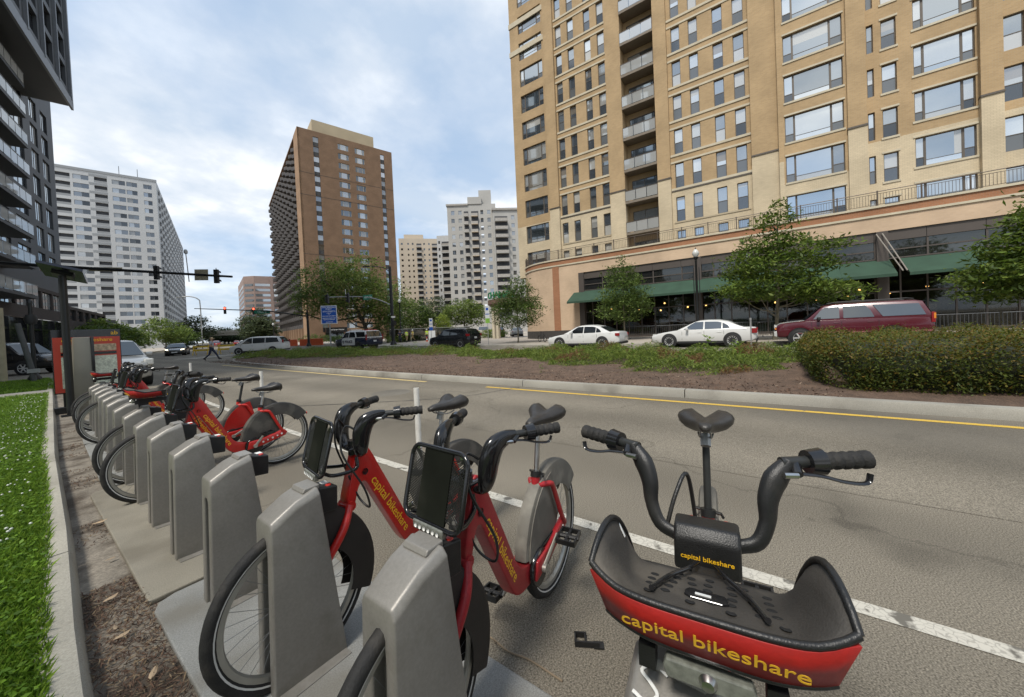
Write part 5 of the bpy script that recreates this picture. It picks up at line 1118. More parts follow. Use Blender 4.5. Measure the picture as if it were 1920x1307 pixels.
# big spreading tree in front of the brown tower
tree('shade_tree', 'large spreading tree hiding the foot of the brown tower', (32.6, 51.0, .13), [(0, 0, 0), (-.1, .15, 1.6), (-.5, .7, 3.5), (-1.4, 2.0, 7)], [(-1.0, 1.4, 6.2, 4.6, 4.6, 3.2), (-2.4, 4.2, 7.6, 4.2, 4.2, 3.4), (1.2, -1.4, 5.8, 3.6, 3.6, 2.8), (-3.4, 5.8, 5.6, 3.2, 3.2, 2.0), (-.2, 1.0, 9.0, 3.2, 3.2, 2.6), (2.0, -2.6, 4.0, 2.6, 2.6, 1.7)], 1150, 15, .19, 'oak', 21, None, .32, bark_m, .9, .6, 18, sc=1.22)
tree('shade_tree', 'dark rounded tree right of the signal pole', (46, 57.6, .13), [(0, 0, 0), (0, 0, 2), (0, 0, 6)], [(0, 0, 5.0, 4.4, 4.4, 3.4), (1.5, -1.5, 4.0, 3.4, 3.4, 2.6), (-1, 1, 6.8, 2.6, 2.6, 2.0)], 420, 14, .24, 'young', 22, 'trees around the plaza', .25, None, .9)
tree('shade_tree', 'low shadowy tree just left of the signal pole', (33.4, 47.2, .13), [(0, 0, 0), (0, 0, 1.2), (0, 0, 3.4)], [(0, 0, 2.4, 2.3, 2.3, 2.0), (.8, -.9, 3.2, 1.8, 1.8, 1.5)], 240, 14, .16, 'young', 23, 'trees around the plaza', .15, None, .6)
tree('shade_tree', 'thin feathery tree in the middle of the plaza', (52, 56.2, .13), [(0, 0, 0), (0, 0, 2.5), (0, 0, 7)], [(0, 0, 5.4, 3.0, 3.0, 3.4), (0, .5, 4.0, 3.4, 3.4, 1.8)], 260, 12, .24, 'far', 24, 'trees around the plaza', .2, None, .9)
tree('shade_tree', 'round tree in front of the grey tower', (51.5, 48.2, .13), [(0, 0, 0), (0, 0, 2.0), (.2, 0, 6)], [(0, 0, 5.2, 3.6, 3.6, 2.4), (1.5, -1.8, 4.2, 2.6, 2.6, 2.2), (-1.4, 1.8, 4.4, 2.4, 2.4, 2.0)], 360, 14, .24, 'oak', 25, 'trees around the plaza', .22, bark_m, .9)
tree('ornamental_tree', 'small bright yellow-green tree on the plaza', (40.7, 42.75, .13), [(0, 0, 0), (0, 0, 1), (0, 0, 3.0)], [(0, 0, 2.7, 1.1, 1.1, 1.5), (.3, -.3, 1.9, 1.1, 1.1, .8)], 120, 14, .13, 'lime', 26, None, .06, None, .5)
for i, (x, y, w_, h_, kd, lb) in enumerate([(9.2, 82, 3.0, 5.6, 'maple', 'feathery roadside tree in front of the low brick wing'), (11.2, 88.5, 3.4, 5.0, 'oak', 'pale green roadside tree left of the oncoming dark car'), (17.6, 95.5, 3.6, 6.8, 'oak', 'taller roadside tree before the white tower'), (21.5, 104, 3.0, 5.0, 'young', 'last roadside tree below the far street lamp'), (7.0, 74, 2.4, 4.2, 'maple', 'low roadside tree rising behind the map board')]):
    tree('roadside_tree', lb, (x, y, .13), [(0, 0, 0), (0, 0, 1.5), (.1, 0, h_ * .85)], [(0, 0, h_ * .55, w_, w_, h_ * .32), (w_ * .4, -w_ * .3, h_ * .42, w_ * .7, w_ * .7, h_ * .25), (-w_ * .3, .3, h_ * .78, w_ * .55, w_ * .55, h_ * .2)], 240, 12, .25, kd, 30 + i, 'trees lining the left side of the street', .14, None, .9)
for i, (x, y, w_, h_, lb) in enumerate([(58, 168, 8, 15, 'rounded tree beside the overpass under the pink office block'), (50, 141, 6, 9.5, 'bushy tree left of the brown tower balconies'), (46, 197, 9, 13, 'distant tree beside the far end of the white tower'), (66, 235, 10, 9, 'hazy tree beyond the overpass'), (80, 250, 12, 8, 'low hazy tree beyond the overpass, right of the other'), (62, 215, 9, 7, 'dark tree under the overpass deck')]):
    tree('distant_tree', lb, (x, y, 0), [(0, 0, 0), (0, 0, h_ * .4), (0, 0, h_ * .8)], [(0, 0, h_ * .58, w_ * .62, w_ * .62, h_ * .38), (w_ * .3, -w_ * .2, h_ * .4, w_ * .5, w_ * .5, h_ * .26), (-w_ * .3, w_ * .2, h_ * .45, w_ * .5, w_ * .5, h_ * .3)], 260, 14, .5, 'far', 40 + i, 'trees at the far end of the street', .3, None, 1.8)
wd = []; rngw = np.random.default_rng(5)
for i in range(46):
    c = np.array([30 + i * 9.0 + rngw.uniform(-3, 3), 330 - i * 2.0 + rngw.uniform(-6, 6), 4.5 + rngw.uniform(-1, 2)]); wd.append(c + rngw.normal(size=(150, 3)) * np.array([5, 5, 2.8]))
tag(inst('far_wood', np_mesh('far_wood', leaf_quads(np.concatenate(wd), 1.1, rngw), leaf_ms['far'], rngw.integers(0, 3, 46 * 150))), 'hazy belt of trees on the horizon', 'trees', kind='stuff')
# unseen verge trees: mirrored in the shop windows, added to dim light from behind
for i, (x, y, lb) in enumerate([(-11, -9, 'unseen tall verge tree behind the viewpoint, nearest the road bend'), (-9.5, 1.5, 'unseen tall verge tree behind the viewpoint, middle one'), (-10.5, 11, 'unseen tall verge tree behind the viewpoint, by the lawn end'), (-3, -15, 'unseen tall verge tree behind the viewpoint at the far right')]):
    tree('unseen_verge_tree', lb, (x, y, .1), [(0, 0, 0), (0, 0, 2.5), (0, 0, 8)], [(0, 0, 6.2, 4.2, 4.2, 3.4), (1.0, -1.2, 8.2, 3.0, 3.0, 2.4), (-1, 1, 4.6, 3.4, 3.4, 1.8)], 420, 12, .3, 'oak', 90 + i, 'unseen trees on the verge behind the viewpoint', .28, None, 1.2)
# shrubs by the entrance of the brown tower and on the plaza
for i, (x, y, r_, h_, lb) in enumerate([(34.8, 72.0, 3.0, 1.9, 'bright low shrub by the brown tower entrance'), (37.5, 67.8, 2.4, 1.5, 'smaller shrub right of the tower entrance'), (33.0, 44.0, 1.8, 1.2, 'low shrub behind the police car'), (34.8, 45.5, 1.6, 1.1, 'low shrub next to the mesh fence'), (43.2, 34.6, 2.4, 1.3, 'clipped shrub near the corner canopy'), (38.0, 47.5, 1.8, 1.0, 'pale low shrub behind the plaza workers')]):
    rt_ = thing('shrub', lb, 'shrub', (x, y, .13)); me, _ = crown_mesh('foliage', [(0, 0, h_ * .5, r_, r_, h_ * .5)], 110, 14, .14, 'oak' if i % 2 == 0 else 'young', 60 + i, .5); inst('foliage', me, rt_)
    MB().tube([(0, 0, 0), (.05, 0, h_ * .6)], .05, 6).build('stem', bark_m, rt_)
# ------------------------------------------------------------------ clipped hedge on the median
hg = thing('hedge', 'large clipped hedge with reddish new growth on the median', 'hedge', (8.2, -.78, .15))
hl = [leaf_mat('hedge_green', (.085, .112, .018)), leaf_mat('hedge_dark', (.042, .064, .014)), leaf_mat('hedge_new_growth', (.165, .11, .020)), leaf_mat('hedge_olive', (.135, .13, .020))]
LH, WH = 12.5, 5.4
core_m = mat('hedge_core', (.018, .022, .008), .95, var=.3, scale=6)
def hedge_pt(u, v):
    """u along the hedge (0 near end), v from foot of the front face over the top to the back; returns point and outward normal"""
    pass
rng = np.random.default_rng(77)
def hsurf(n, inset=0.0):
    """random points on a rounded block: front face, end face and top"""
    pr_ = rng.random(n); x = np.empty(n); y = np.empty(n); z = np.empty(n)
    Hh = .79
    f = pr_ < .36; e = (pr_ >= .36) & (pr_ < .50); t = pr_ >= .50
    y[f] = -rng.random(f.sum()) * LH; z[f] = rng.random(f.sum()) * Hh; x[f] = 0
    x[e] = rng.random(e.sum()) * WH; z[e] = rng.random(e.sum()) * Hh; y[e] = 0
    x[t] = rng.random(t.sum()) ** 1.2 * WH; y[t] = -rng.random(t.sum()) * LH; z[t] = Hh
    # round the shoulders
    px, py, pz = x, y, z
    d1 = np.clip((pz - (Hh - .32)) / .32, 0, 1); bul = .08 * np.sin(np.clip(pz / Hh, 0, 1) * 2.6) 
    px = np.where(t, px, px + .20 * d1 ** 2 * f - bul * f); py = np.where(t, py, py - .22 * d1 ** 2 * e + bul * e)
    edge = np.minimum(np.clip(px / .4, 0, 1), np.clip(-py / .45, 0, 1)); pz = np.where(t, pz - .20 * (1 - edge) ** 2, pz)
    cut = np.clip((.5 - (px + (-py))) / .5, 0, 1); px = px + cut * .14 * ~t; py = py - cut * .14 * ~t
    wob = .05 * np.sin(px * 3.1 + py * 2.3) + .05 * np.sin(py * 5.3 + px)
    return np.stack([px + wob * .6, py + wob * .5, pz + wob], 1), t
cen, top = hsurf(95000); cen += rng.normal(size=cen.shape) * .055; dep_ = rng.random(len(cen)); cen[~top, 0] += dep_[~top] * .10
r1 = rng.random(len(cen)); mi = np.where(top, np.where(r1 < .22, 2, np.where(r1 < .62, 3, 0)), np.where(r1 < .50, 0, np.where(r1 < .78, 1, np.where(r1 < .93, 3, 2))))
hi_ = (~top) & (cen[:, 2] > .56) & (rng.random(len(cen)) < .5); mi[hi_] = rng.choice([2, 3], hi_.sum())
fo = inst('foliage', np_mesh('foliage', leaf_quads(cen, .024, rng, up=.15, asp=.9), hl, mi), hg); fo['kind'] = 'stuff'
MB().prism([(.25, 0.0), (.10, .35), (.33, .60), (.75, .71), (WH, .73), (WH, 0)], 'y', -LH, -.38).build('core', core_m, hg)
st_ = MB()
for i in range(40): st_.tube([(.2 + random.random() * .3, -.4 - i * .3, -.02), (.15 + random.random() * .3, -.4 - i * .3 + .1, .25)], .008, 5)
so = st_.build('stems', bark_m, hg); so['kind'] = 'stuff'
# ------------------------------------------------------------------ creeping juniper and weeds on the median
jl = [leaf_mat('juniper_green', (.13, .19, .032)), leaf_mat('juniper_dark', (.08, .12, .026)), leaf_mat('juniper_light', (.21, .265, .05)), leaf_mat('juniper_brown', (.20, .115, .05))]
def in_blob(x, y, blobs):
    v = np.full(len(x), -9.0)
    for bx_, by_, rx_, ry_ in blobs: v = np.maximum(v, 1 - ((x - bx_) / rx_) ** 2 - ((y - by_) / ry_) ** 2)
    return v
def juniper(name, label, blobs, n, hmax, brown, seed):
    rng = np.random.default_rng(seed); xs_, ys_ = [], []; tot = 0; P = []
    bx0 = min(b_[0] - b_[2] for b_ in blobs); bx1 = max(b_[0] + b_[2] for b_ in blobs); by0 = min(b_[1] - b_[3] for b_ in blobs); by1 = max(b_[1] + b_[3] for b_ in blobs)
    x = rng.uniform(bx0, bx1, n * 3); y = rng.uniform(by0, by1, n * 3); v = in_blob(x, y, blobs) + .40 * np.sin(x * 2.3 + .7) * np.sin(y * 2.1) - .12 + .12 * np.sin(x * 9 + y * 7); k = v > 0; x, y, v = x[k][:n], y[k][:n], v[k][:n]
    lump = .5 + .5 * np.sin(x * 2.9 + 1.3 * np.sin(y * 2.1)) * np.sin(y * 2.6 + x); h = hmax * np.clip(v * 2.2, 0, 1) * (.22 + .78 * lump ** 1.5); base = .12 + .10 * np.clip((x - 7.4) / 3, 0, 1)
    z = base + h * rng.random(len(x)) ** .5
    # sprig blades: narrow diamonds pointing up and outwards
    a = rng.uniform(0, 2 * math.pi, len(x)); el = rng.uniform(.15, 1.0, len(x)); d = np.stack([np.cos(a) * np.cos(el), np.sin(a) * np.cos(el), np.sin(el)], 1); s = rng.uniform(.04, .095, len(x))[:, None]
    w = np.cross(d, rng.normal(size=d.shape)); w /= np.linalg.norm(w, axis=1)[:, None]; c = np.stack([x, y, z], 1)
    q = np.stack([c - d * s * .6, c + w * s * .13, c + d * s, c - w * s * .13], 1)
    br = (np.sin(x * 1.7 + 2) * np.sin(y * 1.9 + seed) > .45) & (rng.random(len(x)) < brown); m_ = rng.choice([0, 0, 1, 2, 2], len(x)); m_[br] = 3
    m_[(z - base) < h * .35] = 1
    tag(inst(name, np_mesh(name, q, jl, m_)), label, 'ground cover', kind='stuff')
juniper('juniper', 'creeping green juniper spreading over the far half of the median', [(13.0, 27.5, 3.2, 6.5), (13.2, 20.5, 2.8, 4.5), (12.4, 30.5, 3.2, 3.6), (14.2, 15.0, 1.8, 3.5), (11.2, 24, 1.6, 3.5)], 74000, .55, .35, 3)
juniper('juniper', 'patchy juniper with brown patches beside the hedge', [(12.4, 4.6, 2.8, 2.6), (11.6, 2.2, 2.9, 2.2), (13.6, 6.6, 2.4, 2.6), (10.6, .9, 1.6, 1.2), (12.8, .2, 2.2, 1.4)], 56000, .52, .85, 4)
juniper('juniper', 'small clump of juniper on bare mulch in mid-median', [(13.6, 11.4, 1.8, 1.6), (14.4, 12.8, 1.2, 1.2), (12.2, 9.0, 1.2, 1.1), (14.6, 9.2, 1.4, 1.6)], 20000, .34, .4, 6)
weed_l = leaf_mat('weed_leaf', (.16, .25, .035))
wm_ = []
def weed_mesh(seed):
    rng = random.Random(seed); b_ = MB()
    for i in range(26):
        a = rng.random() * 6.28; z = .05 + .4 * rng.random(); r_ = .05 + .16 * rng.random() * (1 - z * 1.2); L_ = .07 + .05 * rng.random(); d = Vector((math.cos(a), math.sin(a), .4)); w = Vector((-d.y, d.x, 0)) * .022; p_ = Vector((d.x * r_ * .4, d.y * r_ * .4, z))
        b_.add([p_, p_ + d * L_ * .5 + w, p_ + d * L_, p_ + d * L_ * .5 - w], [(0, 1, 2, 3)])
    b_.tube([(0, 0, 0), (.02, 0, .42)], .006, 4); return b_.mesh('weed', weed_l, fix=False)
wms = [weed_mesh(i) for i in range(3)]
for i, (x, y, s_, lb) in enumerate([(15.9, 13.9, 1.5, 'leafy weed at the rear edge of the median, left of the first white car'), (15.2, 18.6, 1.6, 'tall weed poking above the median behind the bare mulch'), (9.6, 8.4, .8, 'small weed sprouting from bare mulch near the kerb'), (12.4, 27, 1.3, 'weed standing in the juniper below the blue sign'), (13.5, 21.5, 1.5, 'weed in the juniper in front of the police car'), (11.0, 3.4, 1.5, 'bright weed among the brown juniper'), (13.2, 1.6, 1.7, 'bright weed in the juniper nearest the second white car'), (8.6, 5.2, .6, 'tiny weed by the median kerb'), (11.8, .7, 1.5, 'bright weed close to the hedge end'), (10.3, 14.8, .8, 'weed on mulch left of the bare patch')]):
    tag(inst('weed', wms[i % 3], None, (x, y, .15), (0, 0, i * 1.3), (s_,) * 3), lb, 'weed', 'weeds on the median')
# mulch chips on the open bed
rng = np.random.default_rng(9); n = 22000; x = 7.5 + rng.random(n) ** 1.6 * 7.5; y = rng.uniform(-1, 30, n); c = np.stack([x, y, .115 + .145 * np.clip((x - 7.4) / 2.6, 0, 1) + rng.random(n) * .02], 1)
chip_ms = [mat('chip_brown', (.12, .07, .045), .95, var=.2), mat('chip_dark', (.06, .036, .024), .95, var=.2), mat('chip_pale', (.27, .20, .14), .95, var=.2)]
tag(inst('mulch_chips', np_mesh('mulch_chips', leaf_quads(c, .035, rng, up=.5, asp=.5), chip_ms, rng.choice([0, 0, 0, 1, 1, 2], n))), 'loose brown bark mulch on the median', 'mulch', kind='stuff')
# ------------------------------------------------------------------ lawn with clover
gl = [leaf_mat('grass_a', (.14, .25, .022)), leaf_mat('grass_b', (.09, .175, .018)), leaf_mat('grass_c', (.20, .31, .035))]
rng = np.random.default_rng(15)
def blades(n, xa, xb, ya, yb, hmin, hmax, w):
    y = ya + (yb - ya) * rng.random(n) ** 1.25; edge = np.array([kx(v) - .13 for v in y]); x = edge + xa + (xb - xa) * rng.random(n) ** .8
    h = rng.uniform(hmin, hmax, n); a = rng.uniform(0, 6.28, n); ln = rng.uniform(.1, .9, n) * h; wv = np.stack([np.cos(a + 1.57), np.sin(a + 1.57), np.zeros(n)], 1) * w; b0 = np.stack([x, y, np.full(n, .113)], 1)
    mid = b0 + np.stack([np.cos(a) * ln * .35, np.sin(a) * ln * .35, h * .6], 1); tip = b0 + np.stack([np.cos(a) * ln, np.sin(a) * ln, h], 1); return np.stack([b0 - wv, b0 + wv, mid + wv * .7, tip], 1)
G = np.concatenate([blades(42000, -.55, .03, 1.5, 7, .02, .065, .0026), blades(26000, -1.2, .04, 5, 18, .025, .06, .005), blades(14000, -5, -.5, 1.5, 18, .03, .08, .007)])
y2 = rng.uniform(19.5, 27, 16000); x2 = rng.uniform(-3, .95, 16000); 
g2 = blades(16000, 0, 1, 19.4, 27, .04, .08, .008); off = x2 - g2[:, 0, 0]; g2[:, :, 0] += off[:, None]; G = np.concatenate([G, g2])
tag(inst('grass', np_mesh('grass', G, gl, rng.integers(0, 3, len(G)))), 'green lawn grass along the kerb', 'grass', kind='stuff')
# clover leaves and white flower heads
n = 9000; y = 1.6 + 15 * rng.random(n) ** 1.3; ed = np.array([kx(v) - .135 for v in y]); c = np.stack([ed - .6 * rng.random(n) + .02, y, .135 + .04 * rng.random(n)], 1)
tag(inst('clover', np_mesh('clover', leaf_quads(c, .014, rng, up=1.2, asp=1.3), [gl[1], gl[0]], rng.integers(0, 2, n))), 'clover leaves in the lawn', 'clover', kind='stuff')
b = MB(); fr = random.Random(4)
for i in range(260):
    y = 4.2 + 12 * fr.random() ** 1.1; x = kx(y) - .17 - fr.random() * (.35 if i % 3 else 1.4); z = .165 + fr.random() * .03; r_ = .006 + .004 * fr.random()
    b.lathe([(0, z - r_), (r_ * .8, z - r_ * .5), (r_, z), (r_ * .7, z + r_ * .6), (0, z + r_)], (x, y, 0), n=6)
tag(b.build('clover_flowers', mat('clover_white', (.62, .64, .55), .8), smooth=80), 'white clover flowers dotting the lawn', 'flowers', kind='stuff')
# ------------------------------------------------------------------ litter in the gutter
rng = np.random.default_rng(21); n = 9000; y = np.concatenate([rng.uniform(-.5, 3.35, 6500), rng.uniform(3.3, 10, 2500)]); u = rng.random(n)
ok = (y < 3.3) | (np.sin(y * 3.3) + .6 * np.sin(y * 7.7) > .35); y, u = y[ok], u[ok]; x = np.array([kx(v) for v in y]) + .015 + u * np.where(y < 2.75, .235, .25); hgt = np.where(y < 3.0, .028, .012) * rng.random(len(y)) + .006
c = np.stack([x, y, hgt], 1); q = leaf_quads(c, .017, rng, up=.6, asp=.28)
tag(inst('gutter_litter', np_mesh('gutter_litter', q, [chip_ms[0], chip_ms[1], mat('straw', (.22, .16, .095), .9, var=.2)], rng.choice([0, 0, 1, 1, 2], len(q)))), 'brown bark and twig litter caught in the gutter', 'litter', kind='stuff')
dl_ms = [mat('dry_leaf', (.42, .31, .20), .85, var=.2, scale=25), mat('bark_flake', (.30, .23, .155), .9, var=.25, scale=25)]
for i, (x, y, s_, rz, lb) in enumerate([(.26, 2.62, .055, .3, 'pale dry leaf against the kerb beside the thick litter'), (.25, 2.72, .04, 1.6, 'small curled bark flake near the pale dry leaf'), (.27, 3.06, .06, .5, 'long bark flake where the thick litter ends'), (.33, 3.62, .045, .2, 'lone dry leaf on bare gutter concrete'), (.36, 4.45, .075, .1, 'broad tan bark flake in the clump beside the fifth dock'), (.40, 4.6, .055, .9, 'smaller bark flake lying on the clump beside the fifth dock'), (.30, 2.2, .06, 1.2, 'brown dry leaf halfway down the thick litter'), (.22, 2.05, .05, 2.2, 'dry leaf at the kerb foot low in the picture'), (.34, 1.85, .06, .7, 'dry leaf at the bottom edge near the plate'), (.46, 5.9, .05, .4, 'distant bark flake in the gutter')]):
    b = MB(); pts = [(-1, 0, .1), (-.5, .28, .0), (.1, .34, .05), (.7, .2, .1), (1, 0, .3), (.6, -.24, .05), (0, -.3, 0), (-.6, -.2, .08)]
    s_ *= .62
    b.add([(p_[0] * s_, p_[1] * s_, p_[2] * s_ * .8) for p_ in pts] + [(0, 0, s_ * .12)], [(k, (k + 1) % 8, 8) for k in range(8)])
    o = b.build('dry_leaf', dl_ms[i % 2], None, (x, y, .03), (.1, .05, rz)); tag(o, lb, 'leaf', 'dry leaves and bark in the gutter')
# ================================================================== VEHICLES
carglass_m = glass_mat('car_glass', (.012, .014, .016), .17, (.85, .92, .97), var=.1); carglass2_m = glass_mat('car_glass_tinted', (.008, .009, .010), .14, (.85, .9, .95), var=.05)
tyre_m = mat('car_tyre', (.016, .016, .016), .8, var=.2, scale=15); alloy_m = mat('alloy', (.60, .60, .58), .35, metal=.35, var=.1, scale=8); darkalloy_m = mat('dark_rim', (.03, .03, .03), .5, metal=.4)
trim_m = mat('car_trim', (.018, .018, .018), .6, var=.15); lampglass_m = mat('headlamp', (.62, .62, .58), .12, var=.1, scale=20, spec=.8); tail_m = mat('tail_lamp', (.24, .010, .012), .2, var=.1, spec=.7); amber_m = mat('amber_lamp', (.65, .22, .03), .2); plate_white = mat('number_plate', (.6, .6, .58), .5)
lit_m = mat('headlamp_lit', (.9, .85, .7), .3, emit=((1, .85, .55), 4.0))
def paint(name, c, rough=.25, metal=.0): return mat('paint_' + name, c, rough, metal=metal, var=.04, scale=1.5, spec=.5, coat=.6)
def wheel_car(r, w, spokes, rm):
    ty = MB().lathe([(r * .66, -w / 2), (r * .9, -w / 2), (r * .985, -w * .4), (r, -w * .2), (r, w * .2), (r * .985, w * .4), (r * .9, w / 2), (r * .66, w / 2)], axis='y', n=28).mesh('tyre', tyre_m, smooth=40)
    rb = MB().lathe([(r * .66, w * .46), (r * .62, w * .44), (r * .60, w * .1), (0, w * .1)], axis='y', n=28)
    rb.lathe([(0, w * .44), (r * .13, w * .42), (r * .14, w * .1)], axis='y', n=12)
    for i in range(spokes):
        a = 2 * math.pi * i / spokes; c, s = math.cos(a), math.sin(a); t = r * (.30 / spokes + .012)
        P = lambda rr, tt, yy: (rr * c - tt * s, yy, rr * s + tt * c)
        rb.add([P(r * .08, -t * 1.3, w * .42), P(r * .08, t * 1.3, w * .42), P(r * .62, t, w * .45), P(r * .62, -t, w * .45), P(r * .08, -t * 1.3, w * .2), P(r * .08, t * 1.3, w * .2), P(r * .62, t, w * .2), P(r * .62, -t, w * .2)], [(0, 1, 2, 3), (0, 4, 5, 1), (1, 5, 6, 2), (2, 6, 7, 3), (3, 7, 4, 0)])
    disc = MB().lathe([(0, w * .095), (r * .60, w * .095)], axis='y', n=24).mesh('brake_disc', darkalloy_m)
    return ty, rb.mesh('rim', rm, smooth=30), disc
def car(name, label, loc, rz, S, pm, cat='car', group=None, glass=None, rim=None, spokes=10, hood_m=None, features=(), lit=False, roof_m=None):
    """S: L W H wb wr zl(ow) hood belt xw0 xw1 xr1 xr0 deck + windows; local x points to the front, y to the left"""
    root = thing(name, label, cat, loc, rz, group); g_ = glass or carglass_m
    L, W, H, wb, wr = S['L'], S['W'], S['H'], S['wb'], S['wr']; zl, zb = S['zl'], S['belt']; hw = W / 2
    xf, xr = S.get('xfa', wb / 2 + .02), S.get('xra', -wb / 2 + .02)
    def ring(x, z0, z1, k, crown=.03):
        w = hw * k; half = [(w * .80, z0), (w * .95, z0 + .05), (w * .985, z0 + .16), (w, z0 + (z1 - z0) * .48), (w * .985, z0 + (z1 - z0) * .78), (w * .955, z1 - .035), (w * .90, z1 - .004), (w * .45, z1 + crown * .8)]
        return [(x, y, z) for y, z in half] + [(x, -y, z) for y, z in half[::-1]]
    st = S['st']                                            # (x/L from the front 0..1, z bottom, z top, width factor)
    rings = [ring(L / 2 - t * L, a, c, k) for t, a, c, k in st]
    body = MB().loft(rings).build('body', pm, root, smooth=38)
    # cabin
    hwb, hwt = hw * S.get('kb', .93), hw * S.get('kt', .76); rf = H
    X = lambda t: L / 2 - t * L
    def cring(x, zt):
        k = max(0.0, min(1.0, (zt - zb) / (rf - zb))); w = hwb + (hwt - hwb) * k
        half = [(hwb * .995, zb - .05), (hwb, zb), (w + .0, zt - .075 * k), (w - .05 * k, zt - .022 * k), (w - .16 * k, zt), (w * .4, zt + .022 * k)]
        return [(x, y, z) for y, z in half] + [(x, -y, z) for y, z in half[::-1]]
    cab = MB().loft([cring(X(t), z) for t, z in S['cab']]).build('cabin', roof_m or pm, root, smooth=32)
    yz = lambda z: hwb + (hwt - hwb) * (z - zb) / (rf - zb) + .012
    for poly in S['win']:
        for s in (-1, 1):
            P = [(X(t), s * yz(z), z) for t, z in poly]; n = len(P); Q = [(x, y - s * .02, z) for x, y, z in P]
            MB().add(P + Q, [tuple(range(n)) if s < 0 else tuple(range(n))[::-1]] + [(i, (i + 1) % n, n + (i + 1) % n, n + i) for i in range(n)]).build('side_window', g_, root)
    def screen(t0, z0, t1, z1, nm):
        a, c = X(t0), X(t1); dx, dz = c - a, z1 - z0; l = math.hypot(dx, dz); nx_, nz_ = (-dz / l, dx / l); 
        if nz_ < 0: nx_, nz_ = -nx_, -nz_
        o = .022; w0, w1 = yz(z0) * .93, yz(z1) * .90
        mid = [( (a + c) / 2 + nx_ * (o + .01), 0, (z0 + z1) / 2 + nz_ * (o + .01))]
        P = [(a + nx_ * o, -w0, z0 + nz_ * o), (a + nx_ * (o + .03), 0, z0 + nz_ * (o + .03)), (a + nx_ * o, w0, z0 + nz_ * o), (c + nx_ * o, w1, z1 + nz_ * o), (c + nx_ * (o + .01), 0, z1 + nz_ * (o + .01)), (c + nx_ * o, -w1, z1 + nz_ * o)]
        MB().add(P, [(0, 1, 4, 5), (1, 2, 3, 4)]).build(nm, g_, root, smooth=60)
    screen(*S['ws'], 'windscreen'); screen(*S['rs'], 'rear_window')
    # wheels
    ty, rm_, dc = wheel_car(wr, S.get('ww', .23), spokes, rim or alloy_m)
    for x in (xf, xr):
        for s in (-1, 1):
            MB().lathe([(0, s * (hw * .6)), (wr * 1.13, s * (hw * .6)), (wr * 1.13, s * (hw * 1.0 + .006)), (0, s * (hw * 1.0 + .006))], (x, 0, wr + .02), axis='y', n=26).build('wheel_arch', trim_m, root)
            w = inst('wheel', ty, root, (x, s * (hw - .095), wr), (0, 0, 0 if s > 0 else math.pi)); inst('rim', rm_, w); inst('brake_disc', dc, w)
    # lamps, bumpers, mirrors, plates, door gaps
    zfl, zrl = S['zhl'], S['ztl']
    for s in (-1, 1):
        a = L / 2; k = S['hlk']
        MB().add([(a - .03, s * hw * k[0], zfl), (a - .30, s * hw * k[1], zfl + .04), (a - .32, s * hw * k[1], zfl + .17), (a - .06, s * hw * k[0], zfl + .14), (a - .15, s * hw * (k[0] - .06), zfl), (a - .36, s * hw * (k[1] - .1), zfl + .1)], [(0, 1, 2, 3) if s < 0 else (3, 2, 1, 0)]).build('headlight', lit_m if lit else lampglass_m, root)
        tl = S['tlb']; MB().box(-a + tl[0], s * hw * tl[2] - (.09 if s > 0 else -.0), zrl, -a + tl[1], s * hw * tl[2] + (.0 if s > 0 else .09), zrl + tl[3]).build('tail_light', tail_m, root, bevel=.01)
        mx_ = X(S['ws'][0]) - S.get('mir', .45); MB().cbox((mx_, s * (hw + .10), zb + .07), (.12, .20, .15)).build('mirror', S.get('mirm', pm), root, bevel=.03, smooth=40)
        for t in S.get('doors', ()): MB().box(X(t) - .006, s * hw - (.01 if s > 0 else -.012) - .004, zl + .16, X(t) + .006, s * hw - (.01 if s > 0 else -.012) + .012 * s * 0 + .004, zb - .06).build('door_gap', trim_m, root)
        for t in S.get('handles', ()): MB().cbox((X(t), s * (hw * .985), zb - .14), (.20, .035, .03)).build('door_handle', pm, root, bevel=.008)
        MB().box(xr + wr * 1.15, s * hw * .965 - .02, zl - .02, xf - wr * 1.15, s * hw * .965 + .02, zl + .10).build('sill', trim_m if not S.get('sillm') else S['sillm'], root, bevel=.01)
    fb = MB().prism([(L / 2 - .05, zl + .02), (L / 2 + .012, zl + .06), (L / 2 + .015, zl + .24), (L / 2 - .05, zl + .26)], 'y', -hw * .62, hw * .62).build('front_grille', trim_m, root, bevel=.01)
    MB().cbox((L / 2 + .02, 0, zl + .17), (.012, .5, .12)).build('number_plate', plate_white, root)
    MB().prism([(-L / 2 + .06, zl + .0), (-L / 2 - .012, zl + .04), (-L / 2 - .01, zl + .14), (-L / 2 + .06, zl + .16)], 'y', -hw * .8, hw * .8).build('rear_bumper', S.get('rbm', trim_m), root, bevel=.012)
    MB().cbox((-L / 2 - S.get('rpo', .012), 0, S.get('rpz', zl + .5)), (.014, .34, .16)).build('number_plate', plate_white, root)
    MB().box(-L * .40, -hw * .7, zl - .10, L * .40, hw * .7, zl + .05).build('underbody', trim_m, root)
    if hood_m: 
        h0 = [r_ for r_, (t, *_) in zip(rings, st)]
        sel = [i for i, (t, *_) in enumerate(st) if S['hoodt'][0] <= t <= S['hoodt'][1]]; hb = MB(); P = []
        for i in sel:
            t, a, c, k = st[i]; w = hw * k
            P.append([(X(t), -w * .86, c + .008), (X(t), -w * .45, c + .034), (X(t), 0, c + .036), (X(t), w * .45, c + .034), (X(t), w * .86, c + .008)])
        hb.loft(P, cap=False, closed=False).build('bonnet', hood_m, root, smooth=60)
    return root, X, yz
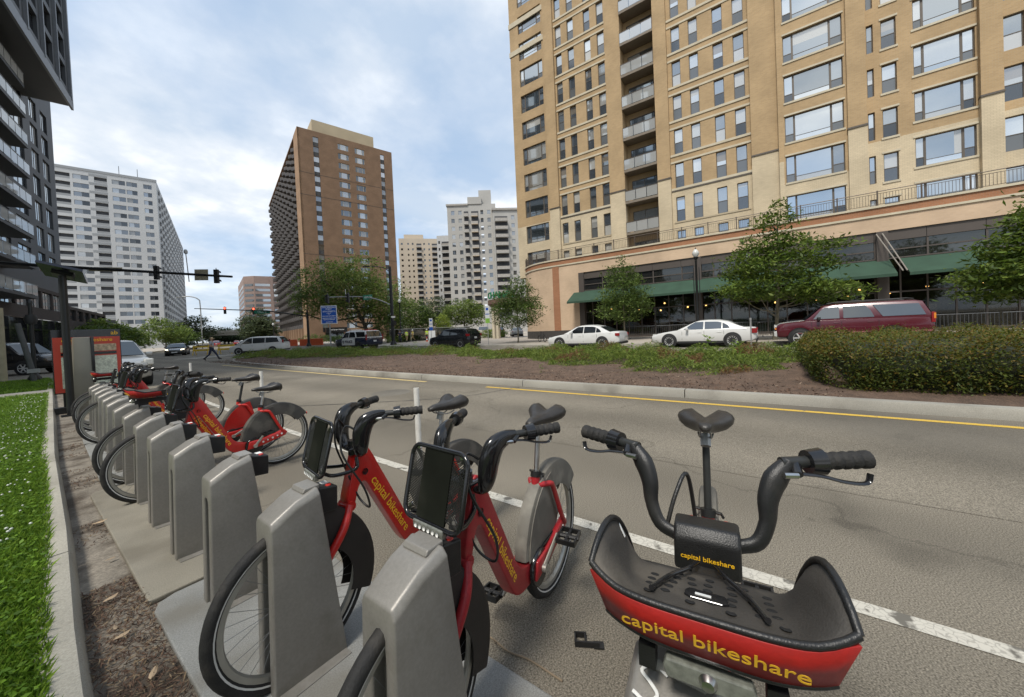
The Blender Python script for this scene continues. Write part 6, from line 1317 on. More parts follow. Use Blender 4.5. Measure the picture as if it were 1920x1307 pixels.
SEDAN = dict(L=4.9, W=1.86, H=1.44, wb=2.86, wr=.345, zl=.24, belt=.93, kb=.95, kt=.70,
    st=[(0, .34, .56, .60), (.012, .27, .66, .80), (.05, .24, .72, .93), (.12, .23, .80, .985), (.24, .22, .895, 1.0), (.34, .22, .94, 1.0), (.55, .22, .95, 1.0), (.74, .23, .965, 1.0), (.86, .25, .99, .985), (.955, .30, .99, .93), (.99, .36, .95, .85), (1.0, .44, .80, .78)],
    cab=[(.27, .93), (.32, 1.05), (.43, 1.36), (.48, 1.425), (.56, 1.44), (.66, 1.42), (.74, 1.34), (.84, 1.09), (.90, .96)],
    win=[[(.345, .96), (.535, .965), (.535, 1.355), (.46, 1.345), (.415, 1.22)], [(.548, .965), (.70, .975), (.70, 1.29), (.66, 1.335), (.548, 1.355)], [(.71, .98), (.775, 1.0), (.755, 1.14), (.71, 1.27)]],
    ws=(.285, .965, .44, 1.36), rs=(.885, .985, .755, 1.31), zhl=.60, ztl=.74, hlk=(.60, .90), tlb=(.0, .26, .93, .17), doors=(.33, .542, .72), handles=(.50, .68), rpz=.62, mir=.5)
SUV = dict(L=4.55, W=1.86, H=1.66, wb=2.69, wr=.36, zl=.30, belt=1.04, kb=.95, kt=.74,
    st=[(0, .42, .70, .62), (.015, .33, .84, .82), (.06, .30, .93, .95), (.14, .29, .99, 1.0), (.26, .28, 1.06, 1.0), (.5, .28, 1.08, 1.0), (.75, .29, 1.10, 1.0), (.93, .33, 1.12, .97), (.985, .38, 1.08, .90), (1.0, .45, .95, .86)],
    cab=[(.24, 1.04), (.29, 1.20), (.38, 1.56), (.42, 1.635), (.56, 1.66), (.80, 1.64), (.90, 1.58), (.955, 1.25), (.985, 1.06)],
    win=[[(.315, 1.09), (.535, 1.10), (.535, 1.55), (.41, 1.54), (.36, 1.37)], [(.55, 1.10), (.72, 1.13), (.72, 1.53), (.55, 1.55)], [(.74, 1.16), (.87, 1.27), (.86, 1.50), (.74, 1.53)]],
    ws=(.255, 1.08, .39, 1.575), rs=(.985, 1.13, .915, 1.55), zhl=.74, ztl=.98, hlk=(.62, .92), tlb=(.0, .30, .95, .22), doors=(.32, .542, .73), handles=(.50, .69), rpz=.85, rpo=.02)
BIGSUV = dict(L=5.5, W=2.0, H=1.92, wb=3.3, wr=.40, zl=.42, belt=1.20, kb=.95, kt=.80, xfa=1.78, xra=-1.5, ww=.27,
    st=[(0, .52, .82, .80), (.012, .46, .98, .92), (.04, .42, 1.08, .97), (.10, .42, 1.13, 1.0), (.235, .40, 1.19, 1.0), (.5, .40, 1.22, 1.0), (.8, .40, 1.23, 1.0), (.97, .44, 1.23, .985), (.993, .5, 1.2, .95), (1.0, .55, 1.1, .92)],
    cab=[(.215, 1.20), (.255, 1.36), (.32, 1.72), (.355, 1.85), (.43, 1.905), (.7, 1.92), (.90, 1.91), (.945, 1.85), (.985, 1.30), (.995, 1.22)],
    win=[[(.275, 1.25), (.45, 1.255), (.45, 1.77), (.355, 1.75), (.325, 1.62)], [(.475, 1.255), (.665, 1.265), (.645, 1.56), (.615, 1.77), (.475, 1.78)], [(.715, 1.27), (.955, 1.28), (.92, 1.75), (.66, 1.78)]],
    ws=(.225, 1.22, .335, 1.80), rs=(.988, 1.27, .948, 1.80), zhl=.78, ztl=.95, hlk=(.70, .97), tlb=(-.01, .10, .985, .42), doors=(.262, .462, .69), handles=(.43, .64), rpz=.85, hoodt=(.012, .235))
VAN = dict(L=5.0, W=1.96, H=1.75, wb=3.03, wr=.34, zl=.28, belt=1.05, kb=.96, kt=.78,
    st=[(0, .36, .62, .66), (.02, .30, .78, .85), (.07, .27, .90, .96), (.15, .26, .985, 1.0), (.24, .26, 1.05, 1.0), (.5, .26, 1.08, 1.0), (.8, .27, 1.10, 1.0), (.95, .3, 1.12, .97), (.99, .36, 1.08, .92), (1.0, .45, .95, .88)],
    cab=[(.14, 1.0), (.20, 1.17), (.33, 1.62), (.38, 1.71), (.5, 1.75), (.8, 1.73), (.90, 1.69), (.96, 1.35), (.99, 1.08)],
    win=[[(.245, 1.08), (.43, 1.10), (.43, 1.63), (.365, 1.60)], [(.445, 1.10), (.66, 1.12), (.66, 1.63), (.445, 1.64)], [(.675, 1.12), (.92, 1.16), (.88, 1.60), (.675, 1.63)]],
    ws=(.155, 1.06, .345, 1.66), rs=(.985, 1.14, .915, 1.62), zhl=.70, ztl=1.0, hlk=(.62, .92), tlb=(.0, .12, .95, .38), doors=(.235, .437, .668), handles=(.41, .47), rpz=.8, rpo=.02)
white_p, white_p2, white_p3 = paint('white', (.62, .62, .60)), paint('pearl_white', (.60, .595, .57)), paint('van_white', (.58, .575, .55))
SED2 = dict(SEDAN, L=5.05, wb=3.0, W=1.88, wr=.355, tlb=(-.005, .22, .95, .24), ztl=.70, cab=[(.28, .93), (.34, 1.07), (.44, 1.34), (.50, 1.425), (.58, 1.44), (.68, 1.42), (.76, 1.33), (.85, 1.10), (.91, .97)])
PK = 'white cars parked by the shop'
car('parked_car', 'white saloon parked farther left, beside the conical tree', (21.5, 9.55, 0), R(90), SEDAN, white_p, group=PK)
car('parked_car', 'long white saloon with multi-spoke wheels, parked nearest the maroon car', (22.2, 3.0, 0), R(90), SED2, white_p2, group=PK, spokes=12)
maroon = paint('maroon', (.078, .006, .013))
mc, X_, yz_ = car('parked_car', 'maroon estate car with white bonnet parked behind the hedge', (22.6, -2.85, 0), R(90), dict(BIGSUV, L=5.2, wb=3.1, xfa=1.66, xra=-1.42, mirm=trim_m, rbm=alloy_m), maroon, rim=alloy_m, spokes=6, glass=carglass_m, hood_m=white_p)
for s in (-1, 1):
    MB().tube([(X_(.40), s * .66, 1.955), (X_(.44), s * .68, 1.985), (X_(.86), s * .68, 1.99), (X_(.90), s * .66, 1.955)], .022, 6).build('roof_rail', trim_m, mc)
    MB().box(X_(.985), s * 1.0 - .012, .60, X_(.16), s * 1.0 + .012, .66).build('side_moulding', mat('moulding_pink', (.30, .10, .11), .4), mc)
    MB().cbox((2.57, s * .72, .86), (.10, .30, .09)).build('indicator', amber_m, mc); MB().cbox((2.58, s * .72, .98), (.08, .30, .10)).build('headlight', lampglass_m, mc)
    MB().cbox((-2.59, s * .92, 1.22), (.06, .14, .22)).build('indicator', amber_m, mc)
    for x in (1.66, -1.42): MB().lathe([(.46, s * .99), (.53, s * .99), (.53, s * 1.035), (.46, s * 1.035), (.46, s * .99)], (x, 0, .43), axis='y', n=20, a0=R(12), a1=R(168)).build('arch_flare', maroon, mc)
MB().prism([(2.53, .46), (2.65, .50), (2.65, .72), (2.53, .74)], 'y', -.92, .92).build('front_bumper', alloy_m, mc, bevel=.02)
MB().prism([(2.55, .76), (2.62, .78), (2.60, 1.02), (2.53, 1.04)], 'y', -.55, .55).build('grille', trim_m, mc); MB().box(2.61, -.9, .88, 2.635, .9, .92).build('grille_bar', alloy_m, mc)
car('suv', 'small black car seen from behind at the junction', (22.4, 22.2, 0), R(96), dict(SUV, L=4.5, tlb=(-.01, .34, .97, .2)), paint('black', (.012, .013, .015)), spokes=8, rim=alloy_m)
# police car: navy with white doors and roof
navy = paint('navy', (.010, .016, .038)); pc, X_, yz_ = car('police_car', 'navy and white police car with POLICE lettering', (20.6, 34.0, 0), R(94), dict(BIGSUV, L=5.2, wb=2.95, xfa=1.72, xra=-1.28, mirm=trim_m, tlb=(-.015, .14, .985, .55), ztl=.95), navy, roof_m=white_p, rim=darkalloy_m, spokes=6)
for s in (-1, 1):
    hw = 1.0; zz = [.50, .75, .95, 1.08, 1.17]; yy = [hw * .99 + .012, hw + .012, hw + .010, hw * .985 + .012, hw * .955 + .012]; b = MB()
    P = [[(X_(t), s * y, z) for y, z in zip(yy, zz)] for t in (.262, .36, .46, .57, .665)]; b.loft(P, cap=False, closed=False).build('white_door', white_p, pc, smooth=60)
    t_ = inst('lettering', text_mesh('POLICE', .36, navy, bold=.012), pc); frame_matrix(t_, (-s, 0, 0), (0, 0, 1), (X_(.475), s * 1.02, .83))
    MB().lathe([(.06, s * 1.013), (.15, s * 1.013), (.15, s * 1.018), (.06, s * 1.018)], (X_(.31 if s > 0 else .655), 0, .83), axis='y', n=18).build('badge', navy, pc)
lb_ = MB().cbox((.35, 0, 1.99), (.30, 1.25, .10)).build('light_bar', lampglass_m, pc, bevel=.02)
MB().cbox((-2.0, 0, 1.93), (.25, 1.3, .05)).build('roof_lamp', redlamp_m, pc); t_ = inst('lettering', text_mesh('ARLINGTON POLICE', .13, white_m), pc); frame_matrix(t_, (0, -1, 0), (0, 0, 1), (-2.63, 0, 1.14))
car('minivan', 'white minivan crossing the junction', (15.0, 42.8, 0), R(138), VAN, white_p3, spokes=7)
car('car', 'dark saloon coming towards the camera down the street', (11.9, 59.0, 0), math.atan2(-PD.y, -PD.x) - R(3), SEDAN, paint('dark_olive', (.030, .030, .026)), lit=True)
sc_, X_, yz_ = car('suv', 'silver car parked nose-on behind the map board', (2.0, 19.9, 0), R(-90), dict(SUV, L=4.7, H=1.72, W=1.9), paint('silver', (.36, .36, .345), .3, .35))
MB().box(2.30, -.62, .62, 2.39, .62, .84).build('grille', alloy_m, sc_)
for s in (-1, 1): MB().lathe([(0, 2.36), (.07, 2.36), (.09, 2.33)], (0, s * .66, .55), axis='x', n=16).build('fog_lamp', trim_m, sc_); MB().cbox((2.12, s * .80, .86), (.26, .24, .22)).build('headlight_housing', lampglass_m, sc_, bevel=.04)
car('suv', 'long black car passing at the far left edge', (-.2, 37.0, 0), math.atan2(-.70, .72), dict(BIGSUV), paint('black2', (.010, .010, .011)), rim=alloy_m, spokes=6, glass=carglass2_m)
FAR = 'small cars far down the street'
for i, (x, y, rz, sp, pm_, lb) in enumerate([(23.0, 103, 255, SEDAN, white_p, 'tiny white car parked under the roadside trees'), (24.5, 110, 255, SUV, paint('grey', (.2, .2, .2)), 'tiny grey car behind the white one at the left kerb'), (33.0, 124, 75, SUV, paint('red', (.3, .02, .02)), 'tiny red car driving off towards the overpass'), (38.0, 120, 75, SEDAN, white_p, 'tiny white car in the lane beside the red one'), (42, 138, 75, SEDAN, paint('red2', (.28, .015, .015)), 'second tiny red car nearer the brown tower')]):
    car('distant_car', lb, (x, y, 0), R(rz), sp, pm_, group=FAR)
for i, (x, y, rz, sp, pm_, lb) in enumerate([(44.5, 42.2, 40, BIGSUV, white_p, 'white car parked beyond the black one'), (47.5, 40.0, 40, BIGSUV, paint('beige', (.45, .43, .38)), 'pale parked car under the round plaza tree'), (46.0, 35.6, 40, SUV, paint('black3', (.012, .012, .013)), 'black car parked by the corner canopy'), (48.5, 33.8, 40, SEDAN, paint('steel', (.22, .24, .26)), 'steel grey car next to the black parked one')]):
    car('parked_car', lb, (x, y, .14), R(rz), sp, pm_, group='cars parked behind the plaza')
# ================================================================== PEOPLE
skin_m = mat('skin', (.42, .25, .17), .6, var=.06); hair_m = mat('hair', (.06, .045, .035), .8)
def person(label, loc, rz, h, joints, cols, hat=None, group=None, hold=None, vest=None):
    """one continuous skinned body; joints give the pose (metres for a 1.75 m figure); colours by height bands: shoe, trouser, shirt, skin"""
    root = thing('person', label, 'person', loc, rz, group); root.scale = (h / 1.75,) * 3
    J = dict(pel=(0, 0, .95, .135), waist=(.01, 0, 1.08, .125), chest=(.02, 0, 1.30, .155), neck=(.02, 0, 1.49, .06), head0=(.03, 0, 1.56, .075), head1=(.04, 0, 1.65, .098), head2=(.03, 0, 1.72, .075),
             lsh=(.02, .17, 1.42, .065), rsh=(.02, -.17, 1.42, .065), lel=(.0, .24, 1.14, .045), rel=(.0, -.24, 1.14, .045), lwr=(.12, .24, .92, .034), rwr=(.12, -.24, .92, .034), lha=(.16, .24, .85, .038), rha=(.16, -.24, .85, .038),
             lhi=(0, .09, .90, .10), rhi=(0, -.09, .90, .10), lkn=(.05, .10, .50, .065), rkn=(.05, -.10, .50, .065), lan=(0, .10, .10, .045), ran=(0, -.10, .10, .045), lto=(.18, .10, .04, .04), rto=(.18, -.10, .04, .04), lhe=(-.05, .10, .045, .042), rhe=(-.05, -.10, .045, .042))
    for k_, v_ in joints.items(): J[k_] = (*v_, J[k_][3]) if len(v_) == 3 else v_
    names = list(J); ed = [('pel', 'waist'), ('waist', 'chest'), ('chest', 'neck'), ('neck', 'head0'), ('head0', 'head1'), ('head1', 'head2'), ('chest', 'lsh'), ('chest', 'rsh'), ('lsh', 'lel'), ('rsh', 'rel'), ('lel', 'lwr'), ('rel', 'rwr'), ('lwr', 'lha'), ('rwr', 'rha'), ('pel', 'lhi'), ('pel', 'rhi'), ('lhi', 'lkn'), ('rhi', 'rkn'), ('lkn', 'lan'), ('rkn', 'ran'), ('lan', 'lto'), ('ran', 'rto'), ('lan', 'lhe'), ('ran', 'rhe')]
    me = bpy.data.meshes.new('body_base'); me.from_pydata([J[n_][:3] for n_ in names], [(names.index(a), names.index(c)) for a, c in ed], [])
    o = bpy.data.objects.new('body_tmp', me); COL.objects.link(o); o.modifiers.new('skin', 'SKIN'); sv = me.skin_vertices[0].data
    for i, n_ in enumerate(names): sv[i].radius = (J[n_][3],) * 2; sv[i].use_root = (n_ == 'pel')
    sub = o.modifiers.new('sub', 'SUBSURF'); sub.levels = 2; sub.render_levels = 2; bpy.context.view_layer.update()
    m2 = bpy.data.meshes.new_from_object(o.evaluated_get(bpy.context.evaluated_depsgraph_get())); bpy.data.objects.remove(o); m2.name = 'body'; m2.materials.clear()
    for c in cols: m2.materials.append(c)
    m2.materials.append(skin_m); seg = {n_: Vector(J[n_][:3]) for n_ in names}
    zone = {'lto': 0, 'rto': 0, 'lhe': 0, 'rhe': 0, 'lan': 0, 'ran': 0, 'pel': 1, 'lhi': 1, 'rhi': 1, 'lkn': 1, 'rkn': 1, 'waist': 2, 'chest': 2, 'lsh': 2, 'rsh': 2, 'lel': 3, 'rel': 3, 'lwr': 3, 'rwr': 3, 'lha': 3, 'rha': 3, 'neck': 3, 'head0': 3, 'head1': 3, 'head2': 3}
    if len(cols) > 3: zone.update(lel=3, rel=3)
    bias = {'lan': -.05, 'ran': -.05, 'lsh': .06, 'rsh': .06, 'chest': .05}
    for p_ in m2.polygons:
        best = min(names, key=lambda n_: (Vector(p_.center) - seg[n_]).length - bias.get(n_, 0)); p_.material_index = zone[best]; p_.use_smooth = True
    inst('body', m2, root); hd = Vector(J['head1'][:3])
    MB().cbox((hd.x + .10, 0, hd.z - .015), (.05, .03, .05)).build('nose', skin_m, root, bevel=.012)
    for s in (-1, 1): MB().cbox((hd.x + .092, s * .035, hd.z + .012), (.012, .022, .012)).build('eye', hair_m, root); MB().cbox((hd.x - .01, s * .098, hd.z - .01), (.04, .02, .06)).build('ear', skin_m, root, bevel=.008)
    MB().cbox((hd.x + .092, 0, hd.z - .058), (.012, .045, .010)).build('mouth', mat('lips', (.3, .13, .1), .6), root)
    if hat:
        b = MB().lathe([(.112, -.01), (.113, .03), (.095, .08), (.05, .105), (0, .11)], (hd.x - .005, 0, hd.z + .03), n=18)
        if hat[1] == 'cap': b.add([(hd.x + .09, -.08, hd.z + .03), (hd.x + .20, -.055, hd.z + .015), (hd.x + .20, .055, hd.z + .015), (hd.x + .09, .08, hd.z + .03), (hd.x + .09, -.08, hd.z + .042), (hd.x + .20, -.055, hd.z + .027), (hd.x + .20, .055, hd.z + .027), (hd.x + .09, .08, hd.z + .042)], [(0, 1, 2, 3), (7, 6, 5, 4), (0, 4, 5, 1), (1, 5, 6, 2), (2, 6, 7, 3)])
        else: b.lathe([(.11, -.012), (.145, -.016), (.145, -.004), (.11, .004)], (hd.x, 0, hd.z + .03), n=18)
        b.build('cap' if hat[1] == 'cap' else 'hard_hat', hat[0], root, smooth=50)
    else: MB().lathe([(.10, -.05), (.112, .0), (.10, .06), (.06, .10), (0, .112)], (hd.x - .025, 0, hd.z + .015), n=18).build('hair', hair_m, root, smooth=60)
    if vest:
        b = MB(); pr_ = []
        for z, a_, b2 in ((.98, .15, .19), (1.10, .15, .185), (1.28, .175, .215), (1.40, .16, .20), (1.47, .10, .11)): pr_.append([(.015 + a_ * math.cos(t) , b2 * math.sin(t), z) for t in [2 * math.pi * k / 16 for k in range(16)]])
        vo = b.loft(pr_, cap=False).build('vest', vest, root, smooth=60)
        for z in (1.08, 1.22): MB().lathe([(.186, z), (.192, z + .005), (.192, z + .045), (.186, z + .05)], (.015, 0, 0), n=16).build('reflective_band', white_m, vo)
    if hold: hold(root, J)
    return root
shoe = mat('shoe_black', (.015, .014, .013), .6); jeans = mat('jeans', (.022, .028, .055), .85, var=.2, scale=12); khaki = mat('khaki', (.30, .22, .12), .85, var=.15, scale=10); greyshirt = mat('grey_shirt', (.30, .31, .33), .85, var=.12, scale=10)
hivis = mat('hivis', (.55, .72, .04), .7, var=.08); orangev = mat('hivis_tan', (.50, .40, .10), .7, var=.1); hatw = mat('hat_white', (.7, .7, .66), .5); tan_cap = mat('cap_tan', (.45, .34, .20), .8); navyt = mat('navy_cloth', (.02, .025, .05), .85)
def phone(root, J): MB().cbox((J['rha'][0] + .04, J['rha'][1] + .02, J['rha'][2] + .03), (.09, .05, .02)).build('held_paper', white_m, root)
WALK = dict(lkn=(.24, .10, .52), lan=(.42, .10, .16), lto=(.60, .10, .10), lhe=(.38, .10, .09), rkn=(-.10, -.10, .50), ran=(-.44, -.10, .20), rto=(-.34, -.10, .05), rhe=(-.52, -.10, .16), lel=(.02, .25, 1.13), lwr=(.24, .20, 1.10), lha=(.32, .18, 1.12), rel=(.02, -.25, 1.13), rwr=(.24, -.20, 1.10), rha=(.32, -.16, 1.12))
person('man in a tan cap, grey shirt and dark jeans striding across the junction', (8.9, 34.6, 0), R(-40), 1.76, WALK, (shoe, jeans, greyshirt), (tan_cap, 'cap'), None, phone)
STAND = {}; WG = 'people standing and walking on the plaza'
person('worker in a yellow-green vest and white hard hat on the plaza', (35.4, 40.6, .14), R(200), 1.76, STAND, (shoe, navyt, hivis), (hatw, 'hard'), WG, None, hivis)
person('worker in tan clothes and hard hat beside the mesh fence', (33.9, 41.9, .14), R(150), 1.76, WALK, (shoe, khaki, orangev), (hatw, 'hard'), WG, None, orangev)
person('person in dark clothes walking next to the signal pole', (30.9, 40.9, .14), R(240), 1.74, WALK, (shoe, navyt, navyt), None, WG)
person('person in khaki shorts and yellow vest by the signal pole', (31.3, 40.0, .14), R(30), 1.74, WALK, (shoe, khaki, khaki), None, WG, None, hivis)
person('small figure in red beside the parked cars', (43.5, 33.4, .14), R(90), 1.7, STAND, (shoe, navyt, mat('red_cloth', (.4, .05, .05), .8)), None, WG)
# ================================================================== STREET FURNITURE
pole_m = mat('pole_black', (.016, .017, .017), .4, metal=.2, var=.15); galv_m = mat('galvanised', (.34, .34, .33), .5, metal=.5, var=.12); sig_m = mat('signal_black', (.012, .012, .012), .6); signback_m = mat('sign_back', (.36, .32, .22), .55, metal=.3, var=.15, scale=3)
sgreen_m = mat('street_sign_green', (.004, .16, .09), .5); blue_m = mat('sign_blue', (.012, .09, .42), .5, var=.04); postw_m = mat('flex_post', (.60, .585, .54), .6, var=.08, scale=9, dirt=((.40, .37, .31), 8, .55, .5))
red_lit = mat('signal_red', (.6, .02, .01), .4, emit=((1.0, .06, .03), 6.0)); green_off = mat('signal_off', (.02, .03, .025), .3)
# flexible posts on the lane line
for i, (x, y, lb) in enumerate([(2.42, 2.98, 'white flexible post between the handlebars of the two nearest docked bikes'), (2.60, 7.45, 'white flexible post behind the two middle saddles'), (2.95, 13.4, 'white flexible post far along the lane line'), (2.42, -6.6, 'white flexible post out of view to the right')][:3]):
    t = thing('flex_post', lb, 'bollard', (x, y, 0), 0, 'white flexible posts on the lane line')
    MB().lathe([(.0, .0), (.10, .0), (.10, .02), (.05, .04), (.0, .04)], n=18).build('base', trim_m, t, smooth=40)
    MB().lathe([(.029, .03), (.029, .87), (.028, .88), (.024, .88), (.024, .80), (0, .80)], n=18).build('tube', postw_m, t, smooth=40)
# loose pedal and twig on the asphalt
pd = thing('broken_pedal', 'broken black pedal lying on the asphalt beside the basket bike', 'pedal', (1.45, .70, 0), R(-62))
MB().box(-.055, -.004, .008, .055, .004, .03).box(-.055, .050, .004, .0, .056, .028).box(-.055, 0, .006, -.048, .055, .028).box(-.01, 0, .006, -.003, .055, .026).build('cage', black_m, pd)
MB().box(.03, -.006, .004, .075, .03, .010).build('toe_plate', black_m, pd)
b = MB().tube(bez([(1.16, 1.28, .008), (1.22, 1.18, .012), (1.25, 1.10, .010), (1.235, .98, .012), (1.255, .88, .008), (1.25, .72, .007)], 6), [.006] * 10 + [.004] * 21, 6); b.tube(bez([(1.25, 1.08, .012), (1.20, 1.03, .05), (1.17, .99, .10)], 4), .0022, 5)
tag(b.build('twig', mat('twig_bark', (.22, .17, .115), .9, var=.2)), 'thin dry twig on the asphalt beside the nearest dock plate', 'twig')
# map board with solar mast
ks = thing('map_board', 'red and black bike station map board with two map panels', 'sign', (.62, 12.8, 0), 0)
kred = mat('board_red', (.50, .055, .03), .4, var=.06); kmap = mat('map_print', (.52, .56, .46), .5, var=.22, scale=9, var2=.3, scale2=40); kphoto = mat('photo_print', (.42, .33, .22), .5, var=.5, scale=22); kgrey = mat('kiosk_grey', (.20, .19, .155), .45, metal=.3, var=.06)
x0, x1, zb_, zt_ = -.10, .94, .36, 1.86
MB().box(x0, .0, zb_ + .08, x1, .08, zt_).build('board', gloss_black_m, ks, bevel=.006); MB().box(x0 + .015, -.006, zb_ + .1, x1 - .015, -.001, zt_ - .17).build('poster', kred, ks)
for a, c in ((.02, .36), (.46, .86)):
    MB().box(a, -.011, .55, c, -.0065, 1.25).build('map_sheet', kmap, ks); MB().box(a, -.011, 1.36, c, -.0065, 1.52).build('photo_strip', kphoto, ks); MB().box(a, -.011, 1.28, c, -.0065, 1.34).build('caption_bar', gloss_black_m, ks)
for txt, x, z, s_, m_ in (('capital bikeshare', .42, 1.62, .115, yellow_m), ('ab', .84, 1.775, .13, yellow_m), ('ab', .28, .49, .12, white_m)):
    t_ = inst('lettering', text_mesh(txt, s_, m_, bold=.001), ks); frame_matrix(t_, (1, 0, 0), (0, 0, 1), (x, -.0125, z))
MB().prism([(-.04, .02), (.30, .02), (.27, 1.68), (.02, 1.68)], 'y', -.42, -.10).build('kiosk_column', kgrey, ks, loc=(.16, 0, 0), bevel=.02, smooth=40)
MB().box(.43, -.44, .66, .475, -.10, 1.68).build('column_trim', gloss_black_m, ks); MB().box(x0 - .02, -.10, .0, .30, .12, .14).build('foot', dark_metal_m, ks); MB().box(.02, .0, .1, .14, .08, .5).box(.70, 0, .1, .82, .08, .5).build('board_leg', pole_m, ks)
sm_ = thing('solar_mast', 'tall black mast with tilted solar panel at the map board', 'mast', (.68, 12.2, 0), 0)
MB().tube([(.02, 0, 0), (.02, 0, 3.0)], .06, 10).build('pole', pole_m, sm_, smooth=50); MB().box(-.12, -.12, 0, .16, .12, .03).build('base', pole_m, sm_)
so_ = MB().cbox((0, 0, 0), (1.15, .62, .05)).build('solar_panel', mat('solar_cells', (.012, .015, .03), .2), sm_, loc=(.05, .12, 3.08), rot=(R(14), R(6), R(82)))
MB().cbox((0, 0, -.05), (.3, .3, .06)).build('panel_bracket', pole_m, so_)
# leaning signpost and black signal pedestal on the verge
pp_ = thing('signal_pedestal', 'black pedestal post with round cap on the grass left of the map board', 'post', (.56, 25.9, .115), 0)
MB().tube([(0, 0, 0), (0, 0, 3.35)], .065, 10).build('pole', pole_m, pp_, smooth=50); MB().lathe([(0, .0), (.2, 0), (.2, .12), (.1, .3), (0, .3)], n=16).build('base', pole_m, pp_, smooth=40)
MB().lathe([(0, 2.45), (.15, 2.45), (.19, 2.65), (.15, 2.85), (0, 2.85)], n=14).build('push_button_housing', sig_m, pp_, smooth=40); MB().lathe([(.0, 3.35), (.10, 3.35), (.07, 3.48), (0, 3.52)], n=12).build('cap', pole_m, pp_, smooth=40)
lp_ = thing('leaning_post', 'grey post leaning against the black pedestal', 'post', (.52, 25.2, .115), 0)
MB().tube([(.0, 0, 0), (-.05, 0, .6), (-.32, 0, 2.45)], .085, 10).build('post', mat('post_weathered', (.07, .072, .07), .7, var=.2), lp_, smooth=50); MB().cbox((0, 0, .45), (.34, .2, .16)).build('clamp', galv_m, lp_)
tp = thing('timber_post', 'pale round timber post at the left edge of the picture', 'post', (-.28, 27.0, .115), 0)
MB().tube([(0, 0, 0), (0, 0, 3.2)], .16, 12).build('shaft', mat('timber_pale', (.34, .30, .20), .85, var=.15, scale=4), tp, smooth=50)
# traffic signals: builder for mast arms
def signal_head(parent, loc, rz, lit=None, back=False):
    h = MB().box(-.16, -.10, -.53, .16, .10, .53).build('signal_head', sig_m, parent, loc, (0, 0, rz), bevel=.02)
    for i, z in enumerate((.34, 0, -.34)):
        MB().lathe([(0, -.02), (.11, -.015), (.12, 0)], (0, -.105, z), axis='y', n=16).build('lens', red_lit if (lit and i == 0) else green_off, h)
        MB().lathe([(.125, -.30), (.135, -.30), (.135, -.10), (.125, -.10), (.125, -.30)], (0, 0, z), axis='y', n=14, a0=R(-20), a1=R(200)).build('visor', sig_m, h)
    MB().tube([(0, .0, .53), (0, .0, .66)], .03, 6).build('hanger', galv_m, h); return h
def mast(name, label, base, arm, H_, tip_z, r0, r1, m_):
    t = thing(name, label, 'traffic signal', (base[0], base[1], .1)); L_ = Vector((arm[0] - base[0], arm[1] - base[1], 0))
    MB().tube([(0, 0, 0), (0, 0, H_)], [r0 * 1.25, r0], 14).build('pole', m_, t, smooth=50); MB().lathe([(0, 0), (r0 * 2.4, 0), (r0 * 2.4, .15), (r0 * 1.5, .5), (0, .5)], n=16).build('base', m_, t, smooth=40)
    return t, L_
# near arm reaching in from the left, signals seen from behind
d1 = Vector((10.19 + .21, 34.03 - 48.61, 0)); 
m1, _ = mast('signal_mast', 'black signal arm reaching in from the left with heads seen from behind', (-5.4, 56.0), (10.2, 34.0), 9.6, 6.5, .17, .09, pole_m)
e1 = Vector((10.25 + 5.4, 33.9 - 56.0, 6.35)); MB().tube([(0, 0, 9.2), tuple(e1 * .5 + Vector((0, 0, 4.6 - .02))), tuple(e1)], [.16, .125, .085], 10).build('arm', pole_m, m1, smooth=50)
ang1 = math.atan2(e1.y, e1.x)
def on1(x, y): 
    t = (x + 5.4) / e1.x; return Vector((e1.x * t, e1.y * t, 9.2 + (6.35 - 9.2) * t))
for x in (6.85, 9.55): p_ = on1(x, 0); signal_head(m1, (p_.x, p_.y, p_.z - .05), ang1 + math.pi)
p_ = on1(8.87, 0); MB().cbox((0, 0, 0), (1.05, .03, .85)).build('sign_panel', signback_m, m1, (p_.x, p_.y, p_.z), (0, R(2), ang1)); p_ = on1(4.55, 0); MB().cbox((0, 0, 0), (2.6, .04, .32)).build('street_name_panel', signback_m, m1, (p_.x, p_.y, p_.z - .02), (0, R(3.5), ang1))
p_ = on1(8.3, 0); MB().tube([(p_.x, p_.y, p_.z - .6), (p_.x - .1, p_.y, p_.z + 1.6)], .035, 6).build('camera_pole', galv_m, m1); MB().lathe([(0, -.18), (.12, -.1), (.13, .08), (.06, .2), (0, .2)], (p_.x - .1, p_.y, p_.z + 1.7), n=12).build('camera', galv_m, m1, smooth=40)
# arm with red lights in front of the brown tower
m2, _ = mast('signal_mast', 'signal arm with two red lights and a green street name sign', (26.6, 57.4), (16.6, 71.4), 5.2, 6.4, .15, .08, pole_m)
e2 = Vector((16.6 - 26.6, 71.4 - 57.4, 6.55)); MB().tube([(0, 0, 4.6), tuple(Vector((e2.x * .35, e2.y * .35, 5.7))), tuple(e2)], [.11, .09, .06], 8).build('arm', pole_m, m2, smooth=50); an2 = math.atan2(e2.y, e2.x)
hd2 = math.atan2(26.6, 57.4)
for t, z in ((.73, 6.05), (.475, 5.75)): signal_head(m2, (e2.x * t, e2.y * t, z), -R(25), lit=True)
so2 = MB().cbox((0, 0, 0), (2.1, .05, .45)).build('street_sign', sgreen_m, m2, (e2.x * .40, e2.y * .40, 5.55), (0, R(2), -R(35)))
t_ = inst('lettering', text_mesh('S Eads St', .34, white_m), so2); frame_matrix(t_, (1, 0, 0), (0, 0, 1), (0, -.03, 0)); MB().tube([(0, 0, 4.9), (0, 0, 5.6)], .12, 8).build('pole_cap', pole_m, m2)
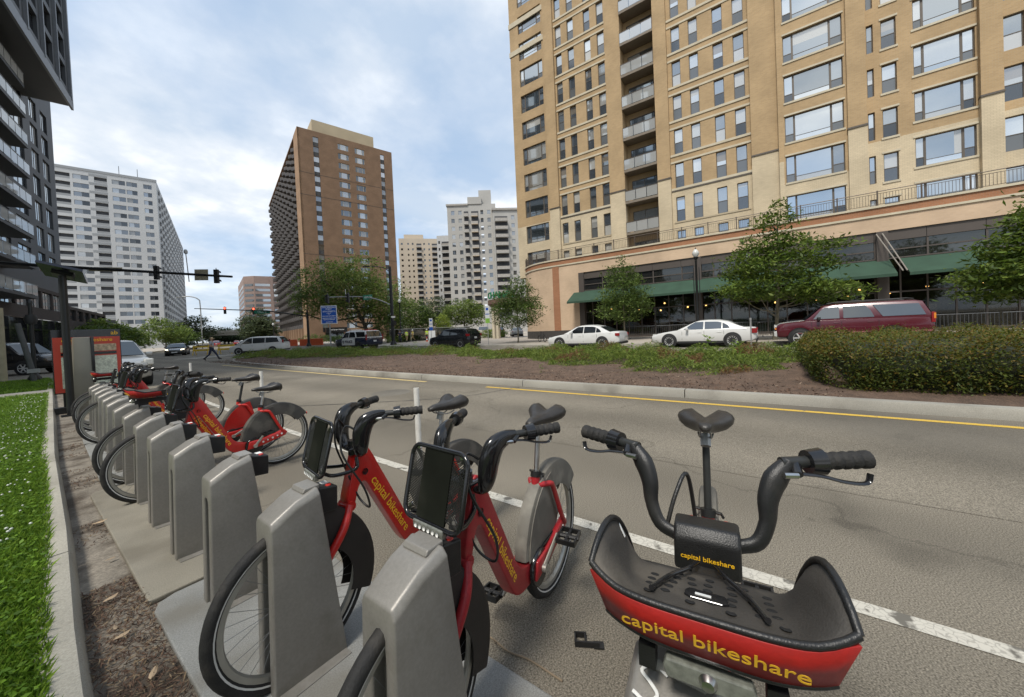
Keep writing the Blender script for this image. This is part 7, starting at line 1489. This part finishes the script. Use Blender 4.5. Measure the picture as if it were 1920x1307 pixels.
# tall pole with curved arm and luminaire
m3, _ = mast('signal_mast', 'tall black signal pole with curved silver arm and street light', (26.1, 35.8), (21.8, 41.8), 9.2, 5.9, .16, .09, pole_m)
e3 = Vector((21.7 - 26.1, 42.0 - 35.8, 0)); MB().tube(bez([(0, 0, 4.7), (e3.x * .22, e3.y * .22, 5.45), (e3.x * .5, e3.y * .5, 5.85), (e3.x, e3.y, 5.95)], 6), .065, 8).build('arm', galv_m, m3, smooth=50)
for t in (.98, .66): signal_head(m3, (e3.x * t, e3.y * t, 5.75), -R(150))
so3 = MB().cbox((0, 0, 0), (1.0, .04, .55)).build('street_sign', sgreen_m, m3, (e3.x * .36, e3.y * .36, 5.75), (0, R(-6), -R(38))); t_ = inst('lettering', text_mesh('18th St', .30, white_m), so3); frame_matrix(t_, (1, 0, 0), (0, 0, 1), (0, -.025, 0))
MB().tube([(e3.x * .7, e3.y * .7, 5.9), (e3.x * .7, e3.y * .7, 6.8)], .03, 6).build('camera_pole', white_m, m3)
MB().tube(bez([(0, 0, 8.6), (-.5, .7, 9.15), (-1.2, 1.75, 9.3)], 5), .05, 8).build('lamp_arm', pole_m, m3, smooth=50); MB().cbox((0, 0, 0), (.8, .3, .12)).build('luminaire', dark_metal_m, m3, (-1.55, 2.2, 9.32), (0, 0, math.atan2(1.75, -1.2)), bevel=.04)
MB().cbox((0, 0, 0), (.42, .42, .48)).build('walk_signal', sig_m, m3, (-.02, -.25, 2.6)); MB().cbox((0, -.2, 3.3), (.5, .03, .22)).build('small_plate', white_m, m3)
# acorn lamps
def acorn(label, loc, H_):
    t = thing('street_lamp', label, 'street lamp', loc, 0, 'black post lamps on the pavement')
    MB().lathe([(0, 0), (.24, 0), (.24, .12), (.17, .25), (.14, .9), (.10, 1.0), (.085, 1.1), (.065, H_ - .75), (.09, H_ - .7), (.05, H_ - .66), (.05, H_ - .6), (0, H_ - .6)], n=16).build('post', pole_m, t, smooth=40)
    MB().lathe([(.10, H_ - .62), (.17, H_ - .48), (.09, H_ - .44), (0, H_ - .44)], n=14).build('fitter', pole_m, t, smooth=40)
    gl_ = MB().lathe([(.11, H_ - .46), (.20, H_ - .30), (.21, H_ - .16), (.13, H_ - .02), (.05, H_ + .06), (0, H_ + .07)], n=16).build('globe', mat('lamp_globe', (.55, .55, .52), .25, var=.08), t, smooth=60)
    MB().lathe([(.03, H_ + .06), (.045, H_ + .10), (.0, H_ + .2)], n=10).build('finial', pole_m, gl_); return t
L1 = acorn('black post lamp in front of the shop behind the second white car', (26.9, 3.86, .14), 6.0)
for s in (-1, 1): MB().cbox((.05, s * .17, 3.4), (.03, .05, 2.9)).build('banner_rail', pole_m, L1)
acorn('white-globed post lamp right of the signal pole', (32.9, 43.3, .14), 6.2); acorn('small post lamp under the dark plaza tree', (46.5, 58.8, .14), 4.2); acorn('post lamp at the foot of the balcony side of the brown tower', (32.0, 84.0, .13), 4.6)
# blue construction sign
bs_ = thing('information_sign', 'blue project sign with white text on a post', 'sign', (18.7, 35.8, .0), math.atan2(-.813, .582) + R(4))
MB().box(-.06, -.03, 0, .06, .03, 3.2).build('post', galv_m, bs_); MB().box(-.78, -.06, 2.72, .78, -.035, 4.55).build('panel_edge', white_m, bs_, bevel=.02); MB().box(-.71, -.068, 2.79, .71, -.062, 4.48).build('panel', blue_m, bs_)
for i, (tx, s_, z) in enumerate([('CAPITAL IMPROVEMENT', .135, 4.36), ('PROJECT', .15, 4.20), ('18TH STREET S', .19, 3.96), ('S FERN ST', .10, 3.78), ('TO', .10, 3.68), ('S EADS STREET IMPROVEMENTS', .095, 3.50), ('PEDESTRIAN SAFETY AND', .11, 3.29), ('SIDEWALK UPGRADES', .11, 3.15), ('ARLINGTON', .12, 2.9)]):
    t_ = inst('lettering', text_mesh(tx, s_, white_m, bold=.004), bs_); frame_matrix(t_, (1, 0, 0), (0, 0, 1), (0, -.0705, z))
def small_sign(label, loc, H_, w, h, m_, rz, strip=None):
    t = thing('parking_sign', label, 'sign', loc, rz); MB().box(-.025, -.02, 0, .025, .02, H_).build('post', galv_m, t); MB().box(-w / 2, -.035, H_ - h, w / 2, -.022, H_).build('panel', m_, t)
    if strip: MB().box(-w / 2, -.04, H_ - h + .0, w / 2, -.036, H_ - h * .72).build('green_strip', strip, t); MB().box(-w * .3, -.04, H_ - h * .25, w * .3, -.036, H_ - h * .1).build('symbol', blue_m, t); MB().box(-w * .45, -.04, H_ - h * .5, w * .45, -.036, H_ - h * .45).build('stripe', blue_m, t)
    return t
small_sign('narrow white and green parking sign near the corner canopy', (23.5, 19.3, .14), 3.3, .36, 1.45, white_m, R(-50), mat('lime_strip', (.25, .5, .06), .5)); small_sign('narrow white notice board behind the black car', (30.0, 33.6, .14), 3.0, .42, 1.5, white_m, R(-50), blue_m)
sg_ = thing('sandwich_board', 'white sandwich board on the plaza beside the worker', 'sign', (34.0, 38.0, .14), R(-52)); MB().prism([(-.05, 0), (.35, 0), (.18, 1.5), (.12, 1.5)], 'x', -.45, .45).build('board', white_m, sg_); MB().box(-.36, -.02, .4, .36, .0, 1.3).build('print', kphoto, sg_, rot=(R(-6), 0, 0))
small_sign('thin bare signpost on the median edge before the maroon car', (16.2, .55, .1), 1.35, .06, .1, galv_m, R(-90))
# far cobra lamp
cl_ = thing('street_lamp', 'tall curved street lamp down the left side of the street', 'street lamp', (25.2, 104.0, 0)); MB().tube(bez([(0, 0, 0), (0, 0, 9.5), (-.3, .2, 11.2), (-1.6, 1.0, 11.8), (-2.6, 1.6, 11.7)], 6), .11, 8).build('pole', galv_m, cl_, smooth=60); MB().cbox((-3.0, 1.9, 11.6), (1.0, .4, .25)).build('lamp_head', galv_m, cl_, bevel=.06)
# grey crowd barriers along the shop
bar_m = mat('barrier_grey', (.10, .105, .11), .5, metal=.3, var=.12)
def barrier_mesh():
    f = MB().tube([(0, 0, .12), (0, 0, 1.02), (2.3, 0, 1.02), (2.3, 0, .12), (0, 0, .12)], .022, 6); return f.mesh('frame', bar_m)
bf, br_, bft = barrier_mesh(), MB().tube([(0, 0, .12), (0, 0, 1.02)], .010, 5).mesh('bar', bar_m), MB().box(-.03, -.25, 0, .03, .25, .04).box(-.02, -.02, .03, .02, .02, .14).mesh('foot', bar_m)
BL = ['leftmost grey crowd barrier, beside the conical tree', 'second crowd barrier from the left, by the shop door', 'crowd barrier behind the roof of the second white car', 'crowd barrier behind the boot of the second white car', 'crowd barrier between the white and maroon cars', 'crowd barrier hidden mostly by the maroon car bonnet', 'crowd barrier hidden mostly by the maroon car doors', 'crowd barrier just right of the maroon car', 'crowd barrier above the middle of the hedge', 'crowd barrier at the right edge above the hedge', 'crowd barrier leaving the picture on the right']
for i, lb in enumerate(BL):
    t = thing('crowd_barrier', lb, 'barrier', (29.6, 9.6 - i * 2.42, .14), R(-90), 'grey crowd barriers in front of the shop'); inst('frame', bf, t)
    for j in range(15): inst('bar', br_, t, (.14 + j * .144, 0, 0))
    for x in (.3, 2.0): inst('foot', bft, t, (x, 0, 0))
# orange barrier blocks, mesh fence, yellow barricade
orange_m = mat('barrier_orange', (.55, .085, .02), .6, var=.12)
for i, (x, y, lb) in enumerate([(28.2, 67.0, 'orange water barrier nearest the minivan'), (28.9, 63.4, 'orange barrier right of the balcony tower lamp'), (30.0, 61.8, 'dark-topped orange barrier beside the signal pole')]):
    t = thing('traffic_barrier', lb, 'barrier', (x, y, .1), R(-40), 'orange barriers by the brown tower'); MB().prism([(-.3, 0), (.3, 0), (.22, .35), (.1, 1.1), (-.1, 1.1), (-.22, .35)], 'x', -.9, .9).build('block', orange_m, t, bevel=.04); MB().box(-.9, -.11, .8, .9, .11, .95).build('band', white_m if i < 2 else trim_m, t)
fn = thing('mesh_fence', 'dark mesh construction fence on the plaza', 'fence', (31.5, 43.9, .14), R(-38)); fm_ = clear_glass('fence_mesh', .03, (.42, .42, .40))
for i in range(4):
    x = i * 2.9; MB().tube([(x, 0, 0), (x, 0, 1.9), (x + 2.8, 0, 1.9), (x + 2.8, 0, 0)], .03, 6).build('panel_frame', galv_m, fn); MB().box(x, -.005, .1, x + 2.8, .005, 1.85).build('mesh_panel', fm_, fn)
yb2 = mat('barricade_yellow', (.62, .42, .04), .6)
for i, (x, y, lb) in enumerate([(12.6, 52.5, 'yellow barricade behind the walking man'), (14.4, 50.8, 'second yellow barricade right of the walking man')]):
    t = thing('barricade', lb, 'barricade', (x, y, 0), R(-48), 'yellow barricades in the junction')
    for z in (.45, .85): MB().box(-.9, -.03, z, .9, .03, z + .2).build('board', yb2, t)
    for s in (-1, 1): MB().prism([(-.3, 0), (-.25, 0), (.0, 1.1), (.25, 0), (.3, 0), (.03, 1.15), (-.03, 1.15)], 'x', s * .75 - .03, s * .75 + .03).build('leg', yb2, t)
b = thing('traffic_cone', 'orange cone near the worker in the green vest', 'cone', (34.3, 39.4, .14)); MB().lathe([(0, 0), (.2, 0), (.2, .03), (.14, .04), (.03, .7), (0, .7)], n=14).build('body', orange_m, b, smooth=40); MB().lathe([(.115, .22), (.095, .40)], n=14).build('band', white_m, b)
# small bike leaning by the shop corner
sb = thing('bicycle', 'small dark bicycle leaning by the rounded shop corner', 'bicycle', (26.6, 15.6, .14), R(60)); sb.scale = (.95,) * 3
for x in (0, 1.0): w = MB().lathe([(.27, -.02), (.30, -.025), (.33, 0), (.30, .025), (.27, .02), (.27, -.02)], (0, 0, 0), axis='y', n=24).build('wheel', rubber_m, sb, (x, 0, .33)); MB().lathe([(0, .01), (.1, .012), (.1, -.012), (0, -.01)], axis='y', n=10).build('hub', chrome_m, w)
MB().tube([(1.0, 0, .33), (.55, 0, .36), (.2, 0, .75), (.7, 0, .75), (1.0, 0, .33)], .022, 6).tube([(.55, 0, .36), (.72, 0, .85)], .02, 6).tube([(0, 0, .33), (.25, 0, .95)], .02, 6).build('frame', trim_m, sb); MB().tube([(.22, -.28, 1.0), (.25, 0, .97), (.22, .28, 1.0)], .015, 6).build('handlebar', trim_m, sb); MB().cbox((.72, 0, .9), (.25, .13, .06)).build('saddle', saddle_m, sb, bevel=.02)
